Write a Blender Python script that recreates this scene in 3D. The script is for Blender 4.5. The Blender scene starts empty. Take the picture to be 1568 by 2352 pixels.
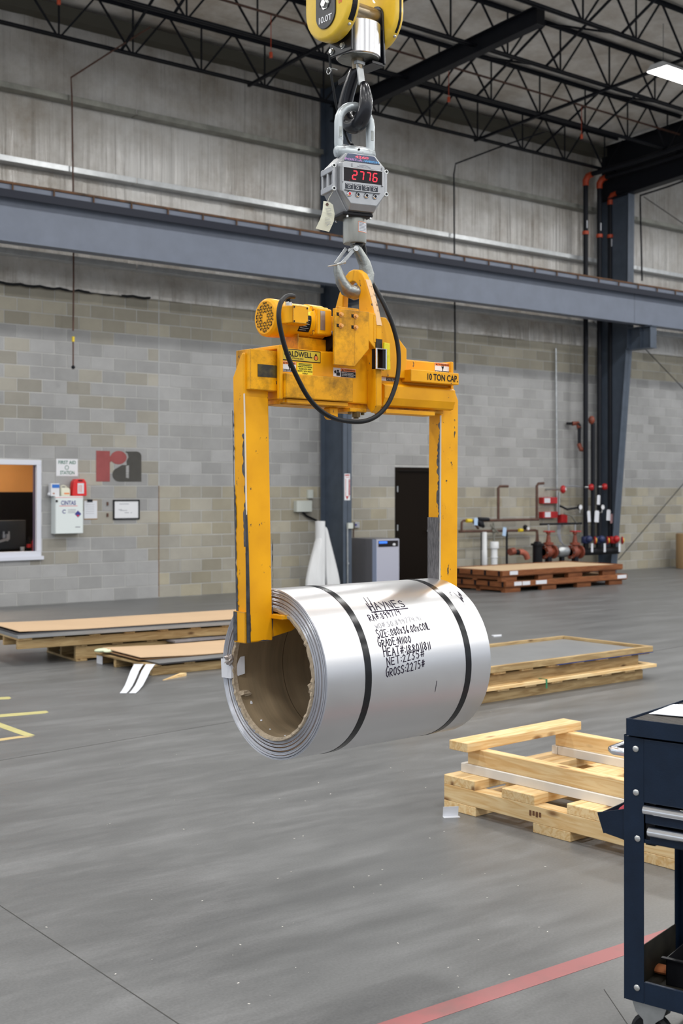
import bpy, bmesh, math, random
from mathutils import Vector, Matrix
random.seed(7)
sc = bpy.context.scene
COL = sc.collection
PI = math.pi

# ---------------------------------------------------------------- camera, world, lights, exposure
H = 1.73; FPX = 2837.0; CX, CY = 784.0, 1130.0
YAW = math.radians(38)
FW = Vector((math.sin(YAW), math.cos(YAW), 0)); RT = Vector((math.cos(YAW), -math.sin(YAW), 0))
cam_d = bpy.data.cameras.new('camera'); cam = bpy.data.objects.new('camera', cam_d); COL.objects.link(cam)
cam.location = (0, 0, H); cam.rotation_euler = (PI/2, 0, -YAW)
cam_d.sensor_fit = 'VERTICAL'; cam_d.sensor_height = 36.0; cam_d.sensor_width = 24.0
cam_d.lens = FPX/2352*36; cam_d.shift_y = -(1176-CY)/2352
cam_d.clip_end = 200
cam_d.dof.use_dof = True; cam_d.dof.focus_distance = 4.9; cam_d.dof.aperture_fstop = 4.6
sc.camera = cam
sc.view_settings.view_transform = 'Standard'; sc.view_settings.look = 'None'
sc.view_settings.gamma = 1.0; sc.view_settings.use_curve_mapping = False
sc.view_settings.exposure = 0.0
w = bpy.data.worlds.new('world'); sc.world = w; w.use_nodes = True
w.node_tree.nodes['Background'].inputs[0].default_value = (0.86, 0.92, 1.0, 1)
w.node_tree.nodes['Background'].inputs[1].default_value = 0.85
def area(x, y, z, sx, sy, power, rot=(0, 0, 0), col=(1.0, 0.99, 0.97)):
    d = bpy.data.lights.new('high_bay_light', 'AREA'); d.shape = 'RECTANGLE'; d.size = sx; d.size_y = sy
    d.energy = power; d.color = col
    o = bpy.data.objects.new('high_bay_light', d); COL.objects.link(o); o.location = (x, y, z); o.rotation_euler = rot
    return o
LP = 165
for ix in range(-2, 5):
    for iy in range(-3, 3):
        x, y = 16.0 + (ix-2)*5.6, 12.3 + (iy-2)*4.9
        if (ix, iy) == (2, 2): continue
        area(x, y, 8.35, 1.25, 0.55, LP)

# ---------------------------------------------------------------- pixel -> place helpers
def cpt(px, py, d): return Vector((0, 0, H)) + FW*d + RT*((px-CX)/FPX*d) + Vector((0, 0, (CY-py)/FPX*d))
def ray(px, py): return FW + RT*((px-CX)/FPX) + Vector((0, 0, (CY-py)/FPX))
def onY(px, py, Y):
    r = ray(px, py); return Vector((0, 0, H)) + r*(Y/r.y)
def onX(px, py, X):
    r = ray(px, py); return Vector((0, 0, H)) + r*(X/r.x)
def onZ(px, py, Z=0.0):
    r = ray(px, py); return Vector((0, 0, H)) + r*((Z-H)/r.z)
def heading(a):  # unit vector at a degrees right of the view axis
    a = math.radians(a); return FW*math.cos(a) + RT*math.sin(a)

# ---------------------------------------------------------------- materials
def _n(nt, t, **k):
    n = nt.nodes.new(t)
    for a, b in k.items(): setattr(n, a, b)
    return n
def mat(name, col, rough=0.5, metal=0.0, var=0.0, scale=6.0, col2=None, bump=0.0, bscale=40.0, stretch=None,
        emit=0.0, coat=0.0, spec=0.5, alpha=1.0, obj_rand=0.0, detail=6.0, thr=None, aniso=0.0):
    m = bpy.data.materials.new(name); m.use_nodes = True; nt = m.node_tree
    b = nt.nodes['Principled BSDF']
    b.inputs['Roughness'].default_value = rough; b.inputs['Metallic'].default_value = metal
    b.inputs['Specular IOR Level'].default_value = spec; b.inputs['Coat Weight'].default_value = coat
    if aniso: b.inputs['Anisotropic'].default_value = aniso
    c = (*col, 1)
    b.inputs['Base Color'].default_value = c
    if emit: b.inputs['Emission Color'].default_value = c; b.inputs['Emission Strength'].default_value = emit
    if alpha < 1: b.inputs['Alpha'].default_value = alpha
    tc = None
    if var or bump or col2:
        tc = _n(nt, 'ShaderNodeTexCoord'); mp = _n(nt, 'ShaderNodeMapping')
        if stretch: mp.inputs['Scale'].default_value = stretch
        nt.links.new(tc.outputs['Object'], mp.inputs['Vector'])
    last = None
    if var or col2:
        nz = _n(nt, 'ShaderNodeTexNoise'); nz.inputs['Scale'].default_value = scale; nz.inputs['Detail'].default_value = detail
        nz.inputs['Roughness'].default_value = 0.6
        nt.links.new(mp.outputs[0], nz.inputs['Vector'])
        rp = _n(nt, 'ShaderNodeValToRGB')
        c2 = col2 if col2 else tuple(max(0, x*(1-var)) for x in col)
        t0, t1 = thr if thr else (0.3, 0.7)
        rp.color_ramp.elements[0].position = t0; rp.color_ramp.elements[0].color = (*c2, 1)
        rp.color_ramp.elements[1].position = t1; rp.color_ramp.elements[1].color = c
        nt.links.new(nz.outputs['Fac'], rp.inputs[0]); last = rp.outputs[0]
    if obj_rand:
        oi = _n(nt, 'ShaderNodeObjectInfo'); mr = _n(nt, 'ShaderNodeMapRange')
        mr.inputs['To Min'].default_value = 1-obj_rand; mr.inputs['To Max'].default_value = 1+obj_rand
        nt.links.new(oi.outputs['Random'], mr.inputs['Value'])
        mx = _n(nt, 'ShaderNodeVectorMath', operation='SCALE')
        if last: nt.links.new(last, mx.inputs[0])
        else: mx.inputs[0].default_value = col
        nt.links.new(mr.outputs[0], mx.inputs['Scale']); last = mx.outputs[0]
    if last: nt.links.new(last, b.inputs['Base Color'])
    if bump:
        nb = _n(nt, 'ShaderNodeTexNoise'); nb.inputs['Scale'].default_value = bscale; nb.inputs['Detail'].default_value = 5
        nt.links.new(mp.outputs[0], nb.inputs['Vector'])
        bp = _n(nt, 'ShaderNodeBump'); bp.inputs['Strength'].default_value = min(1, bump); bp.inputs['Distance'].default_value = 0.02
        nt.links.new(nb.outputs['Fac'], bp.inputs['Height']); nt.links.new(bp.outputs[0], b.inputs['Normal'])
    return m

def mat_yellow(name, col=(0.90, 0.42, 0.004), chip=0.60, edge=0.007, dirt=0.0, worn=(0.035, 0.037, 0.045)):
    """machine paint: chips, worn edges, greasy dirt"""
    m = bpy.data.materials.new(name); m.use_nodes = True; nt = m.node_tree; L = nt.links
    b = nt.nodes['Principled BSDF']
    tc = _n(nt, 'ShaderNodeTexCoord')
    n1 = _n(nt, 'ShaderNodeTexNoise'); n1.inputs['Scale'].default_value = 5; n1.inputs['Detail'].default_value = 5
    L.new(tc.outputs['Object'], n1.inputs['Vector'])
    r1 = _n(nt, 'ShaderNodeValToRGB')
    r1.color_ramp.elements[0].position = 0.3; r1.color_ramp.elements[0].color = (col[0]*0.80, col[1]*0.74, col[2], 1)
    r1.color_ramp.elements[1].position = 0.65; r1.color_ramp.elements[1].color = (*col, 1)
    L.new(n1.outputs['Fac'], r1.inputs[0])
    last = r1.outputs[0]
    if dirt:
        nd = _n(nt, 'ShaderNodeTexNoise'); nd.inputs['Scale'].default_value = 9; nd.inputs['Detail'].default_value = 9; nd.inputs['Roughness'].default_value = 0.72
        L.new(tc.outputs['Object'], nd.inputs['Vector'])
        rd = _n(nt, 'ShaderNodeMapRange'); rd.inputs['From Min'].default_value = 0.44; rd.inputs['From Max'].default_value = 0.72
        rd.inputs['To Max'].default_value = dirt
        L.new(nd.outputs['Fac'], rd.inputs['Value'])
        md = _n(nt, 'ShaderNodeMix', data_type='RGBA'); md.inputs['B'].default_value = (0.055, 0.032, 0.006, 1)
        L.new(rd.outputs[0], md.inputs['Factor']); L.new(last, md.inputs['A']); last = md.outputs['Result']
    # chips
    n2 = _n(nt, 'ShaderNodeTexNoise'); n2.inputs['Scale'].default_value = 38; n2.inputs['Detail'].default_value = 6; n2.inputs['Roughness'].default_value = 0.65
    mp = _n(nt, 'ShaderNodeMapping'); mp.inputs['Scale'].default_value = (1, 1, 0.5)
    L.new(tc.outputs['Object'], mp.inputs[0]); L.new(mp.outputs[0], n2.inputs['Vector'])
    gt = _n(nt, 'ShaderNodeMath', operation='GREATER_THAN'); gt.inputs[1].default_value = chip+0.065
    L.new(n2.outputs['Fac'], gt.inputs[0])
    # edge wear
    bv = _n(nt, 'ShaderNodeBevel', samples=6); bv.inputs['Radius'].default_value = edge
    ge = _n(nt, 'ShaderNodeNewGeometry')
    dt = _n(nt, 'ShaderNodeVectorMath', operation='DOT_PRODUCT'); L.new(bv.outputs[0], dt.inputs[0]); L.new(ge.outputs['Normal'], dt.inputs[1])
    iv = _n(nt, 'ShaderNodeMath', operation='SUBTRACT'); iv.inputs[0].default_value = 1.0; L.new(dt.outputs['Value'], iv.inputs[1])
    n3 = _n(nt, 'ShaderNodeTexNoise'); n3.inputs['Scale'].default_value = 14; n3.inputs['Detail'].default_value = 7
    L.new(mp.outputs[0], n3.inputs['Vector'])
    mu = _n(nt, 'ShaderNodeMath', operation='MULTIPLY'); L.new(iv.outputs[0], mu.inputs[0]); L.new(n3.outputs['Fac'], mu.inputs[1])
    g2 = _n(nt, 'ShaderNodeMath', operation='GREATER_THAN'); g2.inputs[1].default_value = 0.055; L.new(mu.outputs[0], g2.inputs[0])
    mxm = _n(nt, 'ShaderNodeMath', operation='MAXIMUM'); L.new(gt.outputs[0], mxm.inputs[0]); L.new(g2.outputs[0], mxm.inputs[1])
    mc = _n(nt, 'ShaderNodeMix', data_type='RGBA'); mc.inputs['B'].default_value = (*worn, 1)
    L.new(mxm.outputs[0], mc.inputs['Factor']); L.new(last, mc.inputs['A'])
    L.new(mc.outputs['Result'], b.inputs['Base Color'])
    b.inputs['Roughness'].default_value = 0.42; b.inputs['Specular IOR Level'].default_value = 0.28
    return m

def mat_block():
    """concrete masonry: each unit its own grey or tan, keyed to the block grid of the wall"""
    m = bpy.data.materials.new('concrete_block'); m.use_nodes = True; nt = m.node_tree; L = nt.links
    b = nt.nodes['Principled BSDF']; b.inputs['Roughness'].default_value = 0.9; b.inputs['Specular IOR Level'].default_value = 0.15
    ge = _n(nt, 'ShaderNodeNewGeometry'); sp = _n(nt, 'ShaderNodeSeparateXYZ'); L.new(ge.outputs['Position'], sp.inputs[0])
    def M(op, a, bb=None):
        n = _n(nt, 'ShaderNodeMath', operation=op)
        for i, q in enumerate((a, bb)):
            if q is None: continue
            if isinstance(q, (int, float)): n.inputs[i].default_value = q
            else: L.new(q, n.inputs[i])
        return n.outputs[0]
    row = M('FLOOR', M('DIVIDE', sp.outputs['Z'], 0.2032))
    odd = M('MODULO', row, 2.0)
    colx = M('FLOOR', M('ADD', M('DIVIDE', M('SUBTRACT', sp.outputs['X'], 10.08-40.64), 0.4064), M('MULTIPLY', odd, 0.5)))
    cb = _n(nt, 'ShaderNodeCombineXYZ'); L.new(row, cb.inputs[0]); L.new(colx, cb.inputs[1])
    wn = _n(nt, 'ShaderNodeTexWhiteNoise', noise_dimensions='3D'); L.new(cb.outputs[0], wn.inputs['Vector'])
    sv = _n(nt, 'ShaderNodeSeparateColor'); L.new(wn.outputs['Color'], sv.inputs[0])
    rp = _n(nt, 'ShaderNodeValToRGB'); cr = rp.color_ramp
    cr.elements[0].position = 0; cr.elements[0].color = (0.30, 0.30, 0.298, 1)
    cr.elements[1].position = 1; cr.elements[1].color = (0.385, 0.385, 0.385, 1)
    L.new(sv.outputs[0], rp.inputs[0])
    rt = _n(nt, 'ShaderNodeValToRGB'); cr = rt.color_ramp
    cr.elements[0].position = 0; cr.elements[0].color = (0.285, 0.26, 0.20, 1)
    cr.elements[1].position = 1; cr.elements[1].color = (0.42, 0.385, 0.295, 1)
    L.new(sv.outputs[0], rt.inputs[0])
    # tan below nine courses right of the joint; a few tan left of it; top three courses browner on the left
    low = M('LESS_THAN', row, 8.5); right = M('GREATER_THAN', sp.outputs['X'], 10.08)
    strong = M('MULTIPLY', low, right)
    lefttan = M('MULTIPLY', M('SUBTRACT', 1.0, right), M('GREATER_THAN', sv.outputs[1], 0.62))
    lefttan = M('MULTIPLY', lefttan, M('GREATER_THAN', row, 2.5))
    toprow = M('MULTIPLY', M('GREATER_THAN', row, 20.5), 0.8)
    f = M('MAXIMUM', M('MULTIPLY', strong, M('ADD', M('MULTIPLY', sv.outputs[2], 0.6), 0.5)), M('MULTIPLY', lefttan, 0.55))
    f = M('MINIMUM', M('MAXIMUM', f, toprow), 1.0)
    mx = _n(nt, 'ShaderNodeMix', data_type='RGBA'); L.new(f, mx.inputs['Factor']); L.new(rp.outputs[0], mx.inputs['A']); L.new(rt.outputs[0], mx.inputs['B'])
    nz = _n(nt, 'ShaderNodeTexNoise'); nz.inputs['Scale'].default_value = 0.9; nz.inputs['Detail'].default_value = 9; nz.inputs['Roughness'].default_value = 0.7
    L.new(ge.outputs['Position'], nz.inputs['Vector'])
    mr = _n(nt, 'ShaderNodeMapRange'); mr.inputs['From Min'].default_value = 0.3; mr.inputs['From Max'].default_value = 0.7
    mr.inputs['To Min'].default_value = 0.84; mr.inputs['To Max'].default_value = 1.12; L.new(nz.outputs['Fac'], mr.inputs['Value'])
    sc_ = _n(nt, 'ShaderNodeVectorMath', operation='SCALE'); L.new(mx.outputs['Result'], sc_.inputs[0]); L.new(mr.outputs[0], sc_.inputs['Scale'])
    L.new(sc_.outputs[0], b.inputs['Base Color'])
    return m

def mat_floor():
    m = bpy.data.materials.new('polished_concrete'); m.use_nodes = True; nt = m.node_tree; L = nt.links
    b = nt.nodes['Principled BSDF']
    ge = _n(nt, 'ShaderNodeNewGeometry'); sp = _n(nt, 'ShaderNodeSeparateXYZ'); L.new(ge.outputs['Position'], sp.inputs[0])
    n1 = _n(nt, 'ShaderNodeTexNoise'); n1.inputs['Scale'].default_value = 1.3; n1.inputs['Detail'].default_value = 12; n1.inputs['Roughness'].default_value = 0.74; n1.inputs['Distortion'].default_value = 0.15
    mp = _n(nt, 'ShaderNodeMapping'); mp.inputs['Rotation'].default_value = (0, 0, 0.12); mp.inputs['Scale'].default_value = (0.55, 2.2, 1)
    L.new(ge.outputs['Position'], mp.inputs[0]); L.new(mp.outputs[0], n1.inputs['Vector'])
    rp = _n(nt, 'ShaderNodeValToRGB'); cr = rp.color_ramp
    cr.elements[0].position = 0.30; cr.elements[0].color = (0.108, 0.110, 0.112, 1)
    cr.elements[1].position = 0.66; cr.elements[1].color = (0.185, 0.187, 0.189, 1)
    e = cr.elements.new(0.5); e.color = (0.142, 0.144, 0.145, 1)
    L.new(n1.outputs['Fac'], rp.inputs[0])
    n2 = _n(nt, 'ShaderNodeTexNoise'); n2.inputs['Scale'].default_value = 90; n2.inputs['Detail'].default_value = 4
    L.new(ge.outputs['Position'], n2.inputs['Vector'])
    mr = _n(nt, 'ShaderNodeMapRange'); mr.inputs['From Min'].default_value = 0.3; mr.inputs['From Max'].default_value = 0.7
    mr.inputs['To Min'].default_value = 0.88; mr.inputs['To Max'].default_value = 1.1; L.new(n2.outputs['Fac'], mr.inputs['Value'])
    s_ = _n(nt, 'ShaderNodeVectorMath', operation='SCALE'); L.new(rp.outputs[0], s_.inputs[0]); L.new(mr.outputs[0], s_.inputs['Scale'])
    L.new(s_.outputs[0], b.inputs['Base Color'])
    r2 = _n(nt, 'ShaderNodeMapRange'); r2.inputs['From Min'].default_value = 0.3; r2.inputs['From Max'].default_value = 0.7
    r2.inputs['To Min'].default_value = 0.30; r2.inputs['To Max'].default_value = 0.46; L.new(n1.outputs['Fac'], r2.inputs['Value'])
    L.new(r2.outputs[0], b.inputs['Roughness'])
    bp = _n(nt, 'ShaderNodeBump'); bp.inputs['Strength'].default_value = 0.06; bp.inputs['Distance'].default_value = 0.01
    L.new(n1.outputs['Fac'], bp.inputs['Height']); L.new(bp.outputs[0], b.inputs['Normal'])
    return m

def mat_liner(name, vertical, dark=1.0):
    """white vinyl faced insulation, soiled, with taut vertical creases"""
    m = bpy.data.materials.new(name); m.use_nodes = True; nt = m.node_tree; L = nt.links
    b = nt.nodes['Principled BSDF']; b.inputs['Roughness'].default_value = 0.25 if vertical else 0.6; b.inputs['Specular IOR Level'].default_value = 0.8 if vertical else 0.3
    ge = _n(nt, 'ShaderNodeNewGeometry')
    mp = _n(nt, 'ShaderNodeMapping'); mp.inputs['Scale'].default_value = (3.0, 1, 0.10) if vertical else (0.35, 2.2, 1)
    if not vertical: mp.inputs['Rotation'].default_value = (0, 0, 0.25)
    L.new(ge.outputs['Position'], mp.inputs[0])
    nz = _n(nt, 'ShaderNodeTexNoise'); nz.inputs['Scale'].default_value = 2.2; nz.inputs['Detail'].default_value = 7; nz.inputs['Distortion'].default_value = 0.4
    L.new(mp.outputs[0], nz.inputs['Vector'])
    bp = _n(nt, 'ShaderNodeBump'); bp.inputs['Strength'].default_value = 0.9 if vertical else 0.4; bp.inputs['Distance'].default_value = 0.09
    L.new(nz.outputs['Fac'], bp.inputs['Height']); L.new(bp.outputs[0], b.inputs['Normal'])
    n2 = _n(nt, 'ShaderNodeTexNoise'); n2.inputs['Scale'].default_value = 0.7; n2.inputs['Detail'].default_value = 9; n2.inputs['Roughness'].default_value = 0.7
    L.new(ge.outputs['Position'], n2.inputs['Vector'])
    rp = _n(nt, 'ShaderNodeValToRGB'); cr = rp.color_ramp
    cr.elements[0].position = 0.32; cr.elements[0].color = (0.29*dark, 0.255*dark, 0.21*dark, 1)
    cr.elements[1].position = 0.62; cr.elements[1].color = (0.53*dark, 0.515*dark, 0.49*dark, 1)
    L.new(n2.outputs['Fac'], rp.inputs[0]); L.new(rp.outputs[0], b.inputs['Base Color'])
    return m

def mat_wood(name, col, col2, knots=True):
    m = bpy.data.materials.new(name); m.use_nodes = True; nt = m.node_tree; L = nt.links
    b = nt.nodes['Principled BSDF']; b.inputs['Roughness'].default_value = 0.62; b.inputs['Specular IOR Level'].default_value = 0.25
    tc = _n(nt, 'ShaderNodeTexCoord'); oi = _n(nt, 'ShaderNodeObjectInfo')
    ad = _n(nt, 'ShaderNodeVectorMath', operation='ADD')
    sc3 = _n(nt, 'ShaderNodeVectorMath', operation='SCALE'); sc3.inputs[0].default_value = (37, 53, 71)
    L.new(oi.outputs['Random'], sc3.inputs['Scale']); L.new(tc.outputs['Object'], ad.inputs[0]); L.new(sc3.outputs[0], ad.inputs[1])
    mp = _n(nt, 'ShaderNodeMapping'); mp.inputs['Scale'].default_value = (1.3, 14, 14); L.new(ad.outputs[0], mp.inputs[0])
    nz = _n(nt, 'ShaderNodeTexNoise'); nz.inputs['Scale'].default_value = 2.2; nz.inputs['Detail'].default_value = 6; nz.inputs['Distortion'].default_value = 1.4
    L.new(mp.outputs[0], nz.inputs['Vector'])
    rp = _n(nt, 'ShaderNodeValToRGB'); cr = rp.color_ramp
    cr.elements[0].position = 0.33; cr.elements[0].color = (*col2, 1)
    cr.elements[1].position = 0.62; cr.elements[1].color = (*col, 1)
    L.new(nz.outputs['Fac'], rp.inputs[0]); last = rp.outputs[0]
    if knots:
        m2 = _n(nt, 'ShaderNodeMapping'); m2.inputs['Scale'].default_value = (3.2, 8, 8); L.new(ad.outputs[0], m2.inputs[0])
        vo = _n(nt, 'ShaderNodeTexVoronoi'); vo.inputs['Scale'].default_value = 1.0; L.new(m2.outputs[0], vo.inputs['Vector'])
        mr = _n(nt, 'ShaderNodeMapRange'); mr.inputs['From Min'].default_value = 0.06; mr.inputs['From Max'].default_value = 0.17
        mr.inputs['To Min'].default_value = 0.9; mr.inputs['To Max'].default_value = 0.0; L.new(vo.outputs['Distance'], mr.inputs['Value'])
        mx = _n(nt, 'ShaderNodeMix', data_type='RGBA'); mx.inputs['B'].default_value = (col2[0]*0.3, col2[1]*0.22, col2[2]*0.2, 1)
        L.new(mr.outputs[0], mx.inputs['Factor']); L.new(last, mx.inputs['A']); last = mx.outputs['Result']
    v = _n(nt, 'ShaderNodeMapRange'); v.inputs['To Min'].default_value = 0.82; v.inputs['To Max'].default_value = 1.1; L.new(oi.outputs['Random'], v.inputs['Value'])
    s_ = _n(nt, 'ShaderNodeVectorMath', operation='SCALE'); L.new(last, s_.inputs[0]); L.new(v.outputs[0], s_.inputs['Scale'])
    L.new(s_.outputs[0], b.inputs['Base Color'])
    return m

M = dict(
    yellow=mat_yellow('worn_yellow_paint', chip=0.60),
    yellow_leg=mat_yellow('chipped_yellow_paint', chip=0.60, edge=0.011),
    yellow_dirty=mat_yellow('greasy_yellow_paint', chip=0.62, dirt=0.85),
    yellow_crane=mat('crane_yellow_paint', (0.90, 0.60, 0.05), 0.32, var=0.22, scale=7, coat=0.3),
    bright_yellow=mat('bright_yellow_paint', (0.90, 0.78, 0.01), 0.4, var=0.3, scale=30),
    label_yellow=mat('yellow_label', (0.85, 0.70, 0.02), 0.4), label_olive=mat('olive_yellow_label', (0.62, 0.44, 0.02), 0.4),
    label_orange=mat('orange_label', (0.80, 0.20, 0.03), 0.4), white=mat('white_label', (0.72, 0.73, 0.76), 0.45),
    black=mat('black_paint', (0.008, 0.008, 0.010), 0.4, spec=0.2), black_rough=mat('black_rubber', (0.010, 0.011, 0.013), 0.5, spec=0.25),
    ink=mat('marker_ink', (0.012, 0.006, 0.022), 0.6, spec=0.2), glare_ink=mat('glare_washed_ink', (0.30, 0.30, 0.33), 0.35, 0.4),
    red=mat('red_paint', (0.42, 0.012, 0.014), 0.4), red_bright=mat('red_plastic', (0.68, 0.018, 0.02), 0.35),
    pipe_red=mat('reddish_primer', (0.27, 0.06, 0.03), 0.5, var=0.5, scale=9), coupling=mat('orange_red_coupling', (0.5, 0.06, 0.015), 0.45),
    rust=mat('rusty_pipe', (0.115, 0.05, 0.032), 0.6, var=0.5, scale=12), rail_rust=mat('rusty_rail', (0.16, 0.065, 0.02), 0.7, var=0.6, scale=5, col2=(0.035, 0.022, 0.012)),
    steel_dark=mat('dark_steel_paint', (0.012, 0.0135, 0.019), 0.5, var=0.25, spec=0.18), steel_blue=mat('blue_grey_steel_paint', (0.155, 0.18, 0.235), 0.5, var=0.16, scale=3),
    column_blue=mat('slate_blue_steel_paint', (0.070, 0.092, 0.128), 0.45, var=0.25, scale=5),
    galv=mat('galvanised_steel', (0.52, 0.54, 0.55), 0.36, 0.85, var=0.35, scale=9), galv_dirty=mat('dusty_galvanised_girt', (0.33, 0.33, 0.29), 0.42, 0.55, var=0.4, scale=5),
    cast=mat('forged_grey_steel', (0.33, 0.35, 0.34), 0.34, 0.75, var=0.4, scale=14, bump=0.15, bscale=60),
    shackle=mat('silver_painted_steel', (0.44, 0.48, 0.50), 0.36, 0.5, var=0.25, scale=25, col2=(0.15, 0.15, 0.16), thr=(0.28, 0.42)),
    alu=mat('grey_cast_aluminium', (0.43, 0.44, 0.46), 0.36, 0.65, var=0.15, scale=20),
    turned=mat('turned_steel', (0.60, 0.60, 0.62), 0.27, 1.0, var=0.2, scale=3, stretch=(40, 40, 0.2)),
    chrome=mat('polished_chrome', (0.93, 0.94, 0.97), 0.17, 1.0), bolt=mat('zinc_bolt', (0.62, 0.63, 0.62), 0.3, 0.9),
    bronze=mat('oily_steel_shaft', (0.33, 0.27, 0.19), 0.3, 0.9, var=0.4, scale=8),
    hook_black=mat('glossy_black_paint', (0.007, 0.008, 0.013), 0.27, coat=0.15, var=0.3, scale=20),
    navy=mat('navy_black_paint', (0.008, 0.019, 0.042), 0.4, var=0.3, scale=12, bump=0.05, bscale=200, spec=0.28),
    navy_dirty=mat('dusty_black_tray', (0.030, 0.027, 0.020), 0.6, var=0.75, scale=9, spec=0.2),
    mortar=mat('mortar', (0.55, 0.55, 0.535), 0.95, var=0.3, scale=2), block=mat_block(), floor=mat_floor(),
    liner=mat_liner('wall_insulation_facing', True, 1.12), ceil=mat_liner('roof_insulation_facing', False, 1.9),
    pine=mat_wood('fresh_pine', (0.82, 0.62, 0.34), (0.68, 0.42, 0.17)), pine_old=mat_wood('weathered_pine', (0.50, 0.36, 0.18), (0.30, 0.19, 0.08)),
    pine_white=mat('white_primed_wood', (0.74, 0.71, 0.66), 0.6, var=0.12, scale=5, obj_rand=0.04),
    crate=mat_wood('red_brown_crate_wood', (0.26, 0.095, 0.035), (0.15, 0.05, 0.018), False), ply=mat_wood('pale_plywood', (0.75, 0.56, 0.36), (0.66, 0.47, 0.28), False),
    cardboard=mat('kraft_cardboard', (0.60, 0.42, 0.26), 0.8, var=0.10, scale=2), card_edge=mat('cardboard_edge', (0.36, 0.21, 0.10), 0.9),
    sheet=mat('mill_finish_sheet', (0.40, 0.41, 0.42), 0.42, 0.75, var=0.15, scale=3), sheet_dark=mat('sheet_metal_edges', (0.12, 0.12, 0.13), 0.4, 0.7, var=0.4, scale=4, stretch=(1, 1, 60)),
    core=mat('fibre_core', (0.30, 0.225, 0.135), 0.85, var=0.42, scale=2.6, stretch=(6, 0.5, 0.5), bump=0.1, bscale=150), core_edge=mat('torn_fibre_edge', (0.50, 0.41, 0.30), 0.9, var=0.3, scale=30, bump=0.5, bscale=60),
    strap=mat('black_steel_strap', (0.010, 0.011, 0.014), 0.22, 0.3, var=0.2, scale=60), paper=mat('white_paper', (0.68, 0.70, 0.75), 0.7), manila=mat('cream_tag', (0.74, 0.74, 0.60), 0.7, var=0.08, scale=8),
    tape_red=mat('worn_red_tape', (0.36, 0.13, 0.13), 0.5, var=0.25, scale=4, col2=(0.25, 0.13, 0.125), thr=(0.28, 0.5)), tape_yellow=mat('worn_yellow_tape', (0.56, 0.51, 0.22), 0.55, var=0.2, scale=10),
    vinyl=mat('white_vinyl_frame', (0.66, 0.68, 0.76), 0.4), door=mat('dark_brown_door_paint', (0.008, 0.005, 0.003), 0.5, spec=0.08), beige=mat('beige_box', (0.55, 0.58, 0.54), 0.5),
    cab_white=mat('white_enamel', (0.72, 0.78, 0.78), 0.35), cab_grey=mat('light_grey_enamel', (0.44, 0.45, 0.54), 0.4), cab_grey_dark=mat('mid_grey_enamel', (0.17, 0.17, 0.19), 0.4),
    plastic_wrap=mat('white_stretch_film', (0.78, 0.79, 0.80), 0.35, var=0.1, scale=8, bump=0.5, bscale=8, stretch=(1, 1, 0.3)), pvc=mat('white_pvc', (0.74, 0.76, 0.78), 0.35),
    led=mat('red_led', (1.0, 0.02, 0.04), emit=1.6), tube_glow=mat('lamp_lens', (1.0, 0.98, 0.95), emit=14.0), dark_screen=mat('dark_display_glass', (0.008, 0.004, 0.005), 0.12),
    blue=mat('blue_print', (0.03, 0.16, 0.55), 0.5), navy_print=mat('dark_blue_print', (0.04, 0.04, 0.24), 0.5), green_print=mat('green_print', (0.02, 0.14, 0.09), 0.5),
    magenta=mat('red_print', (0.85, 0.08, 0.14), 0.5), violet=mat('violet_print', (0.38, 0.16, 0.42), 0.5), cyan=mat('light_blue_print', (0.05, 0.30, 0.62), 0.5), grey_print=mat('grey_print', (0.25, 0.26, 0.30), 0.6),
    tag_blue=mat('pale_blue_tag', (0.42, 0.58, 0.80), 0.6), valve_yellow=mat('yellow_valve_grip', (0.75, 0.55, 0.02), 0.5), valve_blue=mat('dark_blue_casting', (0.02, 0.03, 0.10), 0.4),
    orange_wall=mat('orange_office_wall', (0.62, 0.33, 0.12), 0.8, var=0.2, scale=1.2), tan_wall=mat('tan_office_wall', (0.60, 0.40, 0.22), 0.8), office_dark=mat('dark_office_furniture', (0.008, 0.008, 0.010), 0.5, spec=0.1),
    monitor=mat('black_monitor_plastic', (0.022, 0.028, 0.036), 0.45), logo_red=mat('faded_red_wall_paint', (0.33, 0.085, 0.085), 0.9, var=0.2, scale=6), logo_dark=mat('faded_black_wall_paint', (0.075, 0.072, 0.065), 0.9, var=0.25, scale=6),
    glass=None, pale_green=mat('pale_green_gloves', (0.62, 0.70, 0.50), 0.7), brown_drum=mat('tan_fibre_drum', (0.34, 0.22, 0.11), 0.7), lamp_shell=mat('white_lamp_housing', (0.7, 0.71, 0.72), 0.4),
    marker_red=mat('red_lettering', (0.75, 0.12, 0.03), 0.4), debris=mat('pale_splinters', (0.6, 0.58, 0.54), 0.8), orange_brown=mat('orange_rag', (0.42, 0.13, 0.04), 0.8),
    green_strap=mat('green_plastic_strap', (0.03, 0.22, 0.10), 0.4), blue_strap=mat('blue_film', (0.03, 0.06, 0.22), 0.4),
)
g = bpy.data.materials.new('window_glass'); g.use_nodes = True
gb = g.node_tree.nodes['Principled BSDF']; gb.inputs['Transmission Weight'].default_value = 1.0; gb.inputs['Roughness'].default_value = 0.0; gb.inputs['IOR'].default_value = 1.05
M['glass'] = g
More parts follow.
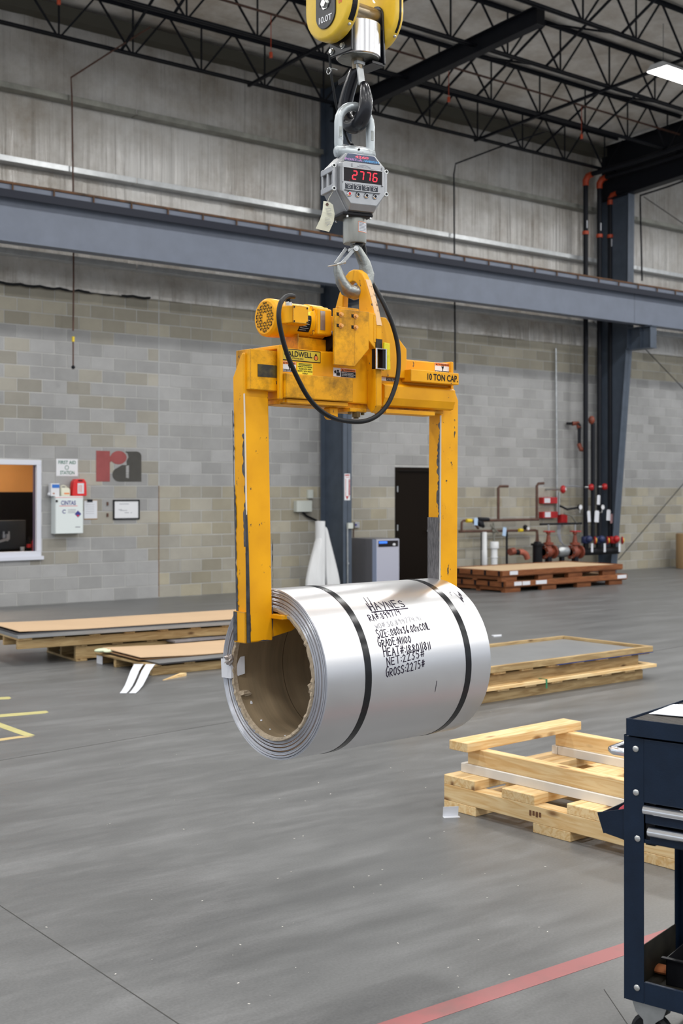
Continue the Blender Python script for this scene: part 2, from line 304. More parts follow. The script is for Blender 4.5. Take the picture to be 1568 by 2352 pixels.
# coil surface: bright rolled sheet, brushed round the girth
def mat_coil():
    m = bpy.data.materials.new('rolled_alloy_sheet'); m.use_nodes = True; nt = m.node_tree; L = nt.links
    b = nt.nodes['Principled BSDF']; b.inputs['Metallic'].default_value = 1.0; b.inputs['Base Color'].default_value = (0.70, 0.70, 0.715, 1)
    tc = _n(nt, 'ShaderNodeTexCoord'); mp = _n(nt, 'ShaderNodeMapping'); mp.inputs['Scale'].default_value = (1, 60, 60); L.new(tc.outputs['Object'], mp.inputs[0])
    nz = _n(nt, 'ShaderNodeTexNoise'); nz.inputs['Scale'].default_value = 4; nz.inputs['Detail'].default_value = 4; L.new(mp.outputs[0], nz.inputs['Vector'])
    mr = _n(nt, 'ShaderNodeMapRange'); mr.inputs['To Min'].default_value = 0.31; mr.inputs['To Max'].default_value = 0.35; L.new(nz.outputs['Fac'], mr.inputs['Value'])
    L.new(mr.outputs[0], b.inputs['Roughness'])
    m2 = _n(nt, 'ShaderNodeMapping'); m2.inputs['Scale'].default_value = (0.7, 3.5, 3.5); L.new(tc.outputs['Object'], m2.inputs[0])
    n2 = _n(nt, 'ShaderNodeTexNoise'); n2.inputs['Scale'].default_value = 1.4; n2.inputs['Detail'].default_value = 2; L.new(m2.outputs[0], n2.inputs['Vector'])
    bp = _n(nt, 'ShaderNodeBump'); bp.inputs['Strength'].default_value = 0.04; bp.inputs['Distance'].default_value = 0.02
    L.new(n2.outputs['Fac'], bp.inputs['Height']); L.new(bp.outputs[0], b.inputs['Normal'])
    return m
M['coil'] = mat_coil()
M['girt_light'] = mat('pale_galvanised_girt', (0.60, 0.62, 0.63), 0.32, 0.35, var=0.25, scale=6)
M['coil_edge'] = mat('sheared_sheet_edges', (0.66, 0.68, 0.74), 0.28, 0.55, var=0.2, scale=5)

# ---------------------------------------------------------------- mesh builder
FR = {}  # object -> world matrix of its thing
class MB:
    def __init__(s, mtx=None): s.v = []; s.f = []; s.m = mtx
    def _a(s, vs, fs):
        n = len(s.v)
        for p in vs:
            p = Vector(p); s.v.append(s.m @ p if s.m else p)
        s.f += [tuple(n+i for i in q) for q in fs]
        return s
    def box(s, x0, x1, y0, y1, z0, z1):
        return s._a([(x0,y0,z0),(x1,y0,z0),(x1,y1,z0),(x0,y1,z0),(x0,y0,z1),(x1,y0,z1),(x1,y1,z1),(x0,y1,z1)],
                    [(0,3,2,1),(4,5,6,7),(0,1,5,4),(1,2,6,5),(2,3,7,6),(3,0,4,7)])
    def obox(s, o, a, b, c):   # corner + three edge vectors
        o, a, b, c = map(Vector, (o, a, b, c))
        return s._a([o, o+a, o+a+b, o+b, o+c, o+a+c, o+a+b+c, o+b+c], [(0,3,2,1),(4,5,6,7),(0,1,5,4),(1,2,6,5),(2,3,7,6),(3,0,4,7)])
    def bar(s, p, q, w_, h_, up=(0, 0, 1)):
        p, q = Vector(p), Vector(q); d = (q-p).normalized(); up = Vector(up)
        a = d.cross(up)
        if a.length < 1e-4: a = d.cross(Vector((1, 0, 0)))
        a.normalize(); b = a.cross(d).normalized()
        return s.obox(p-a*w_/2-b*h_/2, q-p, a*w_, b*h_)
    def prism(s, pts, ax, lo, hi):  # 2d outline pts, extruded along axis ax (0,1,2) from lo to hi
        def P(u, t):
            if ax == 0: return (t, u[0], u[1])
            if ax == 1: return (u[0], t, u[1])
            return (u[0], u[1], t)
        n = len(pts)
        return s._a([P(p, lo) for p in pts]+[P(p, hi) for p in pts],
                    [tuple(range(n))[::-1], tuple(range(n, 2*n))]+[(i, (i+1) % n, n+(i+1) % n, n+i) for i in range(n)])
    def loft(s, loops, cap=True):
        n = len(loops[0]); vs = [p for l in loops for p in l]; fs = []
        for k in range(len(loops)-1):
            for i in range(n): fs.append((k*n+i, k*n+(i+1) % n, (k+1)*n+(i+1) % n, (k+1)*n+i))
        if cap: fs += [tuple(range(n))[::-1], tuple((len(loops)-1)*n+i for i in range(n))]
        return s._a(vs, fs)
    def tube(s, pts, r, n=10, closed=False, flat=None):
        pts = [Vector(p) for p in pts]; k = len(pts); rs = r if isinstance(r, (list, tuple)) else [r]*k
        loops = []; prev = None
        for i, p in enumerate(pts):
            if closed: d = pts[(i+1) % k]-pts[i-1]
            else: d = pts[min(i+1, k-1)]-pts[max(i-1, 0)]
            d.normalize()
            if prev is None:
                a = d.cross(Vector((0, 0, 1)))
                if a.length < 0.15: a = d.cross(Vector((0, 1, 0)))
                a.normalize()
            else:
                a = prev-d*prev.dot(d); a.normalize()
            prev = a; b = d.cross(a)
            f1, f2 = flat if flat else (1, 1)
            loops.append([p+a*math.cos(2*PI*j/n)*rs[i]*f1+b*math.sin(2*PI*j/n)*rs[i]*f2 for j in range(n)])
        if closed:
            loops.append(loops[0]); return s.loft(loops, False)
        return s.loft(loops)
    def cyl(s, p, q, r, n=20, r2=None): return s.tube([p, q], [r, r if r2 is None else r2], n)
    def lathe(s, prof, o, ax, n=24, closed=False):  # prof: (along, radius)
        o = Vector(o); ax = Vector(ax).normalized(); a = ax.cross(Vector((0, 0, 1)))
        if a.length < 0.1: a = Vector((1, 0, 0))
        a.normalize(); b = ax.cross(a)
        loops = [[o+ax*t+(a*math.cos(2*PI*j/n)+b*math.sin(2*PI*j/n))*r for j in range(n)] for t, r in prof]
        if closed: loops.append(loops[0])
        return s.loft(loops, not closed)
    def sphere(s, c, r, n=12, k=8, sq=(1, 1, 1)):
        c = Vector(c); loops = []
        for i in range(k+1):
            t = PI*(0.02+0.96*i/k)
            loops.append([c+Vector((math.sin(t)*math.cos(2*PI*j/n)*r*sq[0], math.sin(t)*math.sin(2*PI*j/n)*r*sq[1], -math.cos(t)*r*sq[2])) for j in range(n)])
        return s.loft(loops)
    def build(s, name, material, parent=None, local=True, smooth=False, bevel=0.0, seg=2, sub=0):
        me = bpy.data.meshes.new(name)
        vs = s.v
        if parent is not None and not local:
            inv = FR[parent].inverted(); vs = [inv @ p for p in vs]
        me.from_pydata([tuple(p) for p in vs], [], s.f)
        bm = bmesh.new(); bm.from_mesh(me); bmesh.ops.recalc_face_normals(bm, faces=bm.faces); bm.to_mesh(me); bm.free()
        me.materials.append(M[material] if isinstance(material, str) else material)
        if smooth:
            for p in me.polygons: p.use_smooth = True
            me.set_sharp_from_angle(angle=math.radians(38))
        o = bpy.data.objects.new(name, me); COL.objects.link(o)
        if parent is not None: o.parent = parent; FR[o] = FR[parent]
        else: FR[o] = Matrix.Identity(4)
        if bevel:
            md = o.modifiers.new('bevel', 'BEVEL'); md.width = bevel; md.segments = seg; md.limit_method = 'ANGLE'; md.angle_limit = 0.6
        if sub:
            md = o.modifiers.new('sub', 'SUBSURF'); md.levels = sub; md.render_levels = sub
        return o
def tag(o, label=None, cat=None, group=None, kind=None):
    if label: o['label'] = label
    if cat: o['category'] = cat
    if group: o['group'] = group
    if kind: o['kind'] = kind
    return o
def thing(name, label, cat, loc=(0, 0, 0), rz=0.0, group=None, kind=None, mtx=None):
    o = bpy.data.objects.new(name, None); COL.objects.link(o); o.empty_display_size = 0.1
    m = mtx if mtx else Matrix.Translation(Vector(loc)) @ Matrix.Rotation(rz, 4, 'Z')
    o.matrix_world = m; FR[o] = m.copy()
    return tag(o, label, cat, group, kind)
def copy_tree(o, parent=None):
    c = o.copy(); COL.objects.link(c)
    if parent is not None: c.parent = parent
    for ch in list(o.children): copy_tree(ch, c)
    return c
TXT = {}
def text(name, body, material, parent, origin, ux, uz, width=None, height=None, depth=0.0006, shear=0.0, world=False, bold=0.022):
    """flat lettering: origin = lower left, ux/uz unit directions in the parent's frame"""
    cu = bpy.data.curves.new('t', 'FONT'); cu.body = body; cu.size = 1.0; cu.shear = shear; cu.resolution_u = 3; cu.offset = bold
    to = bpy.data.objects.new('t', cu); me = bpy.data.meshes.new_from_object(to)
    bpy.data.objects.remove(to); bpy.data.curves.remove(cu)
    xs = [v.co.x for v in me.vertices]; ys = [v.co.y for v in me.vertices]
    x0, x1, y0, y1 = min(xs), max(xs), min(ys), max(ys)
    sy = height/(y1-y0) if height else None; sx = width/(x1-x0) if width else sy
    if sy is None: sy = sx
    o_, ux, uz = Vector(origin), Vector(ux).normalized(), Vector(uz).normalized(); nrm = ux.cross(uz).normalized()
    mb = MB(); n = len(me.vertices)
    vs = [o_+ux*((v.co.x-x0)*sx)+uz*((v.co.y-y0)*sy)+nrm*depth for v in me.vertices]
    fs = [tuple(p.vertices) for p in me.polygons]
    mb._a(vs, fs); bpy.data.meshes.remove(me)
    return mb.build(name, material, parent, local=not world)
def plate(mb, o, ux, uz, w_, h_, t=0.001):
    ux, uz = Vector(ux).normalized(), Vector(uz).normalized(); n = ux.cross(uz).normalized()
    return mb.obox(Vector(o), ux*w_, uz*h_, n*t)
# ================================================================ SETTING
YW = 17.75
def struct(o): o['kind'] = 'structure'; return o
fl = struct(MB().box(-25, 40, -25, 22, -0.2, 0.0).build('floor', 'floor'))
# sawn control joints in the slab (thin grooves filled with dark sealant)
jm = MB()
a, b_ = onZ(0, 2080), onZ(410, 2352); d = (b_-a).normalized(); jm.bar(a-d*14+Vector((0,0,.0004)), b_+d*3+Vector((0,0,.0004)), 0.004, 0.0016)
a, b_ = onZ(214, 1711), onZ(393, 1681); d = (b_-a).normalized(); jm.bar(a-d*6+Vector((0,0,.0004)), b_+d*16+Vector((0,0,.0004)), 0.005, 0.0016)
a = onZ(1405, 2300); b_ = onZ(1440, 2352); d = (b_-a).normalized(); jm.bar(a-d*0.1+Vector((0,0,.0004)), b_+d*3+Vector((0,0,.0004)), 0.0025, 0.0016)
jm.build('joint_groove', mat('joint_sealant', (0.06, 0.058, 0.055), 0.8), fl)

# ---- masonry wall with openings
ZB = 24*0.2032
WIN = (6.4, 8.02, 0.75, 2.217); DOOR = (15.15, 16.19, 0.0, 2.20)
JX = 10.08
mb = MB()
def wall_panels(x0, x1, openings):
    xs = sorted({x0, x1, *[o[0] for o in openings], *[o[1] for o in openings]})
    for a, b in zip(xs, xs[1:]):
        zs = [0.0]
        hit = [o for o in openings if o[0] <= a and o[1] >= b]
        if not hit: mb.box(a, b, YW+0.005, YW+0.2, 0, ZB)
        else:
            o = hit[0]
            if o[2] > 0: mb.box(a, b, YW+0.005, YW+0.2, 0, o[2])
            mb.box(a, b, YW+0.005, YW+0.2, o[3], ZB)
wall_panels(2.0, 30.0, [WIN, DOOR])
wall = struct(mb.build('wall_back', 'mortar'))
BW, BH, J = 0.4064, 0.2032, 0.0125
def block_mb(x0, x1, z0, z1, m_=None):
    m_ = m_ or MB()
    e = 0.0015
    return m_.loft([[(x0, 0.05, z0), (x1, 0.05, z0), (x1, 0.05, z1), (x0, 0.05, z1)], [(x0, e, z0), (x1, e, z0), (x1, e, z1), (x0, e, z1)],
                    [(x0+e, 0, z0+e), (x1-e, 0, z0+e), (x1-e, 0, z1-e), (x0+e, 0, z1-e)]])
proto = block_mb(J/2, BW-J/2, J/2, BH-J/2).build('block', 'block', wall); proto.location = (1e3, 0, 0)
cells = []
def clip(x0, x1, z0, z1):
    rects = [(x0, x1, z0, z1)]
    for o in (WIN, DOOR):
        out = []
        for r in rects:
            if r[1] <= o[0] or r[0] >= o[1] or r[3] <= o[2] or r[2] >= o[3]: out.append(r); continue
            if r[0] < o[0]: out.append((r[0], o[0], r[2], r[3]))
            if r[1] > o[1]: out.append((o[1], r[1], r[2], r[3]))
            c, d_ = max(r[0], o[0]), min(r[1], o[1])
            if r[3] > o[3]: out.append((c, d_, o[3], r[3]))
            if r[2] < o[2]: out.append((c, d_, r[2], o[2]))
        rects = out
    return rects
for rrow in range(24):
    off = 0.5*(rrow % 2)
    z0 = rrow*BH
    x = JX-20*BW-off*BW
    while x < 26.5:
        x0, x1 = x, x+BW; x = x1
        if x1 < 5.5: continue
        segs = [(x0, x1)]
        if x0 < JX-1e-3 < x1-2e-3: segs = [(x0, JX), (JX, x1)]
        for s0, s1 in segs:
            for r in clip(s0, s1, z0, z0+BH):
                if r[1]-r[0] < 0.05 or r[3]-r[2] < 0.04: continue
                full = (r[1]-r[0] > BW-1e-3) and (r[3]-r[2] > BH-1e-3)
                cells.append((full, *r))
vis = [c for c in cells if c[0] and c[1] > 6.9 and not (1.73+(c[3]-1.73) > 4.9)]
vis.sort(key=lambda c: c[1])
near = set(id(c) for c in vis[:299])
rest = MB()
for c in cells:
    full, x0, x1, z0, z1 = c
    jy = random.uniform(-0.0015, 0.0015)
    if id(c) in near:
        o = proto if proto.location.x > 900 else proto.copy()
        if o is not proto: COL.objects.link(o)
        o.location = (x0, YW+jy, z0); FR[o] = Matrix.Identity(4)
    else:
        m2 = MB(Matrix.Translation((0, YW+jy, 0))); block_mb(x0+J/2, x1-J/2, z0+J/2, z1-J/2, m2)
        n = len(rest.v); rest.v += m2.v; rest.f += [tuple(n+i for i in q) for q in m2.f]
tag(rest.build('block_field', 'block', wall), kind='stuff')
# expansion joint strip: light above, rusty below
MB().box(JX-0.008, JX+0.008, YW-0.002, YW+0.011, 1.83, ZB).build('joint_sealant', mat('pale_sealant', (0.42, 0.43, 0.44), 0.8), wall)
MB().box(JX-0.007, JX+0.007, YW-0.002, YW+0.011, 0.02, 1.83).build('rusty_joint_strip', mat('rust_streak', (0.24, 0.14, 0.075), 0.8, var=0.4, scale=20), wall)
# ---- upper wall: vinyl faced insulation behind horizontal girts
ZE = 9.15
up = MB(); nx = 260
def wav(x, z): return 0.035*math.sin(x*5.1+math.sin(z*1.3)*0.8)*math.sin(x*1.7+0.6)+0.012*math.sin(x*17+z*0.9)
zl = [ZB-0.02, 5.02, 5.25, 5.45, 5.9, 6.4, 6.72, 7.0, 7.5, 7.8, 8.3, 8.8, ZE+0.2]
vs, fs = [], []
for i in range(nx+1):
    x = 4+22*i/nx
    for k, z in enumerate(zl):
        near_g = min(abs(z-q) for q in (5.42, 6.73, 7.80))
        bulge = 0.0 if near_g < 0.1 else wav(x, z)
        if k < 2: bulge -= 0.06+0.03*math.sin(x*2.2)
        vs.append((x, YW-0.02-abs(bulge)*0.8, z))
K = len(zl)
for i in range(nx):
    for k in range(K-1): fs.append((i*K+k, (i+1)*K+k, (i+1)*K+k+1, i*K+k+1))
up._a(vs, fs); up.build('insulation_facing', 'liner', wall, smooth=True)
def girt(z, x0, x1, mname):
    g_ = MB()
    g_.box(x0, x1, YW-0.23, YW-0.01, z-0.012, z)          # web, lies flat
    g_.box(x0, x1, YW-0.236, YW-0.226, z-0.012, z+0.075)   # room side flange
    g_.box(x0, x1, YW-0.02, YW-0.01, z-0.075, z)
    return g_.build('girt', mname, wall, bevel=0.003)
spl = [3.0, 9.55, 13.30, 20.8, 26.0]
for z in (5.285, 6.66, 7.75):
    for a, b in ((3.0, 9.54), (9.56, 13.28), (13.54, 20.78), (21.02, 26.0)): girt(z, a, b, 'galv_dirty' if z > 7 else 'girt_light')
MB().box(3.0, 26.0, YW-0.30, YW-0.02, 8.96, 9.15).build('eave_strut', mat('dark_eave_strut', (0.09, 0.085, 0.065), 0.6), wall)
# black cable swag along the top of the masonry
p0, p1 = onY(0, 648, YW-0.06), onY(345, 684, YW-0.06)
pts = [p0.lerp(p1, t/24)+Vector((0, 0, -0.02*math.sin(t*2.1)**2)) for t in range(-6, 25)]
tag(MB().tube(pts, 0.022, 8).build('pipe_run', 'black_rough', smooth=True), 'black pipe run along the top of the block wall, left side', 'pipe')
# ---- roof
def zr(Y): return 8.47+0.05*(17-Y)
ce = MB()
vs, fs = [], []; NX, NY = 60, 70
for i in range(NX+1):
    for j in range(NY+1):
        x = -25+65*i/NX; y = -25+43.2*j/NY
        vs.append((x, y, zr(y)+0.80+0.02*math.sin(x*2.1)*math.sin(y*3.7)))
for i in range(NX):
    for j in range(NY):
        a = i*(NY+1)+j; fs.append((a, a+1, a+NY+2, a+NY+1))
ce._a(vs, fs); ceil = struct(ce.build('ceiling', 'ceil', smooth=True))

def joist(Y, x0, x1, label, first=False):
    zb = zr(Y); t = thing('roof_joist', label, 'joist', (0, Y, zb), group='open web roof joists', kind=None)
    D = 0.755
    m_ = MB()
    for s in (-1, 1):
        m_.box(x0, x1, s*0.012 if s > 0 else -0.052, 0.052 if s > 0 else -0.012, 0, 0.007); m_.box(x0, x1, s*0.012-0.003, s*0.012+0.003, 0, 0.045)
    m_.build('bottom_chord', 'steel_dark', t)
    m_ = MB()
    for s in (-1, 1):
        m_.box(x0, x1, s*0.012 if s > 0 else -0.06, 0.06 if s > 0 else -0.012, D-0.007, D); m_.box(x0, x1, s*0.012-0.003, s*0.012+0.003, D-0.055, D)
    m_.build('top_chord', 'steel_dark', t)
    sp_ = 1.23; k0 = math.ceil((x0-7.97)/sp_)
    dl = dr = vt = None
    x = 7.97+k0*sp_
    while x < x1-0.05:
        if dl is None:
            base = x
            dl = MB().bar((-0.03, 0, 0.02), (-sp_/2+0.03, 0, D-0.03), 0.026, 0.026).build('web_bar', 'steel_dark', t)
            dr = MB().bar((0.03, 0, 0.02), (sp_/2-0.03, 0, D-0.03), 0.026, 0.026).build('web_bar', 'steel_dark', t)
            vt = MB().bar((0, 0, 0.02), (0, 0, D-0.02), 0.022, 0.022, up=(1, 0, 0)).build('web_post', 'steel_dark', t)
            for o in (dl, dr, vt): o.location = (x, 0, 0)
        else:
            for pr in (dl, dr, vt):
                o = pr.copy(); COL.objects.link(o); o.location = (x, 0, 0)
        x += sp_
    return t
JL = ['open web roof joist nearest the back wall, just below the eave', 'second open web roof joist from the back wall',
      'third open web roof joist from the back wall, carrying the rafter', 'fourth open web roof joist from the back wall, by the lit lamp',
      'fifth open web roof joist from the back wall, across the top right corner']
JY = [17.0, 15.4, 13.8, 12.25, 10.75]
for i, Y in enumerate(JY): joist(Y, (4.5, 4.5, 4.5, 6, 8)[i], 20.7, JL[i])
# bridging between joists: crossed angles and a straight run on the bottom chords
for bx, lab in ((9.0, 'left'), (15.0, 'middle'), (18.2, 'right')):
    t = thing('joist_bridging', 'black angle bridging crossing the roof joists, %s run' % lab, 'bracing', (bx, 0, 0), group='bridging runs between the roof joists')
    for a, b in zip(JY, JY[1:]):
        MB().bar((0, a, zr(a)+0.03), (0, b, zr(b)+0.73), 0.035, 0.03).build('brace', 'steel_dark', t)
        MB().bar((0.03, a, zr(a)+0.73), (0.03, b, zr(b)+0.03), 0.035, 0.03).build('brace', 'steel_dark', t)
for bx, lab in ((11.4, 'left'), (16.6, 'right')):
    m_ = MB().bar((bx, JY[0]+0.1, zr(JY[0])+0.0), (bx, JY[-1]-0.3, zr(JY[-1]-0.3)+0.0), 0.05, 0.045)
    tag(m_.build('bridging_angle', 'steel_dark'), 'straight black angle tied under the roof joists, %s one' % lab, 'bracing', 'straight angles under the joists')

# ---- building columns, rafters
def ibeam_v(mb_, x0, x1, yb, yf, z0, z1, tw=0.012, tf=0.016):  # column: web in Y-z plane; yb wall side, yf(z0),(z1)
    xm = (x0+x1)/2
    y0, y1 = yf
    mb_.obox((x0, yb-tf, z0), (x1-x0, 0, 0), (0, tf, 0), (0, 0, z1-z0))
    mb_._a([(x0, y0, z0), (x1, y0, z0), (x1, y0+tf, z0), (x0, y0+tf, z0), (x0, y1, z1), (x1, y1, z1), (x1, y1+tf, z1), (x0, y1+tf, z1)],
           [(0,3,2,1),(4,5,6,7),(0,1,5,4),(1,2,6,5),(2,3,7,6),(3,0,4,7)])
    mb_._a([(xm-tw/2, y0, z0), (xm+tw/2, y0, z0), (xm+tw/2, yb, z0), (xm-tw/2, yb, z0), (xm-tw/2, y1, z1), (xm+tw/2, y1, z1), (xm+tw/2, yb, z1), (xm-tw/2, yb, z1)],
           [(0,3,2,1),(4,5,6,7),(0,1,5,4),(1,2,6,5),(2,3,7,6),(3,0,4,7)])
    return mb_
c1 = thing('steel_column', 'slate blue steel column behind the lifting beam, with extinguisher sign', 'column')
ibeam_v(MB(), 13.32, 13.51, 17.66, (17.0, 17.0), 0.0, 9.0).build('shaft', 'column_blue', c1, bevel=0.002)
m_ = MB(); m_.box(13.325, 13.505, 16.2, 16.99, 5.0, 5.02); m_.box(13.41, 13.42, 16.25, 17.0, 5.02, 5.18); m_.box(13.325, 13.505, 16.2, 16.99, 5.17, 5.19); m_.build('beam_bracket', 'column_blue', c1)
c2 = thing('steel_column', 'tapered slate blue steel column at the right behind the sprinkler risers', 'column')
m_ = MB(); ibeam_v(m_, 20.8, 21.0, 17.62, (17.28, 16.86), 0.0, 4.75); ibeam_v(m_, 20.8, 21.0, 17.62, (16.83, 16.80), 4.75, 8.03)
m_.build('shaft', 'column_blue', c2, bevel=0.002)
m_ = MB(); m_.box(20.8, 21.0, 16.22, 16.82, 4.72, 4.74); m_.box(20.895, 20.905, 16.25, 16.84, 4.74, 5.18); m_.box(20.8, 21.0, 16.2, 16.84, 5.17, 5.19)
m_.box(20.8, 21.0, 16.23, 16.245, 4.74, 5.18); m_.box(20.81, 20.89, 16.5, 16.51, 4.74, 5.18); m_.build('beam_bracket', 'column_blue', c2)
# rafters
def rafter(name, label, X, Ya, Yb, zb_a, zb_b, depth_a, depth_b, wd=0.2):
    t = thing(name, label, 'rafter')
    m_ = MB()
    def q(Y, z, hw, th): return [(X-hw, Y, z), (X+hw, Y, z), (X+hw, Y, z+th), (X-hw, Y, z+th)]
    m_.loft([q(Ya, zb_a, wd/2, 0.016), q(Yb, zb_b, wd/2, 0.016)]); m_.build('bottom_flange', 'steel_dark', t)
    m_ = MB(); m_.loft([q(Ya, zb_a+depth_a-0.016, wd/2, 0.016), q(Yb, zb_b+depth_b-0.016, wd/2, 0.016)]); m_.build('top_flange', 'steel_dark', t)
    m_ = MB(); m_.loft([[(X-0.006, Ya, zb_a+.01), (X+0.006, Ya, zb_a+.01), (X+0.006, Ya, zb_a+depth_a-.01), (X-0.006, Ya, zb_a+depth_a-.01)],
                        [(X-0.006, Yb, zb_b+.01), (X+0.006, Yb, zb_b+.01), (X+0.006, Yb, zb_b+depth_b-.01), (X-0.006, Yb, zb_b+depth_b-.01)]]); m_.build('web', 'steel_dark', t)
    e = min(Ya, Yb); zz = zb_b if e == Yb else zb_a
    MB().box(X-wd/2, X+wd/2, e-0.02, e, zz-0.0, zz+(depth_b if e == Yb else depth_a)).build('end_plate', 'black', t)
    return t
rafter('roof_rafter', 'dark steel rafter rising from the middle column to the third joist', 13.41, 17.4, 12.45, 8.30, 8.56, 0.28, 0.28, 0.16)
r2 = rafter('roof_rafter', 'deep dark steel rafter on top of the right column', 20.9, 17.6, 8.0, 7.98, 8.66, 1.16, 0.96, 0.22)
# ---- crane runway beam
t = thing('runway_beam', 'long blue grey crane runway beam crossing the hall in front of the columns', 'beam', (0, 16.45, 5.21))
MB().box(2, 27, -0.006, 0.006, 0.012, 0.69).build('web', 'steel_blue', t)
MB().box(2, 27, -0.11, 0.11, 0.0, 0.018).build('bottom_flange', 'steel_blue', t)
m_ = MB(); m_.box(2, 27, -0.15, 0.15, 0.68, 0.70); m_.build('top_flange', 'steel_blue', t)
m_ = MB(); m_.box(2, 27, -0.155, -0.145, 0.60, 0.71); m_.box(2, 27, 0.145, 0.155, 0.60, 0.71); m_.build('cap_channel_shade', mat('flange_shade_dark', (0.018, 0.021, 0.033), 0.5, spec=0.2), t)  # shade under the top flange, put in as dark strips
m_ = MB(); m_.box(20.55, 20.556, -0.0075, -0.006, 0.02, 0.68); m_.build('splice_line', 'steel_dark', t)
r = thing('crane_rail', 'rusty crane rail on grey web along the top of the runway beam', 'rail', (0, 16.45, 5.912))
MB().box(2, 27, -0.055, 0.055, 0.0, 0.012).build('rail_foot', 'steel_blue', r)
MB().box(2, 27, -0.012, 0.012, 0.012, 0.115).build('rail_web', 'steel_blue', r)
MB().box(2, 27, -0.03, 0.03, 0.115, 0.15).build('rail_head', 'rail_rust', r, bevel=0.004)
pr = None
xx = 7.0
while xx < 25:
    if pr is None: pr = MB().box(-0.012, 0.012, -0.045, -0.03, 0.012, 0.12).build('rail_clip', 'rail_rust', r); pr.location = (xx, 0, 0)
    else: o = pr.copy(); COL.objects.link(o); o.location = (xx, 0, 0)
    xx += 0.62
# ---- lamps
lamp = None
def lamp_at(x, y, z, label):
    t = thing('high_bay_lamp', label, 'lamp', (x, y, z), group='white high bay lamps under the roof')
    MB().prism([(-0.20, 0.0), (0.20, 0.0), (0.12, 0.09), (-0.12, 0.09)], 0, -0.62, 0.62).build('housing', 'lamp_shell', t, bevel=0.004)
    MB().box(-0.61, 0.61, -0.185, 0.185, -0.012, -0.002).build('lens', 'tube_glow', t)
    MB().bar((-0.45, 0, 0.09), (-0.45, 0, 0.75), 0.006, 0.006, up=(1, 0, 0)).build('hanger', 'steel_dark', t)
    MB().bar((0.45, 0, 0.09), (0.45, 0, 0.75), 0.006, 0.006, up=(1, 0, 0)).build('hanger', 'steel_dark', t)
    return t
lamp_at(16.60, 12.35, 8.44, 'lit white high bay lamp hanging under the roof, top right')
area(16.60, 12.35, 8.42, 1.2, 0.36, LP)

# ---- sprinkler drops and conduits on the wall
def drop(label, pts, r=0.022, m='steel_dark'):
    return tag(MB().tube(pts, r, 8).build('pipe', m, smooth=True), label, 'pipe')
yd = YW-0.30
A = onY(163, 178, yd); 
drop('thin dark drop pipe from the left joists down past the runway beam', [onY(345, 62, yd-0.9), onY(258, 117, yd-0.45), A, onY(165, 220, yd), onY(168, 440, yd), onY(169, 640, yd-0.0), onY(168, 760, yd)], 0.014, 'rust')
drop('thin black drop pipe from the joists right of the crane scale', [onY(1250, 303, yd-1.2), onY(1162, 332, yd-0.6), onY(1046, 376, yd), onY(1042, 400, yd), onY(1043, 560, yd), onY(1045, 850, yd)], 0.016)
drop('thin black drop pipe right of the tapered column', [onY(1590, 408, yd-0.7), onY(1530, 430, yd-0.3), onY(1470, 449, yd), onY(1470, 470, yd), onY(1474, 645, yd)], 0.02)
t = thing('drop_weight', 'rusty plumb fitting at the end of the left drop pipe', 'fitting', tuple(onY(168, 848, yd)))
MB().cyl((0, 0, 0), (0, 0, 0.5), 0.012, 8).build('rod', 'rust', t); MB().sphere((0, 0, 0.03), 0.03).build('knob', 'steel_dark', t); MB().box(-0.016, 0.016, -0.016, 0.016, 0.42, 0.50).build('sleeve', 'valve_yellow', t)
SBP = tag(MB().tube([Vector((6, 15.4-0.12, zr(15.4)+0.38)), Vector((16.5, 15.4-0.12, zr(15.4)+0.34)), Vector((20.5, 15.4-0.12, zr(15.4)+0.32))], 0.019, 8).build('sprinkler_branch_pipe', 'rust', smooth=True), 'thin rusty sprinkler branch pipe through the roof joists', 'pipe')
# red sprinkler couplings
for i, (px, py) in enumerate(((135, 5), (622, 128), (1030, 230), (1335, 315))):
    p = onY(px, py, 15.28); MB().cyl(p-Vector((0, 0, 0.03)), p+Vector((0, 0, 0.05)), 0.026, 10).cyl(p, Vector((p.x, p.y, max(p.z+0.06, zr(15.4)+0.35))), 0.006, 6).build('sprinkler_head', 'coupling', SBP, smooth=True)
# cross bracing rods right of column two
for lab, a, b in (('upper', (1478, 452), (1600, 535)), ('lower', (1475, 795), (1600, 925)), ('floor', (1420, 1285), (1600, 1075))):
    tag(MB().tube([onY(*a, 17.55), onY(*b, 17.55)], 0.009, 6).build('brace_rod', 'steel_dark', smooth=True), 'thin steel brace rod on the wall right of the tapered column, %s one' % lab, 'brace')
# ================================================================ THINGS ON THE BACK WALL
def W(px, py, off=0.0): return onY(px, py, YW-off)
def wbox(mb_, l, tp, rgt, bt, off0, off1):   # pixel rectangle at the wall, boxed between two stand-offs; returns mb
    a, b = W(l, bt, off0), W(rgt, tp, off0)
    zb_, zt = W((l+rgt)/2, bt, off0).z, W((l+rgt)/2, tp, off0).z
    return mb_.box(a.x, b.x, YW-off1, YW-off0, zb_, zt)
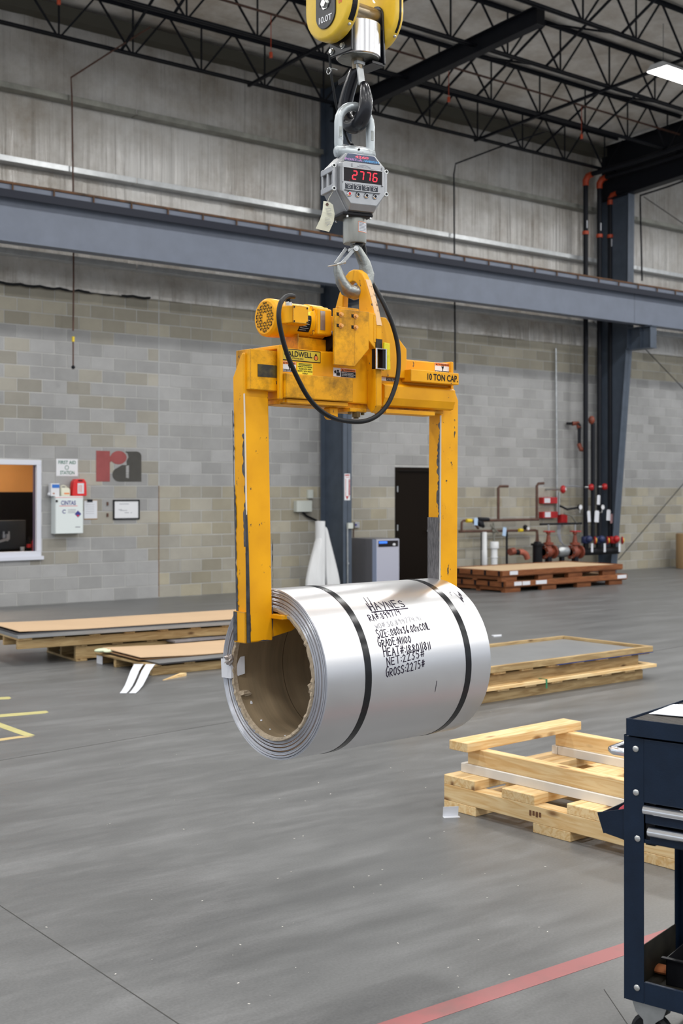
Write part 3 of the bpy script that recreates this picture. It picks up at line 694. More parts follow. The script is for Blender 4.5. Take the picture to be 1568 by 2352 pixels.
# window into the office
x0, x1, z0, z1 = WIN
win = thing('window_1', None, None, (x0, YW, z0), kind='structure')
m_ = MB(); wd, hh = x1-x0, z1-z0; fw = 0.075
m_.box(0, wd, -0.03, 0.06, 0, fw); m_.box(0, wd, -0.03, 0.06, hh-fw, hh); m_.box(wd-fw, wd, -0.03, 0.06, fw, hh-fw); m_.box(0, fw, -0.03, 0.06, fw, hh-fw)
m_.build('window_frame', 'vinyl', win, bevel=0.004)
MB().box(-0.03, wd+0.03, -0.06, 0.02, -0.055, 0.0).build('window_sill', 'vinyl', win, bevel=0.004)
MB().box(wd-fw-0.012, wd-fw, 0.033, 0.09, fw, hh-fw).build('window_jamb', mat('violet_grey_jamb', (0.16, 0.14, 0.24), 0.4), win)
MB().box(fw, wd-fw, 0.028, 0.032, fw, hh-fw).build('window_pane', 'glass', win)
m_ = MB(); m_.box(3.0, 9.8, YW+3.2, YW+3.3, 0, 3.0); tag(m_.build('wall_office_back', 'orange_wall'), kind='structure')
tag(MB().box(9.7, 9.8, YW+0.2, YW+3.2, 0, 3.0).build('wall_office_right', 'tan_wall'), kind='structure')
tag(MB().box(3.0, 9.8, YW+0.2, YW+3.3, 3.0, 3.05).build('wall_office_top', 'tan_wall'), kind='structure')
area(7.5, YW+1.6, 2.9, 1.6, 1.2, 120, col=(1.0, 0.80, 0.58))
p = onY(20, 1130, YW+1.5)
tag(MB().box(3.5, onY(72, 1140, YW+1.6).x, YW+1.5, YW+1.6, 0.0, 1.73).build('office_partition', 'office_dark', bevel=0.01), 'dark office partition behind the window', 'partition')
tag(MB().box(5.5, 9.1, YW+0.22, YW+0.95, 0.70, 0.79).build('office_desk', 'office_dark', bevel=0.005), 'dark desk just inside the office window', 'desk')
t = thing('computer_monitor', 'black computer monitor seen from behind through the office window', 'monitor', tuple(onY(22, 1235, YW+0.55)), kind=None)
FRt = FR[t]
zc_ = onY(22, 1235, YW+0.55).z
MB().box(-0.42, 0.27, 0, 0.05, -0.18, 0.27).build('screen_back', 'monitor', t, bevel=0.01)
m_ = MB(); m_.box(-0.115, -0.09, -0.02, 0, -0.03, 0.10); m_.box(-0.03, -0.005, -0.02, 0, -0.03, 0.10); m_.box(-0.12, 0.0, -0.015, 0, 0.0, 0.05); m_.box(-0.07, -0.04, -0.05, 0, -0.05, 0.06); m_.build('mount_bracket', 'alu', t)
MB().bar((-0.06, -0.05, -0.02), (-0.36, -0.10, -0.09), 0.035, 0.04).build('monitor_arm', 'alu', t, bevel=0.006)
MB().cyl((-0.36, -0.10, 0.792-zc_), (-0.36, -0.10, -0.06), 0.02, 12).build('arm_post', 'alu', t)
b = onY(51, 1262, YW+0.45); b.z = 0.79
t = thing('paper_cup', 'small white paper cup on the office desk', 'cup', tuple(b)); MB().lathe([(0, 0.026), (0.085, 0.036), (0.085, 0.033), (0.01, 0.024)], (0, 0, 0), (0, 0, 1), 16).build('cup_body', 'paper', t, smooth=True)
b = onY(66, 1262, YW+0.5); b.z = 0.79
t = thing('soda_bottle', 'dark cola bottle with red label behind the office window', 'bottle', tuple(b))
MB().lathe([(0, 0.03), (0.02, 0.036), (0.15, 0.034), (0.2, 0.018), (0.235, 0.012), (0.24, 0.012)], (0, 0, 0), (0, 0, 1), 16).build('bottle_body', 'black', t, smooth=True)
MB().lathe([(0.07, 0.0365), (0.125, 0.0365)], (0, 0, 0), (0, 0, 1), 16).build('bottle_label', 'red_bright', t, smooth=True)
b = onY(77, 1262, YW+0.4); b.z = 0.79
t = thing('water_bottle', 'slim red bottle with black cap behind the office window', 'bottle', tuple(b))
MB().lathe([(0, 0.024), (0.16, 0.024), (0.2, 0.014)], (0, 0, 0), (0, 0, 1), 16).build('bottle_body', 'red_bright', t, smooth=True)
MB().cyl((0, 0, 0.2), (0, 0, 0.235), 0.018, 12).build('bottle_cap', 'black', t, smooth=True)

def wall_thing(name, label, cat, px, py, off=0.0, kind=None): return thing(name, label, cat, tuple(W(px, py, off)), kind=kind)
def rect_on(t, l, tp, rgt, bt, off, th, name, m, bevel=0.0):
    mb_ = MB(); wbox(mb_, l, tp, rgt, bt, off, off+th); return mb_.build(name, m, t, local=False, bevel=bevel)
def wtext(t, body, l, tp, rgt, bt, off, m, name='lettering', shear=0):
    a = W(l, bt, off); wx = W(rgt, bt, off).x-a.x; hz = W((l+rgt)/2, tp, off).z-W((l+rgt)/2, bt, off).z; a.z = W((l+rgt)/2, bt, off).z
    return text(name, body, m, t, FR[t].inverted() @ a, (1, 0, 0), (0, 0, 1), wx, hz, 0.001, shear)
t = wall_thing('first_aid_sign', 'white FIRST AID STATION sign above the wall cabinet', 'sign', 153, 1094)
rect_on(t, 129, 1054, 178.5, 1093.5, 0.0, 0.004, 'sign_plate', 'white', 0.001)
wtext(t, 'FIRST AID', 134, 1058, 174, 1066, 0.004, 'green_print'); wtext(t, 'STATION', 138, 1081.5, 171, 1090, 0.004, 'green_print')
c = W(153.5, 1074, 0.0055); cr_ = MB(); rr = 0.035
cr_.lathe([(0, 0.034), (0, 0.026), (0.001, 0.026), (0.001, 0.034)], FR[t].inverted() @ c, (0, -1, 0), 20, closed=True); cr_.build('sign_emblem', 'green_print', t)
t = wall_thing('first_aid_cabinet', 'white first aid supply cabinet hung beside the office window', 'cabinet', 152, 1225)
m_ = MB(); a, b = W(126, 1224, 0.0), W(192, 1140, 0.0)
zt, zb_ = W(155, 1139.5, 0.15).z, W(155, 1226, 0.15).z; xa, xb = W(126.5, 1200, 0.15).x, W(190.5, 1200, 0.15).x
m_.box(xa, xb, YW-0.15, YW, zb_, zt); m_.build('cabinet_body', 'cab_white', t, local=False, bevel=0.006)
rect_on(t, 127.5, 1141, 190, 1225, 0.15, 0.012, 'cabinet_door', 'cab_white', 0.004)
wtext(t, 'CINTAS', 140, 1150, 174, 1160, 0.163, 'navy_print')
rect_on(t, 136, 1161.5, 178, 1162.5, 0.162, 0.001, 'printed_line', 'red_bright')
rect_on(t, 127, 1142, 190, 1143, 0.162, 0.001, 'printed_line', 'red_bright')
c = FR[t].inverted() @ W(130, 1151, 0.163); MB().cyl(c, c+Vector((0, -0.012, 0)), 0.018, 14).build('cabinet_lock', 'black', t)
c = FR[t].inverted() @ W(147.5, 1175, 0.163); MB().tube([c+Vector((0.026*math.cos(q), 0, 0.026*math.sin(q))) for q in [0.6+5*i/12 for i in range(13)]], 0.006, 6).build('printed_emblem', 'navy_print', t)
for k in range(3): rect_on(t, 156, 1170+k*3.5, 174, 1171.2+k*3.5, 0.162, 0.001, 'printed_line', 'grey_print')
c = FR[t].inverted() @ W(179, 1180.5, 0.163); q = 0.055; MB().prism([(c.x, c.z-q), (c.x+q, c.z), (c.x, c.z+q), (c.x-q, c.z)], 1, c.y-0.001, c.y).build('diamond_label', 'navy_print', t)
MB().prism([(c.x, c.z-q*0.8), (c.x+q*0.5, c.z-q*0.3), (c.x-q*0.5, c.z-q*0.3)], 1, c.y-0.002, c.y-0.001).build('diamond_accent', 'red_bright', t)
rect_on(t, 173, 1209.5, 184, 1211.5, 0.162, 0.001, 'printed_line', 'grey_print')
# items on top of the cabinet
ztop = zt
def on_cab(px, name, label, cat, yo=0.08): p = W(px, 1139, yo); return thing(name, label, cat, (p.x, p.y, ztop))
t = on_cab(118, 'carton', 'small blue and white carton on the left of the first aid cabinet', 'box'); s = 1/150
MB().box(-0.03, 0.11, -0.05, 0.04, 0, 0.195).build('carton_body', 'white', t, bevel=0.003)
MB().box(-0.012, 0.108, -0.0515, -0.05, 0.125, 0.18).build('carton_print', 'blue', t); MB().box(0.0, 0.03, -0.0515, -0.05, 0.03, 0.05).build('carton_print', 'orange_brown', t)
t = on_cab(113.5, 'tissue', 'crumpled white tissue beside the carton on the cabinet', 'tissue'); MB().sphere((0, 0, 0.03), 0.032, sq=(1, .8, .9)).build('tissue', 'paper', t, smooth=True)
t = on_cab(148, 'plastic_jug', 'white plastic jug with orange label in the middle of the cabinet top', 'jug')
MB().loft([[(-0.075, -0.05, 0), (0.075, -0.05, 0), (0.075, 0.05, 0), (-0.075, 0.05, 0)], [(-0.075, -0.05, 0.10), (0.075, -0.05, 0.10), (0.075, 0.05, 0.10), (-0.075, 0.05, 0.10)], [(-0.055, -0.03, 0.13), (0.06, -0.03, 0.13), (0.06, 0.03, 0.13), (-0.055, 0.03, 0.13)]]).build('jug_body', 'manila', t, bevel=0.012, smooth=True)
MB().tube([(-0.06, 0, 0.12), (-0.055, 0, 0.155), (-0.02, 0, 0.165), (0.02, 0, 0.155), (0.025, 0, 0.12)], 0.009, 8).build('jug_handle', 'manila', t, smooth=True)
MB().box(-0.03, 0.06, -0.052, -0.05, 0.03, 0.05).build('jug_label', 'label_orange', t)
t = on_cab(179, 'red_canister', 'red plastic canister with white label on the right of the cabinet top', 'canister')
m_ = MB(); m_.prism([(-0.115, 0), (0.12, 0), (0.125, 0.03), (0.115, 0.22), (0.08, 0.265), (-0.06, 0.265), (-0.10, 0.22), (-0.12, 0.03)], 1, -0.06, 0.06); m_.build('canister_body', 'red_bright', t, bevel=0.012, seg=3, smooth=True)
MB().box(-0.025, 0.045, -0.066, -0.06, 0.232, 0.25).build('canister_grip', 'black', t)
MB().box(-0.035, 0.07, -0.0625, -0.06, 0.04, 0.2).build('canister_label', 'paper', t)
for k in range(3): MB().box(-0.015+k*0.022, -0.008+k*0.022, -0.0635, -0.0625, 0.06, 0.17).build('label_print', 'marker_red', t)
t = wall_thing('clipboard', 'clipboard with white sheets hung right of the first aid cabinet', 'clipboard', 208, 1193, 0.0)
rect_on(t, 193, 1149, 223.5, 1193, 0.0, 0.006, 'board', mat('brown_hardboard', (0.35, 0.20, 0.08), 0.6)); rect_on(t, 193, 1150, 223, 1191, 0.006, 0.004, 'sheets', 'paper'); rect_on(t, 200, 1147, 212, 1153, 0.010, 0.012, 'clip', 'steel_dark', 0.002)
for k in range(5): rect_on(t, 197, 1159+k*5, 216, 1159.6+k*5, 0.010, 0.0006, 'writing_line', 'grey_print')
t = wall_thing('whiteboard', 'small black framed whiteboard with faint writing on the block wall', 'whiteboard', 289, 1193)
m_ = MB(); a, b = W(259, 1193, 0), W(319.5, 1148, 0); zt2, zb2 = W(289, 1148, 0).z, W(289, 1193, 0).z
for bx_ in ((a.x, b.x, zt2-0.022, zt2), (a.x, b.x, zb2, zb2+0.022), (a.x, a.x+0.022, zb2, zt2), (b.x-0.022, b.x, zb2, zt2)): m_.box(bx_[0], bx_[1], YW-0.02, YW, bx_[2], bx_[3])
m_.build('board_frame', 'black', t, local=False); rect_on(t, 261, 1150, 317.5, 1191, 0.0, 0.012, 'writing_surface', 'white')
for l, r_, y in ((274, 296, 1157), (276, 292, 1172), (286, 296, 1177), (300, 303, 1177), (272, 280, 1170)): rect_on(t, l, y, r_, y+1.2, 0.012, 0.0008, 'writing_line', 'grey_print')
for i, (px, py) in enumerate(((246, 1157), (246, 1183))): tag((lambda o: o)(rect_on(thing('wall_stub', 'small rusty bolt stub in the wall left of the whiteboard, %s one' % ('upper', 'lower')[i], 'bolt', tuple(W(px, py))), px-1.5, py-4, px+2, py+4, 0, 0.02, 'bolt_head', 'rust')))
# painted lettering "ra" : thin paint layer, part of the wall
def wpoly(pts, m, name, th=0.0025):
    out = [(W(x, y).x, W(x, y).z) for x, y in pts]
    return MB().prism(out, 1, YW-0.0015-th, YW-0.0015).build(name, m, wall)
def arc(cx, cy, rx, ry, a0, a1, n=16): return [(cx+rx*math.cos(math.radians(a0+(a1-a0)*i/n)), cy+ry*math.sin(math.radians(a0+(a1-a0)*i/n))) for i in range(n+1)]
tag(wpoly([(220.5, 1035), (252, 1036), (252, 1106), (220.5, 1106)], 'logo_red', 'painted_letter'), 'faded red letter r painted on the blocks')
wpoly(arc(272, 1051, 18.5, 15.5, 0, 345, 22), 'logo_red', 'painted_letter', 0.003)
wpoly([(252, 1049), (258, 1042), (258, 1058), (252, 1062)], 'logo_red', 'painted_letter', 0.0028)
tag(wpoly([(287, 1037)]+arc(313, 1048, 11.5, 11, -90, 0, 6)+[(324.5, 1106), (296, 1106), (296, 1068), (291, 1068), (290, 1060), (295, 1050), (293, 1042)], 'logo_dark', 'painted_letter'), 'faded black letter a painted on the blocks')
wpoly([(296, 1068), (296, 1068.5), (289, 1070), (289, 1097), (296, 1099), (296, 1106), (280, 1106)]+arc(274, 1090, 16, 16, 90, 250, 10)+[(280, 1068)], 'logo_dark', 'painted_letter')

# ---- boxes left of the middle column
t = wall_thing('junction_box', 'beige junction box with black lead left of the middle column', 'box', 691, 1175)
rect_on(t, 674, 1150, 709, 1175.5, 0, 0.10, 'box_body', 'beige', 0.006); m_ = MB(); m_.tube([W(695, 1176, 0.04), W(704, 1185, 0.04), W(727, 1196, 0.06)], 0.02, 8); m_.build('lead', 'black', t, local=False, smooth=True)
t = wall_thing('wall_sensor', 'small white box above the junction box', 'box', 709, 1144); rect_on(t, 704, 1125, 715.5, 1144.5, 0, 0.05, 'box_body', 'beige', 0.004)
# sign on the column flange
Yc1 = 17.0
t = thing('extinguisher_sign', 'narrow red and white arrow sign on the middle column', 'sign', tuple(onY(797, 1149, Yc1)))
def rect_Y(t, l, tp, r_, bt, Y, th, name, m, bevel=0.0):
    a, b = onY(l, bt, Y), onY(r_, tp, Y); mid = (l+r_)/2
    return MB().box(a.x, b.x, Y-th, Y, onY(mid, bt, Y).z, onY(mid, tp, Y).z).build(name, m, t, local=False, bevel=bevel)
rect_Y(t, 790.5, 1088, 803.5, 1149, Yc1, 0.003, 'sign_plate', 'white'); 
for l, tp, r_, bt in ((792, 1090, 802, 1093), (793, 1100, 794, 1140), (801, 1100, 802, 1140), (793, 1096, 802, 1097)): rect_Y(t, l, tp, r_, bt, Yc1-0.003, 0.001, 'sign_print', 'red')
a = FR[t].inverted() @ onY(797, 1147.5, Yc1-0.003); q1 = 0.032
MB().prism([(a.x, a.z), (a.x+q1, a.z+0.06), (a.x-q1, a.z+0.06)], 1, -0.005, -0.003).build('sign_arrow', 'red', t)
text('lettering', 'FIRE EXTINGUISHER', 'red', t, FR[t].inverted() @ onY(800, 1102, Yc1-0.0042), (0, 0, -1), (1, 0, 0), 0.27, 0.035, 0.0006)
t = thing('outlet_conduit', 'grey outlet box with conduit on the flange of the middle column', 'conduit', tuple(onY(798, 1345, Yc1)))
rect_Y(t, 795.5, 1201, 807, 1214, Yc1, 0.05, 'outlet_box', 'beige', 0.003); m_ = MB(); m_.tube([onY(797.5, 1214, Yc1-0.02), onY(798, 1345, Yc1-0.02)], 0.014, 8); m_.cyl(onY(798.5, 1292, Yc1-0.02), onY(798.5, 1296, Yc1-0.02), 0.024, 10); m_.build('conduit_tube', 'galv', t, local=False, smooth=True)
t = wall_thing('doorbell', 'small grey round button box beside the middle column', 'button', 817, 1212); rect_on(t, 811, 1199, 822, 1212, 0, 0.05, 'box_body', 'alu', 0.004); c = FR[t].inverted() @ W(816.5, 1205.5, 0.05); MB().cyl(c, c+Vector((0, -0.015, 0)), 0.02, 14).build('button', 'navy_print', t)
m_ = MB(); m_.tube([W(812, 1212, 0.02), W(812, 1345, 0.02)], 0.010, 8); m_.build('conduit_tube', 'rust', t, local=False, smooth=True)
# ---- door
x0, x1, z0, z1 = DOOR
dr_ = thing('door_1', None, None, (x0, YW, 0), kind='structure')
m_ = MB(); m_.box(0, 0.05, -0.01, 0.15, 0, 2.2); m_.box(x1-x0-0.05, x1-x0, -0.01, 0.15, 0, 2.2); m_.box(0.05, x1-x0-0.05, -0.01, 0.15, 2.13, 2.2); m_.build('door_frame', 'door', dr_)
MB().box(0.052, x1-x0-0.052, 0.04, 0.085, 0.005, 2.128).build('door_leaf', 'door', dr_)
pr = MB().box(0.035, 0.06, -0.02, 0.038, 0, 0.11).build('door_hinge', 'galv', dr_); pr.location = (0, 0, 1.73)
for z in (1.0, 0.25): o = pr.copy(); COL.objects.link(o); o.location = (0, 0, z)
m_ = MB(); m_.cyl((x1-x0-0.13, 0.04, 1.0), (x1-x0-0.13, -0.04, 1.0), 0.03, 12); m_.bar((x1-x0-0.12, -0.04, 1.0), (x1-x0-0.27, -0.045, 0.985), 0.02, 0.022); m_.build('door_handle', 'chrome', dr_, bevel=0.003)
# ---- grey machine cabinet
Yd = YW-0.75
t = thing('charger_cabinet', 'light grey floor cabinet with blue display left of the dark door', 'cabinet', (0, 0, 0))
xl = onY(863, 1300, Yd).x; xr = onY(915, 1300, Yd).x; ztc = onY(890, 1237, Yd).z
FR[t] = Matrix.Translation((xl, Yd, 0)); t.matrix_world = FR[t]; cw = xr-xl
MB().box(0, cw, 0, 0.70, 0.03, ztc).build('cabinet_body', 'cab_grey_dark', t, bevel=0.008)
MB().box(0.0, cw, -0.02, -0.001, 0.06, ztc-0.01).build('front_panel', 'cab_grey', t, bevel=0.006)
MB().box(-0.001, 0.02, -0.019, 0.10, 0.06, ztc-0.01).build('corner_trim', mat('pale_blue_trim', (0.40, 0.47, 0.66), 0.4), t)
MB().box(0.04, cw-0.03, -0.026, -0.02, ztc-0.145, ztc-0.035).build('display_panel', 'dark_screen', t)
MB().box(0.05, 0.24, -0.028, -0.026, ztc-0.085, ztc-0.045).build('display_screen', mat('blue_lit_screen', (0.03, 0.14, 0.6), emit=1.2), t)
MB().sphere((cw-0.13, -0.03, ztc-0.11), 0.03, sq=(1.2, .4, .8)).build('knob', 'white', t, smooth=True)
MB().box(0.03, cw-0.03, 0.03, 0.67, 0, 0.03).build('plinth', 'black', t)
# ---- roll of film leaning at the column
bx = onY(735, 1345, 16.75); 
t = thing('film_roll', 'white roll of wrapping film with loose film, standing at the middle column', 'roll', (bx.x, 16.75, 0))
tz = onY(737, 1197, 16.75).z
MB().lathe([(0.0, 0.085), (tz, 0.085), (tz, 0.075), (tz-0.03, 0.072)], (0, 0, 0), (0, 0, 1), 20).build('roll_core', 'plastic_wrap', t, smooth=True)
m_ = MB(); loops = []
for z, xl_, xr_, dy in ((0.0, -0.34, 0.02, .10), (0.22, -0.33, 0.02, .10), (0.52, -0.25, 0.02, .09), (0.82, -0.13, 0.0, .05), (0.98, -0.08, -0.02, .02)):
    loops.append([(xl_, -0.02-0.2*dy, z), ((xl_+xr_)/2, -0.10-dy*0.3, z), (xr_, -0.1, z), (xr_, 0.02, z), ((xl_+xr_)/2, 0.05, z), (xl_, 0.03, z)])
m_.loft(loops); m_.build('loose_film', 'plastic_wrap', t, smooth=True, sub=1)
m_ = MB(); loops = []
for z, xl_, xr_ in ((0.0, 0.10, 0.47), (0.3, 0.085, 0.41), (0.7, 0.08, 0.27), (1.0, 0.075, 0.17), (1.15, 0.07, 0.11)):
    loops.append([(xl_, -0.05, z), ((xl_+xr_)/2, -0.09, z), (xr_, -0.03, z), (xr_, 0.02, z), (xl_, 0.03, z)])
m_.loft(loops); m_.build('loose_film', 'plastic_wrap', t, smooth=True, sub=1)
# ================================================================ SPRINKLER RISERS AND VALVES (right of the door)
YP = 17.36
def V(px, py, Y=None): return onY(px, py, YP if Y is None else Y)
def tubething(name, label, cat, pts, r, m, group=None, n=10):
    t_ = thing(name, label, cat, tuple(pts[0]), group=group)
    mb_ = MB().tube(pts, r, n); mb_.build('pipe_body', m, t_, local=False, smooth=True); return t_
# risers
for px, ytop, ybot, r, lab, cy_ in ((1344.5, 418, 1238, 0.052, 'leftmost tall black sprinkler riser pipe', 535), (1376, 425, 1240, 0.052, 'tall black sprinkler riser in front of the column web', 542), (1401, 462, 1232, 0.050, 'rightmost tall black sprinkler riser by the column flange', 543)):
    t = thing('sprinkler_riser', lab, 'pipe', (V(px, 1238).x, YP, 0), group='tall sprinkler risers at the right column')
    x = V(px, 1000).x; zt, zb_ = V(px, ytop).z, V(px, ybot).z
    m_ = MB(); m_.cyl((x, YP, zb_), (x, YP, zt), r, 16); m_.build('riser_pipe', 'steel_dark', t, local=False, smooth=True)
    m_ = MB(); m_.tube([(x, YP, zt-0.08), (x, YP, zt+0.03), (x+0.02, YP-0.05, zt+0.12), (x+0.03, YP-0.16, zt+0.14)], [r*1.25, r*1.3, r*1.3, r*1.2], 14); m_.build('elbow_coupling', 'coupling', t, local=False, smooth=True)
    zc = V(px, cy_).z; m_ = MB(); m_.cyl((x, YP, zc-0.035), (x, YP, zc+0.035), r*1.35, 16); m_.build('coupling', 'coupling', t, local=False, smooth=True)
    m_ = MB(); m_.tube([(x+0.02, YP-0.12, zt+0.14), (x+0.10, YP-1.2, zt+0.19), (x+0.10, 9.0, zt+0.62)], r, 14); m_.build('branch_main', 'steel_dark', t, local=False, smooth=True)
    z3 = zt-0.9; m_ = MB(); m_.box(x-0.03, x+0.0, YP-r-0.004, YP-r, z3-0.08, z3+0.08); m_.build('paper_sticker', 'paper', t, local=False)
tubething('riser_stub', 'short black riser with orange elbow between the tall risers', 'pipe', [V(1361, 1240), V(1361, 972)], 0.045, 'steel_dark')
tag(MB().sphere(V(1358, 965), 0.09, sq=(.8, .8, 1)).build('pipe_elbow', 'pipe_red', smooth=True), 'orange red elbow on top of the short riser', 'fitting')
t = tubething('test_pipe', 'short test pipe with orange red elbows high on the wall', 'pipe', [V(1325, 972, 17.55), V(1330, 976, 17.5), V(1330, 1022, 17.5), V(1334, 1030, 17.45)], 0.036, 'steel_dark')
m_ = MB(); m_.tube([V(1314, 973, 17.6), V(1326, 972, 17.55), V(1330, 984, 17.5)], 0.05, 10); m_.tube([V(1329.5, 1020, 17.5), V(1333, 1032, 17.45), V(1346, 1033, 17.4)], 0.05, 10); m_.build('elbow', 'pipe_red', t, local=False, smooth=True)
m_ = MB(); m_.cyl(V(1300, 973, 17.7), V(1314, 973, 17.6), 0.03); m_.build('nipple', 'black', t, local=False)
# conduit
tubething('wall_conduit', 'thin galvanised conduit running down the wall to the red box', 'conduit', [V(1276, 800, 17.68), V(1279, 1182, 17.68)], 0.022, 'galv')
tubething('wall_conduit', 'short second conduit beside the thin conduit above the red box', 'conduit', [V(1284, 1130, 17.66), V(1284, 1182, 17.66)], 0.02, 'galv')
# rusty pipes
tubething('gas_pipe', 'rusty vertical pipe with elbow nearest the lifting beam leg', 'pipe', [V(1166, 1117, 17.5), V(1148, 1117, 17.5), V(1144, 1121, 17.5), V(1144, 1195, 17.5)], 0.028, 'rust')
tubething('gas_pipe', 'rusty vertical pipe with elbow left of the red alarm boxes', 'pipe', [V(1248, 1110, 17.5), V(1236, 1111, 17.5), V(1232.5, 1116, 17.5), V(1232.5, 1192, 17.5)], 0.028, 'rust')
tubething('gas_pipe', 'long rusty horizontal pipe joining the two vertical pipes', 'pipe', [V(1105, 1196, 17.5), V(1236, 1193, 17.5)], 0.028, 'rust')
t = tubething('water_pipe', 'dark low horizontal pipe with yellow grip, gauge and blue tag', 'pipe', [V(1054, 1221, 17.5), V(1115, 1220, 17.5), V(1230, 1218, 17.5), V(1233, 1222, 17.5), V(1233, 1245, 17.5)], 0.026, 'rust')
m_ = MB(); m_.cyl(V(1191, 1218, 17.46), V(1199, 1218, 17.46), 0.036); m_.build('valve_grip', 'valve_yellow', t, local=False)
m_ = MB(); m_.sphere(V(1206, 1211, 17.42), 0.05); m_.build('gauge_body', 'black', t, local=False); m_ = MB(); c = V(1211, 1214, 17.38); m_.cyl(c, c+Vector((0, -0.03, 0)), 0.032, 14); m_.build('gauge_dial', 'white', t, local=False)
for px in (1106, 1163.5):
    m_ = MB(); m_.cyl(V(px, 1221, 17.5), Vector((V(px, 1221, 17.5).x, 17.5, 0)), 0.022, 8); m_.build('pipe_leg', 'steel_dark', t, local=False, smooth=True)
t = tubething('bypass_pipe', 'dark bypass pipe with yellow grip and angled valve at the left', 'pipe', [V(1059.5, 1220, 17.48), V(1060, 1200, 17.48), V(1064, 1196, 17.48), V(1085, 1196, 17.48), V(1098, 1214, 17.48)], 0.024, 'rust')
m_ = MB(); m_.cyl(V(1071, 1196, 17.44), V(1082, 1196, 17.44), 0.038); m_.build('valve_grip', 'valve_yellow', t, local=False)
m_ = MB(); m_.tube([V(1096, 1196, 17.46), V(1104, 1203, 17.44), V(1110, 1210, 17.46)], [0.03, 0.07, 0.03], 10); m_.tube([V(1098, 1192, 17.46), V(1122, 1193, 17.46)], 0.035, 8); m_.build('valve_body', 'steel_dark', t, local=False, smooth=True)
t = thing('drain_valve', 'small greyish ball valve between the two white drain pipes', 'valve', tuple(V(1134, 1243, 17.5)))
m_ = MB(); m_.sphere(V(1133, 1218, 17.5), 0.06); m_.tube([V(1133, 1200, 17.5), V(1134, 1243, 17.5)], 0.022, 8); m_.tube([V(1126, 1206, 17.45), V(1144, 1224, 17.45)], 0.018, 8); m_.build('valve_body', 'galv_dirty', t, local=False, smooth=True)
for px, yt, lab, rr in ((1112, 1222, 'slim white PVC drain pipe', 0.05), (1134.5, 1244, 'thick white PVC drain pipe with wide cap', 0.066)):
    b = V(px, 1290, 17.4); t = thing('drain_pipe', lab, 'pipe', (b.x, 17.4, 0)); zt = V(px, yt, 17.4).z
    prof = [(0, rr), (0.3, rr), (0.31, rr*1.1), (zt*0.62, rr*1.1), (zt*0.62+.01, rr), (zt-0.02, rr), (zt, rr*0.9)] if rr < .06 else [(0, rr), (0.42, rr), (0.43, rr*1.12), (zt-0.3, rr*1.12), (zt-0.28, rr), (zt-0.14, rr*1.0), (zt-0.13, rr*1.4), (zt-0.02, rr*1.4), (zt, rr*1.25)]
    MB().lathe(prof, (0, 0, 0), (0, 0, 1), 20).build('pipe_body', 'pvc', t, smooth=True)
def hang_tag(px, py, w_, h_, m, label, Y=17.28, group='white inspection tags on the risers', tilt=0.08):
    c = V(px, py, Y); s_ = c.y and (c-Vector((0, 0, H))).dot(FW)/FPX
    mb_ = MB(Matrix.Translation(c) @ Matrix.Rotation(tilt, 4, 'Y')); hw, hh = w_*s_/2*1.15, h_*s_/2
    mb_.prism([(-hw, -hh), (hw, -hh), (hw, hh*0.8), (hw*0.6, hh), (-hw*0.6, hh), (-hw, hh*0.8)], 1, -0.003, 0.0)
    return tag(mb_.build('inspection_tag', m), label, 'tag', group)
hang_tag(1352, 1186, 9, 26, 'paper', 'white inspection tag leftmost on the risers', tilt=-0.1); hang_tag(1370, 1186, 13, 27, 'paper', 'wide white inspection tag second from left on the risers'); hang_tag(1397, 1183, 12, 25, 'paper', 'white inspection tag rightmost on the risers')
hang_tag(1374, 1148, 9, 22, 'paper', 'white inspection tag highest on the risers'); hang_tag(1405, 1191, 12, 21, mat('pink_tag', (0.7, 0.42, 0.44), 0.7), 'pink inspection tag at the right riser', tilt=-0.12, Y=17.30)
hang_tag(1092.5, 1198, 10, 17, 'tag_blue', 'pale blue tag on the bypass pipe', Y=17.40); hang_tag(1158, 1221, 10, 20, 'tag_blue', 'pale blue tag on the low dark pipe', Y=17.40, tilt=0.15)
# bells
for i, (px, py) in enumerate(((1290.5, 1124), (1355, 1119), (1386, 1118), (1412, 1117))):
    c = V(px, py, 17.3); t = thing('alarm_bell' if i == 0 else 'flow_switch', ['red alarm bell beside the thin conduit', 'red flow switch on the leftmost riser', 'red flow switch on the middle riser', 'red flow switch with white cap on the rightmost riser'][i], 'bell', tuple(c))
    t['category'] = 'bell' if i == 0 else 'switch'
    MB().lathe([(-0.03, 0.05), (0, 0.085 if i in (0, 3) else 0.07), (0.035, 0.085 if i in (0, 3) else 0.07), (0.07, 0.05)], (0, 0, 0), (0.5, -0.85, 0), 18).build('bell_shell', 'red', t, smooth=True)
    if i == 0: MB().cyl((-0.01, 0.02, 0), (-0.01, 0.44, 0), 0.02, 8).build('bell_bracket', 'galv', t)
    if i in (0, 3): MB().lathe([(0.07, 0.03), (0.085, 0.028)], (0, 0, 0), (0.5, -0.85, 0), 12).build('bell_cap', 'white', t)
    else: MB().cyl((-0.14, 0.02, 0), (-0.02, 0, 0), 0.02, 8).build('switch_stem', 'galv', t)
tubething('alarm_wire', 'thin grey cable between the red bell and the risers', 'cable', [V(1296, 1116, 17.5), V(1318, 1116, 17.5), V(1335, 1119, 17.45), V(1412, 1119, 17.42)], 0.009, 'grey_print')
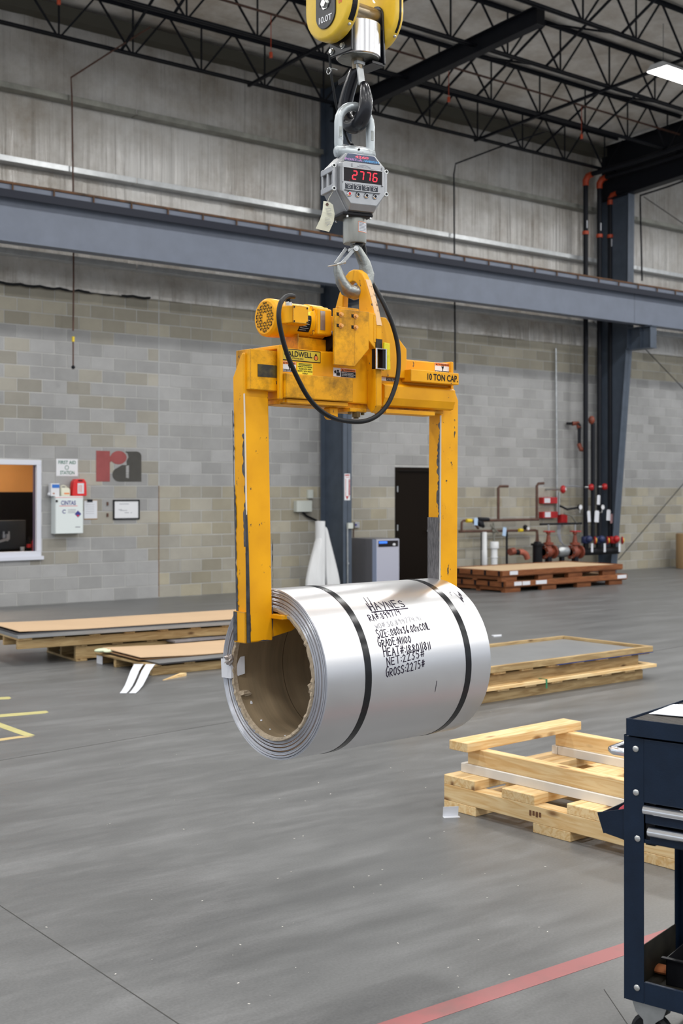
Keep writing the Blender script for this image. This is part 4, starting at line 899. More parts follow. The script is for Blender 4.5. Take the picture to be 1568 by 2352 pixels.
def gauge(px, py, label):
    c = V(px, py, 17.26); t = thing('pressure_gauge', label, 'gauge', tuple(c), group='white dial pressure gauges on the risers')
    MB().cyl((0, 0.03, 0), (0, -0.01, 0), 0.058, 18).build('gauge_case', 'black', t); MB().cyl((0, -0.011, 0), (0, -0.014, 0), 0.052, 18).build('gauge_dial', 'white', t)
    MB().tube([(0, 0.01, -0.05), (0, 0.01, -0.11), (0, 0.20, -0.12)], 0.012, 8).build('gauge_stem', 'bolt', t); return t
gauge(1332, 1165, 'white dial gauge left of the risers'); gauge(1383, 1165, 'white dial gauge in front of the middle riser'); gauge(1420, 1164, 'white dial gauge at the column flange')
for i, (l, tp, r_, bt, lb) in enumerate(((1237, 1142, 1270, 1156.5, (1250, 1144, 1263, 1155)), (1237, 1175, 1271, 1189.5, (1251, 1176, 1264, 1188)))):
    t = wall_thing('alarm_box', ('upper', 'lower')[i]+' red wall box with white label', 'box', 1254, bt); rect_on(t, l, tp, r_, bt, 0, 0.12, 'box_body', 'red', 0.006); rect_on(t, *lb, 0.12, 0.002, 'box_label', 'paper')
t = wall_thing('alarm_box', 'small tall red box under the thin conduit', 'box', 1286, 1203); rect_on(t, 1279.5, 1181, 1293, 1203, 0, 0.12, 'box_body', 'red', 0.006)
for i in range(3): tubething('flex_conduit', 'grey flexible conduit looping below the small red box, %s strand' % ('inner', 'middle', 'outer')[i], 'conduit', [V(1281+i*3, 1203, 17.5), V(1280+i*2.5, 1225, 17.45), V(1285+i*2, 1243+i, 17.4), V(1297, 1254+i, 17.35), V(1310, 1256+i*1.5, 17.35)], 0.011, 'grey_print')
# backflow assembly
t = thing('strainer_tank', 'black flanged strainer tank in the row of fire valves', 'tank', (V(1234, 1290, 17.1).x, 17.1, 0)); zt = V(1234, 1246, 17.1).z
MB().lathe([(0.10, 0.10), (zt-0.06, 0.10), (zt-0.06, 0.135), (zt-0.02, 0.135), (zt-0.02, 0.09), (zt+0.02, 0.06)], (0, 0, 0), (0, 0, 1), 20).build('tank_body', 'black', t, smooth=True)
m_ = MB(); m_.tube([(-0.05, 0, zt), (-0.01, 0, zt+0.25)], 0.014, 8); m_.tube([(0.03, 0, zt), (0.0, 0, zt+0.25)], 0.014, 8); m_.build('tank_bracket', 'rust', t)
m_ = MB(); m_.box(-0.13, -0.09, -0.13, -0.09, 0, 0.15); m_.box(0.09, 0.13, -0.13, -0.09, 0, 0.15); m_.box(-0.13, -0.09, 0.09, 0.13, 0, 0.15); m_.box(0.09, 0.13, 0.09, 0.13, 0, 0.15); m_.build('tank_feet', 'rust', t)
tubething('supply_elbow', 'salmon red pipe elbow with black coupling left of the strainer', 'pipe', [V(1171, 1268, 17.2), V(1180, 1266, 17.2)], 0.075, 'pipe_red')
tubething('supply_elbow', 'black coupling on the salmon red supply pipe', 'pipe', [V(1178, 1268, 17.2), V(1192, 1269, 17.2)], 0.055, 'black')
tubething('supply_elbow', 'salmon red curved pipe going down beside the strainer', 'pipe', [V(1190, 1268, 17.2), V(1199, 1268, 17.2), V(1207, 1273, 17.2), V(1211, 1283, 17.2)], 0.062, mat('salmon_primer', (0.42, 0.12, 0.075), 0.5))
for px, lab in ((1259, 'left rusty red gate valve with handwheel'), (1320, 'right rusty red gate valve with handwheel')):
    Yv = 17.05; x = V(px, 1280, Yv).x; t = thing('gate_valve', lab, 'valve', (x, Yv, 0), group='rusty red gate valves'); zc = V(px, 1268, Yv).z; ztp = V(px, 1207, Yv).z
    m_ = MB(); m_.sphere((0, 0, zc), 0.115, sq=(1, .9, 1)); m_.cyl((-0.15, 0, zc), (-0.12, 0, zc), 0.14, 18); m_.cyl((0.12, 0, zc), (0.15, 0, zc), 0.14, 18); m_.cyl((-0.15, 0, zc), (0.15, 0, zc), 0.075, 16)
    m_.build('valve_body', 'pipe_red', t, smooth=True)
    MB().lathe([(zc+0.08, 0.07), (zc+0.14, 0.06), (zc+0.15, 0.105), (zc+0.19, 0.105), (zc+0.2, 0.055), (zc+0.36, 0.03), (zc+0.37, 0.05), (zc+0.42, 0.045)], (0, 0, 0), (0, 0, 1), 16).build('valve_bonnet', 'pipe_red', t, smooth=True)
    m_ = MB(); m_.tube([(0.11*math.cos(q*PI/10), -0.02+0.11*math.sin(q*PI/10), ztp-0.12) for q in range(20)], 0.013, 6, closed=True); m_.bar((-0.11, -0.02, ztp-0.12), (0.11, -0.02, ztp-0.12), 0.018, 0.014); m_.bar((0, -0.13, ztp-0.12), (0, 0.09, ztp-0.12), 0.018, 0.014); m_.build('hand_wheel', 'red', t, smooth=True)
    MB().cyl((0, -0.0, zc+0.4), (0, 0, ztp+0.02), 0.018, 8).build('valve_stem', 'galv', t)
    m_ = MB()
    for q in range(6): a = q*PI/3; m_.cyl((-0.155, 0.118*math.cos(a), zc+0.118*math.sin(a)), (-0.165, 0.118*math.cos(a), zc+0.118*math.sin(a)), 0.014, 6)
    m_.build('flange_bolts', 'bolt', t)
    MB().box(-0.05, 0.05, -0.05, 0.05, 0, zc-0.08).build('pipe_stand', 'steel_dark', t)
Yv = 17.05; a, b = V(1266, 1266, Yv), V(1313, 1266, Yv); a.z = b.z = V(1290, 1266, Yv).z
t = thing('check_valve', 'silver check valve cylinder between the two rusty red valves', 'valve', ((a.x+b.x)/2, Yv, 0)); L2 = (b.x-a.x)/2-0.15; zc = a.z
MB().lathe([(-L2, 0.09), (-L2*0.7, 0.12), (L2*0.7, 0.12), (L2, 0.09)], (0, 0, zc), (1, 0, 0), 20).build('cylinder_body', 'galv', t, smooth=True)
MB().box(-0.04, 0.04, -0.04, 0.04, 0, zc-0.1).build('pipe_stand', 'steel_dark', t)
tubething('header_pipe', 'black header pipe joining the right valves near the floor', 'pipe', [V(1331, 1268, 17.1), V(1418, 1264, 17.1)], 0.08, 'black')
for i, (px, cm) in enumerate(((1345, 'valve_blue'), (1374, 'valve_blue'), (1408, 'red'))):
    Yb = 17.12; x = V(px, 1240, Yb).x; zc = V(px, 1240, Yb).z; t = thing('butterfly_valve', ['dark blue butterfly valve with yellow indicator, left', 'dark blue butterfly valve with yellow indicator, middle', 'red butterfly valve with yellow indicator at the column'][i], 'valve', (x, Yb, zc), group='butterfly valves under the risers')
    MB().lathe([(-0.07, 0.085), (-0.05, 0.10), (0.05, 0.10), (0.07, 0.085)], (0, 0, 0), (0, 0, 1), 18).build('valve_ring', cm, t, smooth=True)
    MB().sphere((-0.02, -0.10, 0.02), 0.075).build('gear_housing', cm, t, smooth=True)
    MB().lathe([(0, 0.08), (0.02, 0.085), (0.03, 0.06)], (0.10, -0.14, -0.01), (0.8, -0.6, 0), 16).build('indicator_rim', 'red', t, smooth=True)
    MB().lathe([(0.03, 0.058), (0.045, 0.055)], (0.10, -0.14, -0.01), (0.8, -0.6, 0), 16).build('indicator_cap', 'valve_yellow', t)
    MB().box(-0.03, 0.03, -0.17, -0.165, -0.25, -0.07).build('paper_tag', 'paper', t)
    MB().cyl((0, 0.0, -0.22), (0, 0, -0.07), 0.06, 12).build('neck', 'black', t)
tubething('trim_piping', 'tangle of small galvanised trim pipes right of the small red box', 'pipe', [V(1296, 1180, 17.4), V(1312, 1185, 17.4), V(1322, 1200, 17.4), V(1332, 1205, 17.4), V(1333, 1240, 17.4)], 0.016, 'galv_dirty')
tubething('trim_piping', 'small dark trim pipe behind the left gauge', 'pipe', [V(1286, 1162, 17.4), V(1302, 1170, 17.4), V(1326, 1166, 17.4)], 0.022, 'steel_dark')
tubething('trim_piping', 'dark horizontal trim pipe above the gate valves', 'pipe', [V(1240, 1204, 17.4), V(1335, 1202, 17.4)], 0.022, 'steel_dark')
# right edge drum
b = onY(1568, 1320, 17.3); t = thing('fibre_drum', 'tan fibre drum cut off by the right edge of the picture', 'drum', (b.x+0.12, 17.2, 0)); zt = onY(1566, 1226, 17.2).z
MB().lathe([(0, 0.30), (0.03, 0.31), (zt-0.03, 0.31), (zt, 0.30)], (0, 0, 0), (0, 0, 1), 28).build('drum_body', 'brown_drum', t, smooth=True)

# ================================================================ PALLET STACKS
def frame(px, py, head, z=0.0, d=None):
    o = onZ(px, py, z) if d is None else cpt(px, py, d)
    xa = heading(head); ang = math.atan2(xa.y, xa.x)
    return Matrix.Translation((o.x, o.y, z if d is None else o.z)) @ Matrix.Rotation(ang, 4, 'Z')
def board(t, name, m, x0, x1, y0, y1, z0, z1, bev=0.003, world=False):
    c = Vector(((x0+x1)/2, (y0+y1)/2, (z0+z1)/2)); lx, ly, lz = (x1-x0)/2, (y1-y0)/2, (z1-z0)/2
    rot = 0
    if ly > lx and ly > lz: rot = 1; lx, ly = ly, lx
    o = MB().box(-lx, lx, -ly, ly, -lz, lz).build(name, m, t, bevel=bev, seg=1)
    o.location = c
    if rot: o.rotation_euler = (0, 0, PI/2)
    return o
def sheets(t, name, m, x0, x1, y0, y1, z0, z1, rz=0, sag=None, label=None):
    mb_ = MB(Matrix.Rotation(rz, 4, 'Z') if rz else None); n = 14
    loops = []
    def dz(x): return sag((x-x0)/(x1-x0)) if sag else 0
    vs, fs = [], []
    for i in range(n+1):
        x = x0+(x1-x0)*(i/n); q = dz(x)
        vs += [(x, y0, z0+q), (x, y1, z0+q), (x, y1, z1+q), (x, y0, z1+q)]
    for i in range(n):
        for k in range(4): fs.append((4*i+k, 4*i+(k+1) % 4, 4*i+4+(k+1) % 4, 4*i+4+k))
    fs += [(0, 1, 2, 3), (4*n+3, 4*n+2, 4*n+1, 4*n)]
    mb_._a(vs, fs); o = mb_.build(name, m, t)
    if label: o['label'] = label
    return o
# --- right front: fresh pine pallet and frame
fx = frame(1019, 1857, 49)
t = thing('wooden_pallet', 'fresh pine pallet on the floor at the right, behind the tool cart', 'pallet', mtx=fx)
for p0, p1 in ((0.0, 0.235), (0.628, 0.867), (1.262, 1.50)): board(t, 'bottom_board', 'pine', 0, 1.05, -p1, -p0, 0.0, 0.05)
for q0 in (0.0, 0.50, 0.96): board(t, 'stringer', 'pine', q0, q0+0.09, -1.50, 0, 0.05, 0.138)
for p0, p1 in ((0.0, 0.228), (0.417, 0.637), (0.845, 1.067), (1.27, 1.50)): board(t, 'deck_board', 'pine', 0, 1.05, -p1, -p0, 0.138, 0.188)
m_ = MB()
for k in range(4): m_.box(-0.0012, -0.0002, -0.620-k*0.021, -0.606-k*0.021, 0.082+0.004*(k % 2), 0.110)
m_.build('stamp_mark', mat('brown_stamp_ink', (0.16, 0.07, 0.03), 0.8), t)
t = thing('timber_crib', 'open pine frame with white rails lying on the fresh pine pallet', 'frame', mtx=fx @ Matrix.Translation((0, 0, 0.188)))
board(t, 'white_rail', 'pine_white', 0.112, 0.20, -1.52, -0.02, 0.0, 0.05)
board(t, 'white_rail', 'pine_white', 0.86, 0.95, -1.54, -0.09, 0.0, 0.05)
board(t, 'white_rail', 'pine_white', 0.86, 0.95, -0.085, -0.045, 0.0, 0.05)
board(t, 'side_board', 'pine', 0.125, 0.185, -1.50, -0.06, 0.05, 0.138)
board(t, 'side_board', 'pine', 0.875, 0.935, -1.50, -0.06, 0.05, 0.138)
board(t, 'cross_board', 'pine', 0.02, 1.0, -0.155, -0.02, 0.138, 0.188)
# --- right middle: two pallets
fx = frame(1476, 1559, 50.5)
LL = 3.05; WWd = 0.98
t = thing('wooden_pallet', 'lower weathered pallet of the right middle stack, with pale rim and green strap', 'pallet', mtx=fx)
for y in (0.0, 0.45, WWd-0.05): board(t, 'stringer', 'pine_old', -LL, 0, y, y+0.045, 0, 0.085)
for i in range(9): board(t, 'deck_board', 'pine', -0.30-i*0.335, -0.16-i*0.335, -0.03, WWd, 0.085, 0.105)
board(t, 'rim_board', 'pine', -LL-0.05, 0.13, -0.06, 0.03, 0.105, 0.135); board(t, 'rim_board', 'pine', -LL, 0.13, WWd-0.05, WWd+0.04, 0.105, 0.135); board(t, 'rim_board', 'pine', 0.05, 0.14, 0.03, WWd-0.05, 0.105, 0.135)
m_ = MB(); xs_ = -1.16-0.26; m_.box(xs_, xs_+0.02, -0.063, -0.06, 0.06, 0.137); m_.box(xs_, xs_+0.02, -0.063, 0.02, 0.135, 0.138); m_.build('plastic_strap', 'green_strap', t)
t = thing('wooden_pallet', 'upper weathered pallet of the right middle stack, framing a steel sheet', 'pallet', mtx=fx @ Matrix.Translation((0, 0.02, 0.135)))
for y in (0.0, 0.45, WWd-0.05): board(t, 'stringer', 'pine_old', -LL, -0.04, y, y+0.045, 0.0, 0.09)
for i in range(9): board(t, 'deck_board', 'pine', -0.32-i*0.335, -0.18-i*0.335, -0.03, WWd, 0.09, 0.108)
board(t, 'end_board', 'pine_old', -0.05, 0.09, -0.03, WWd, 0.09, 0.108)
board(t, 'rim_board', 'pine_old', -LL, 0.10, -0.06, -0.02, 0.112, 0.165); board(t, 'rim_board', 'pine_old', -LL, 0.10, WWd, WWd+0.04, 0.112, 0.165); board(t, 'rim_board', 'pine_old', 0.06, 0.10, -0.02, WWd, 0.112, 0.165)
MB().box(-1.25, 0.10, -0.062, -0.02, 0.106, 0.112).build('blue_film', 'blue_strap', t)
t = thing('sheet_metal', 'flat grey steel sheets inside the rim of the right middle stack', 'sheet metal', mtx=fx @ Matrix.Translation((0, 0.02, 0.243)))
MB().box(-LL+0.02, 0.055, -0.015, WWd-0.005, 0, 0.03).build('sheet_pack', 'sheet', t)
pp = onZ(1142, 1461, 0.0); tag(MB(Matrix.Translation(pp)).prism([(-0.10, -0.04), (0.02, -0.05), (0.09, 0.02), (-0.05, 0.05)], 2, 0, 0.012).build('paper_scrap', 'paper'), 'white paper scrap on the floor behind the right middle stack', 'paper')
# --- right rear: two crates
fx = frame(1160, 1362, 51)
def crate(mtx, label, skids, L_, W_, zoff, tags):
    t = thing('shipping_crate', label, 'crate', mtx=mtx)
    for y in (0.02, W_/2-0.05, W_-0.12):
        for x in skids: board(t, 'skid_block', 'crate', x, x+0.38, y, y+0.1, 0, 0.085)
    board(t, 'bottom_rail', 'crate', 0, L_, 0.0, 0.1, 0.085, 0.10); board(t, 'bottom_rail', 'crate', 0, L_, W_-0.1, W_, 0.085, 0.10)
    board(t, 'side_board', 'crate', 0, L_, -0.02, 0.03, 0.10, 0.19); board(t, 'side_board', 'crate', 0, L_, W_-0.03, W_+0.02, 0.10, 0.19)
    board(t, 'end_board', 'crate', -0.02, 0.04, 0.03, W_-0.03, 0.10, 0.19); board(t, 'end_board', 'crate', L_-0.04, L_+0.02, 0.03, W_-0.03, 0.10, 0.19)
    board(t, 'end_rail', 'crate', 0.02, 0.12, 0.1, W_-0.1, 0.03, 0.098)
    MB().box(0.04, L_-0.04, 0.03, W_-0.03, 0.165, 0.18).build('plywood_panel', 'ply', t)
    for k in range(4): MB().box(-0.026, -0.02, 0.02+k*0.33, 0.065+k*0.33, 0.10, 0.185).build('corner_mark', 'black', t)
    for (x, w_) in tags: MB().box(x, x+w_, -0.024, -0.0205, 0.115, 0.18).build('paper_label', 'paper', t)
    return t
crate(fx, 'lower reddish brown crate on the floor near the fire valves', (0.02, 0.95, 1.9, 2.8), 3.28, 1.35, 0, ((0.20, 0.19), (0.41, 0.19), (0.75, 0.28), (2.99, 0.26)))
crate(fx @ Matrix.Translation((-0.09, 0.0, 0.19)), 'upper reddish brown crate with pale plywood top near the fire valves', (0.02, 0.95, 1.75, 2.7), 3.24, 1.35, 0, ((0.18, 0.2),))
# --- left rear: long pallet with sheets and cardboard
fx = frame(40, 1492, 57.0, 0.17)
t = thing('wooden_pallet', 'long pale pallet at the far left, raised on the dark pallet', 'pallet', mtx=fx)
for y in (0.0, 0.42, 0.86): board(t, 'stringer', 'pine_old', 0, 3.2, y, y+0.045, 0, 0.09)
board(t, 'deck_board', 'pine', 0.0, 0.14, -0.03, 0.92, 0.09, 0.112)
for i in range(8): board(t, 'deck_board', 'pine_old', 0.36+i*0.38, 0.48+i*0.38, -0.03, 0.92, 0.09, 0.108)
t2 = thing('wooden_pallet', 'dark low pallet hidden under the long pale pallet on the left', 'pallet', mtx=fx @ Matrix.Translation((0.62, 0.05, -0.17)))
for y in (0.0, 0.4, 0.8): board(t2, 'stringer', 'pine_old', 0, 2.5, y, y+0.045, 0.022, 0.148)
for i in range(7): board(t2, 'deck_board', 'pine_old', i*0.39, 0.12+i*0.39, -0.02, 0.86, 0.148, 0.17)
for i in range(3): board(t2, 'bottom_board', 'pine_old', i*1.15, 0.12+i*1.15, -0.02, 0.86, 0.0, 0.022)
t = thing('sheet_metal', 'grey sheet metal on the long pallet at the far left, drooping at its end', 'sheet metal', mtx=fx @ Matrix.Translation((0, 0, 0.112)))
sheets(t, 'sheet_pack', 'sheet', -0.02, 3.2, -0.075, 0.93, 0.004, 0.03, sag=lambda u: -0.0*(1-u)+0.012*math.sin(u*9)*0)
t = thing('cardboard_sheet', 'large kraft cardboard sheet on the rear left sheet metal', 'cardboard', mtx=fx @ Matrix.Translation((0.0, 0, 0.145)) @ Matrix.Rotation(0.01, 4, 'Z'))
sheets(t, 'sheet', 'cardboard', 0.03, 3.2, 0.03, 0.98, 0.012, 0.018, sag=lambda u: 0.014*max(0, 1-u*5))
sheets(t, 'under_sheet', 'sheet_dark', 0.0, 3.2, 0.04, 0.95, -0.001, 0.010, sag=lambda u: 0.0)
# --- left front: low pallet with sheets, cardboard
fx = frame(345, 1553, 52)
t = thing('wooden_pallet', 'low pallet in front on the left, with white end label, left of the coil', 'pallet', mtx=fx)
for y in (0.0, 0.33, 0.72, 1.05): board(t, 'stringer', 'pine_old', 0.02, 2.6, y, y+0.05, 0, 0.085)
board(t, 'end_board', 'pine_old', 0.0, 0.11, -0.02, 1.14, 0.085, 0.105)
for i in range(6): board(t, 'deck_board', 'pine_old', 0.36+i*0.42, 0.48+i*0.42, -0.02, 1.12, 0.085, 0.103)
MB().box(0.012, 0.018, 1.0, 1.12, 0.0, 0.084).build('paper_label', 'paper', t)
t = thing('sheet_metal', 'dark edged sheet metal on the front left pallet', 'sheet metal', mtx=fx @ Matrix.Translation((0, 0, 0.106)))
MB().box(0.07, 2.6, -0.05, 1.06, 0, 0.012).build('sheet_pack', 'sheet_dark', t); MB().box(0.06, 2.6, -0.055, 1.06, 0.013, 0.017).build('top_sheet', 'sheet', t)
t = thing('cardboard_sheet', 'tan cardboard sheet on the front left sheet metal, one corner lifted', 'cardboard', mtx=fx @ Matrix.Translation((0, 0.17, 0.126)) @ Matrix.Rotation(-0.06, 4, 'Z'))
sheets(t, 'sheet', 'cardboard', 0.0, 2.5, 0.02, 0.92, 0.006, 0.012, sag=lambda u: 0.02*max(0, 1-u*4)); sheets(t, 'under_sheet', 'card_edge', -0.01, 2.5, 0.04, 0.93, -0.002, 0.004, sag=lambda u: 0.004*max(0, 1-u*4))
t = thing('printed_board', 'grey printed sheet lying along the back of the front left cardboard', 'sheet', mtx=fx @ Matrix.Translation((0.9, 1.08, 0.14)))
MB().box(0, 1.7, 0, 0.26, 0, 0.02).build('sheet', mat('grey_printed_wrap', (0.30, 0.28, 0.29), 0.7, var=0.4, scale=9), t)
for k in range(2): MB().box(0.2+k*0.75, 0.5+k*0.7, 0.05, 0.14, 0.02, 0.021).build('faint_print', 'grey_print', t)
# curling white paper strips
for i, (xo, lab) in enumerate(((0.015, 'left curled white paper strip hanging off the front left pallet'), (0.04, 'right curled white paper strip hanging off the front left pallet'))):
    base = onZ(318+i*27, 1527, 0.115)
    tt = thing('paper_strip', lab, 'paper', tuple(base), group='curled paper strips')
    dirv = (onZ(285+i*22, 1560)-onZ(318+i*27, 1527)); dirv.z = 0; L_ = dirv.length; dn = dirv.normalized(); sd = Vector((-dn.y, dn.x, 0))*0.045
    path = [(-0.02, 0.004), (0.02, 0.002), (L_*0.25, -0.02), (L_*0.45, -0.06), (L_*0.65, -0.095), (L_*0.85, -0.108), (L_, -0.110)]
    vs = []; fs = []
    for k, (a_, z_) in enumerate(path): vs += [dn*a_-sd*(1-0.06*k)+Vector((0, 0, z_)), dn*a_+sd*(1-0.06*k)+Vector((0, 0, z_)), dn*a_+sd*(1-0.06*k)+Vector((0, 0, z_-0.0012)), dn*a_-sd*(1-0.06*k)+Vector((0, 0, z_-0.0012))]
    for k in range(len(path)-1):
        for q in range(4): fs.append((4*k+q, 4*k+(q+1) % 4, 4*k+4+(q+1) % 4, 4*k+4+q))
    fs += [(0, 1, 2, 3), (4*len(path)-1, 4*len(path)-2, 4*len(path)-3, 4*len(path)-4)]
    mb_ = MB(); mb_._a(vs, fs); mb_.build('strip', 'paper', tt, smooth=True)
a, b = onZ(374, 1563), onZ(421, 1551); d = b-a; n_ = Vector((-d.y, d.x, 0)).normalized()
tag(MB().loft([[a+Vector((0, 0, 0.0)), a+n_*0.004, a+n_*0.004+Vector((0, 0, 0.004)), a+Vector((0, 0, 0.004))], [a+d*0.95-n_*0.045, a+d*0.95+n_*0.02, a+d*0.95+n_*0.02+Vector((0, 0, 0.025)), a+d*0.95-n_*0.045+Vector((0, 0, 0.03))], [b-n_*0.03, b+n_*0.02, b+n_*0.02+Vector((0, 0, 0.02)), b-n_*0.03+Vector((0, 0, 0.02))]]).build('wood_splinter', 'pine'), 'pale wedge shaped wood splinter on the floor left of the coil', 'splinter')
pp = onZ(233, 1502, 0.11)
t = thing('work_glove', 'pale green crumpled gloves on the corner of the front left pallet', 'glove', (pp.x, pp.y, 0.112+0.014)); MB().sphere((0, 0, 0.02), 0.06, sq=(1.3, .8, .35)).build('glove', 'pale_green', t, smooth=True); MB().sphere((0.05, -0.07, 0.015), 0.05, sq=(1.3, .7, .35)).build('glove', 'pale_green', t, smooth=True)
# folded white card near the front pallet
c = onZ(1034, 1875); xa = heading(80); ya = heading(-10)
m_ = MB(); up_ = Vector((0, 0, 1)); m_.obox(c-xa*0.042, xa*0.084, ya*0.002, up_*0.055-ya*0.012); m_.obox(c-xa*0.042, xa*0.088, -ya*0.03, up_*0.0015)
tag(m_.build('folded_card', 'paper'), 'small folded white card on the floor left of the fresh pine pallet', 'card')
# floor tapes
def strip(name, label, cat, m, pts, group=None, th=0.0009, kind=None):
    mb_ = MB(); n = len(pts)//2; P = [onZ(*p) for p in pts]
    up_ = Vector((0, 0, th)); mb_._a([p+Vector((0, 0, 0.0002)) for p in P]+[p+up_ for p in P], [tuple(range(len(P)))[::-1], tuple(range(len(P), 2*len(P)))]+[(i, (i+1) % len(P), len(P)+(i+1) % len(P), len(P)+i) for i in range(len(P))])
    return tag(mb_.build(name, m), label, cat, group)
A1, A2 = onZ(1268, 2220), onZ(1554, 2126); dA = (A2-A1).normalized(); nA = Vector((dA.y, -dA.x, 0)); Bq = onZ(1268, 2250.7); wA = abs((Bq-A1).dot(nA))
m_ = MB(); m_._a([A1-dA*3+Vector((0, 0, .0002)), A1+dA*6+Vector((0, 0, .0002)), A1+dA*6+nA*wA+Vector((0, 0, .0002)), A1-dA*3+nA*wA+Vector((0, 0, .0002)), A1-dA*3+Vector((0, 0, .001)), A1+dA*6+Vector((0, 0, .001)), A1+dA*6+nA*wA+Vector((0, 0, .001)), A1-dA*3+nA*wA+Vector((0, 0, .001))], [(0,3,2,1),(4,5,6,7),(0,1,5,4),(1,2,6,5),(2,3,7,6),(3,0,4,7)])
tag(m_.build('floor_tape', 'tape_red'), 'worn red floor tape line across the lower right', 'tape')
strip('floor_tape', 'short yellow floor tape at the left edge, topmost', 'tape', 'tape_yellow', [(-30, 1603), (22, 1600.5), (26, 1604), (20, 1606), (-30, 1608.5)], 'yellow floor tapes at the left edge')
strip('floor_tape', 'longer yellow floor tape at the left, second from top', 'tape', 'tape_yellow', [(-30, 1643.5), (106, 1632.5), (112, 1636), (104, 1638.5), (-30, 1650)], 'yellow floor tapes at the left edge')
strip('floor_tape', 'slanting yellow floor tape at the left, meeting the lowest one', 'tape', 'tape_yellow', [(-30, 1650), (0, 1660), (81, 1689), (60, 1692), (0, 1671), (-30, 1660.5)], 'yellow floor tapes at the left edge')
strip('floor_tape', 'faded orange yellow floor tape at the left edge, lowest', 'tape', mat('faded_orange_tape', (0.55, 0.42, 0.20), 0.6), [(-30, 1700.5), (45, 1690.5), (78, 1692), (40, 1696), (0, 1702), (-30, 1706)], 'yellow floor tapes at the left edge')
# litter on the floor
m_ = MB()
for i in range(90):
    px, py = random.uniform(60, 1400), random.uniform(1480, 2320)
    c = onZ(px, py); s_ = random.uniform(0.0015, 0.005); a = random.uniform(0, 3)
    m_.obox(c+Vector((0, 0, 0.0003)), Vector((math.cos(a), math.sin(a), 0))*s_*2, Vector((-math.sin(a), math.cos(a), 0))*s_, (0, 0, s_*0.5))
tag(m_.build('floor_litter', 'debris'), 'tiny pale splinters and grit scattered over the floor', 'litter', kind='stuff')

# ================================================================ TOOL CART
dC = 3.80; P0 = cpt(1432, 1130, dC); xa = heading(128.4)
fx = Matrix.Translation((P0.x, P0.y, 0)) @ Matrix.Rotation(math.atan2(xa.y, xa.x), 4, 'Z')
t = thing('tool_cart', 'navy black steel tool cart with chrome drawer pulls at the right edge', 'cart', mtx=fx)
CWd, CD = 0.72, 0.425
for i, (x, y, sx, sy) in enumerate(((0, 0, 1, 1), (CWd, 0, -1, 1), (0, CD, 1, -1), (CWd, CD, -1, -1))):
    m_ = MB(); w1 = 0.066; th = 0.003
    m_.prism([(x, 0.178), (x+sx*0.006, 0.172), (x+sx*w1, 0.172), (x+sx*w1, 0.978), (x+sx*0.0, 0.982)], 1, min(y, y+sy*th), max(y, y+sy*th))
    m_.prism([(y, 0.172), (y+sy*0.045, 0.172), (y+sy*0.045, 0.985), (y, 0.985)], 0, min(x, x+sx*th), max(x, x+sx*th))
    m_.build('corner_post', 'navy', t, bevel=0.0015)
m_ = MB(); m_.box(0.004, CWd-0.004, 0.004, CD-0.004, 0.66, 0.672); m_.box(0.004, 0.01, 0.004, CD-0.004, 0.66, 0.98); m_.box(CWd-0.01, CWd-0.004, 0.004, CD-0.004, 0.66, 0.98); m_.box(0.004, CWd-0.004, CD-0.01, CD-0.004, 0.66, 0.98)
m_.build('cabinet_shell', 'navy', t, bevel=0.002)
MB().box(0.0662, CWd-0.066, -0.001, 0.006, 0.785, 0.978).build('front_panel', 'navy', t, bevel=0.002)
MB().box(0.068, 0.098, 0.010, 0.03, 0.655, 0.78).build('drawer_slide', 'black', t)
for z0_, z1_ in ((0.722, 0.782), (0.662, 0.718)):
    dw = MB().box(0.085 if z0_ < .7 else 0.070, CWd-0.07, 0.0, 0.018, z0_, z1_-0.012).build('drawer', 'navy', t, bevel=0.003)
    m_ = MB(); m_.prism([(0.0, z1_-0.032)]+[(-0.004-0.017*math.cos(math.radians(q)), z1_-0.017+0.0145*math.sin(math.radians(q))) for q in range(-80, 91, 17)]+[(0.0, z1_-0.002)], 0, 0.085 if z0_ < .7 else 0.070, CWd-0.07)
    o = m_.build('drawer_pull', 'chrome', t, smooth=True); o.parent = dw
# top tray
m_ = MB(); m_.box(0.012, CWd-0.012, -0.008, CD+0.01, 0.984, 1.022); m_.build('top_lid', 'navy', t, bevel=0.004)
m_ = MB(); m_.box(0.012, CWd-0.012, -0.010, -0.007, 0.985, 1.037); m_.box(0.012, 0.015, -0.010, CD+0.01, 0.985, 1.037); m_.box(CWd-0.015, CWd-0.012, -0.010, CD+0.01, 0.985, 1.037); m_.box(0.012, CWd-0.012, CD+0.007, CD+0.01, 0.985, 1.037); m_.build('lid_rim', 'navy', t, bevel=0.001)
m_ = MB()
for k in range(24): m_.box(0.018, CWd-0.018, -0.004+k*0.0175, 0.010+k*0.0175, 1.022, 1.031)
mt = m_.build('ribbed_mat', mat('dusty_ribbed_rubber', (0.055, 0.050, 0.046), 0.75, var=0.3, scale=14), t, bevel=0.0015); mt['kind'] = 'stuff'
pr = None
for x, z in ((0.040, 0.945), (0.041, 0.812), (0.046, 0.672), (0.044, 0.216), (CWd-0.04, 0.945), (CWd-0.04, 0.812), (CWd-0.046, 0.672), (CWd-0.044, 0.216)):
    if pr is None: pr = MB().lathe([(0, 0.0095), (0.002, 0.0095), (0.0045, 0.006), (0.005, 0.002)], (0, 0, 0), (0, -1, 0), 14).build('screw', 'bolt', t, smooth=True); pr.location = (x, -0.0005, z)
    else: o = pr.copy(); COL.objects.link(o); o.location = (x, -0.0005, z)
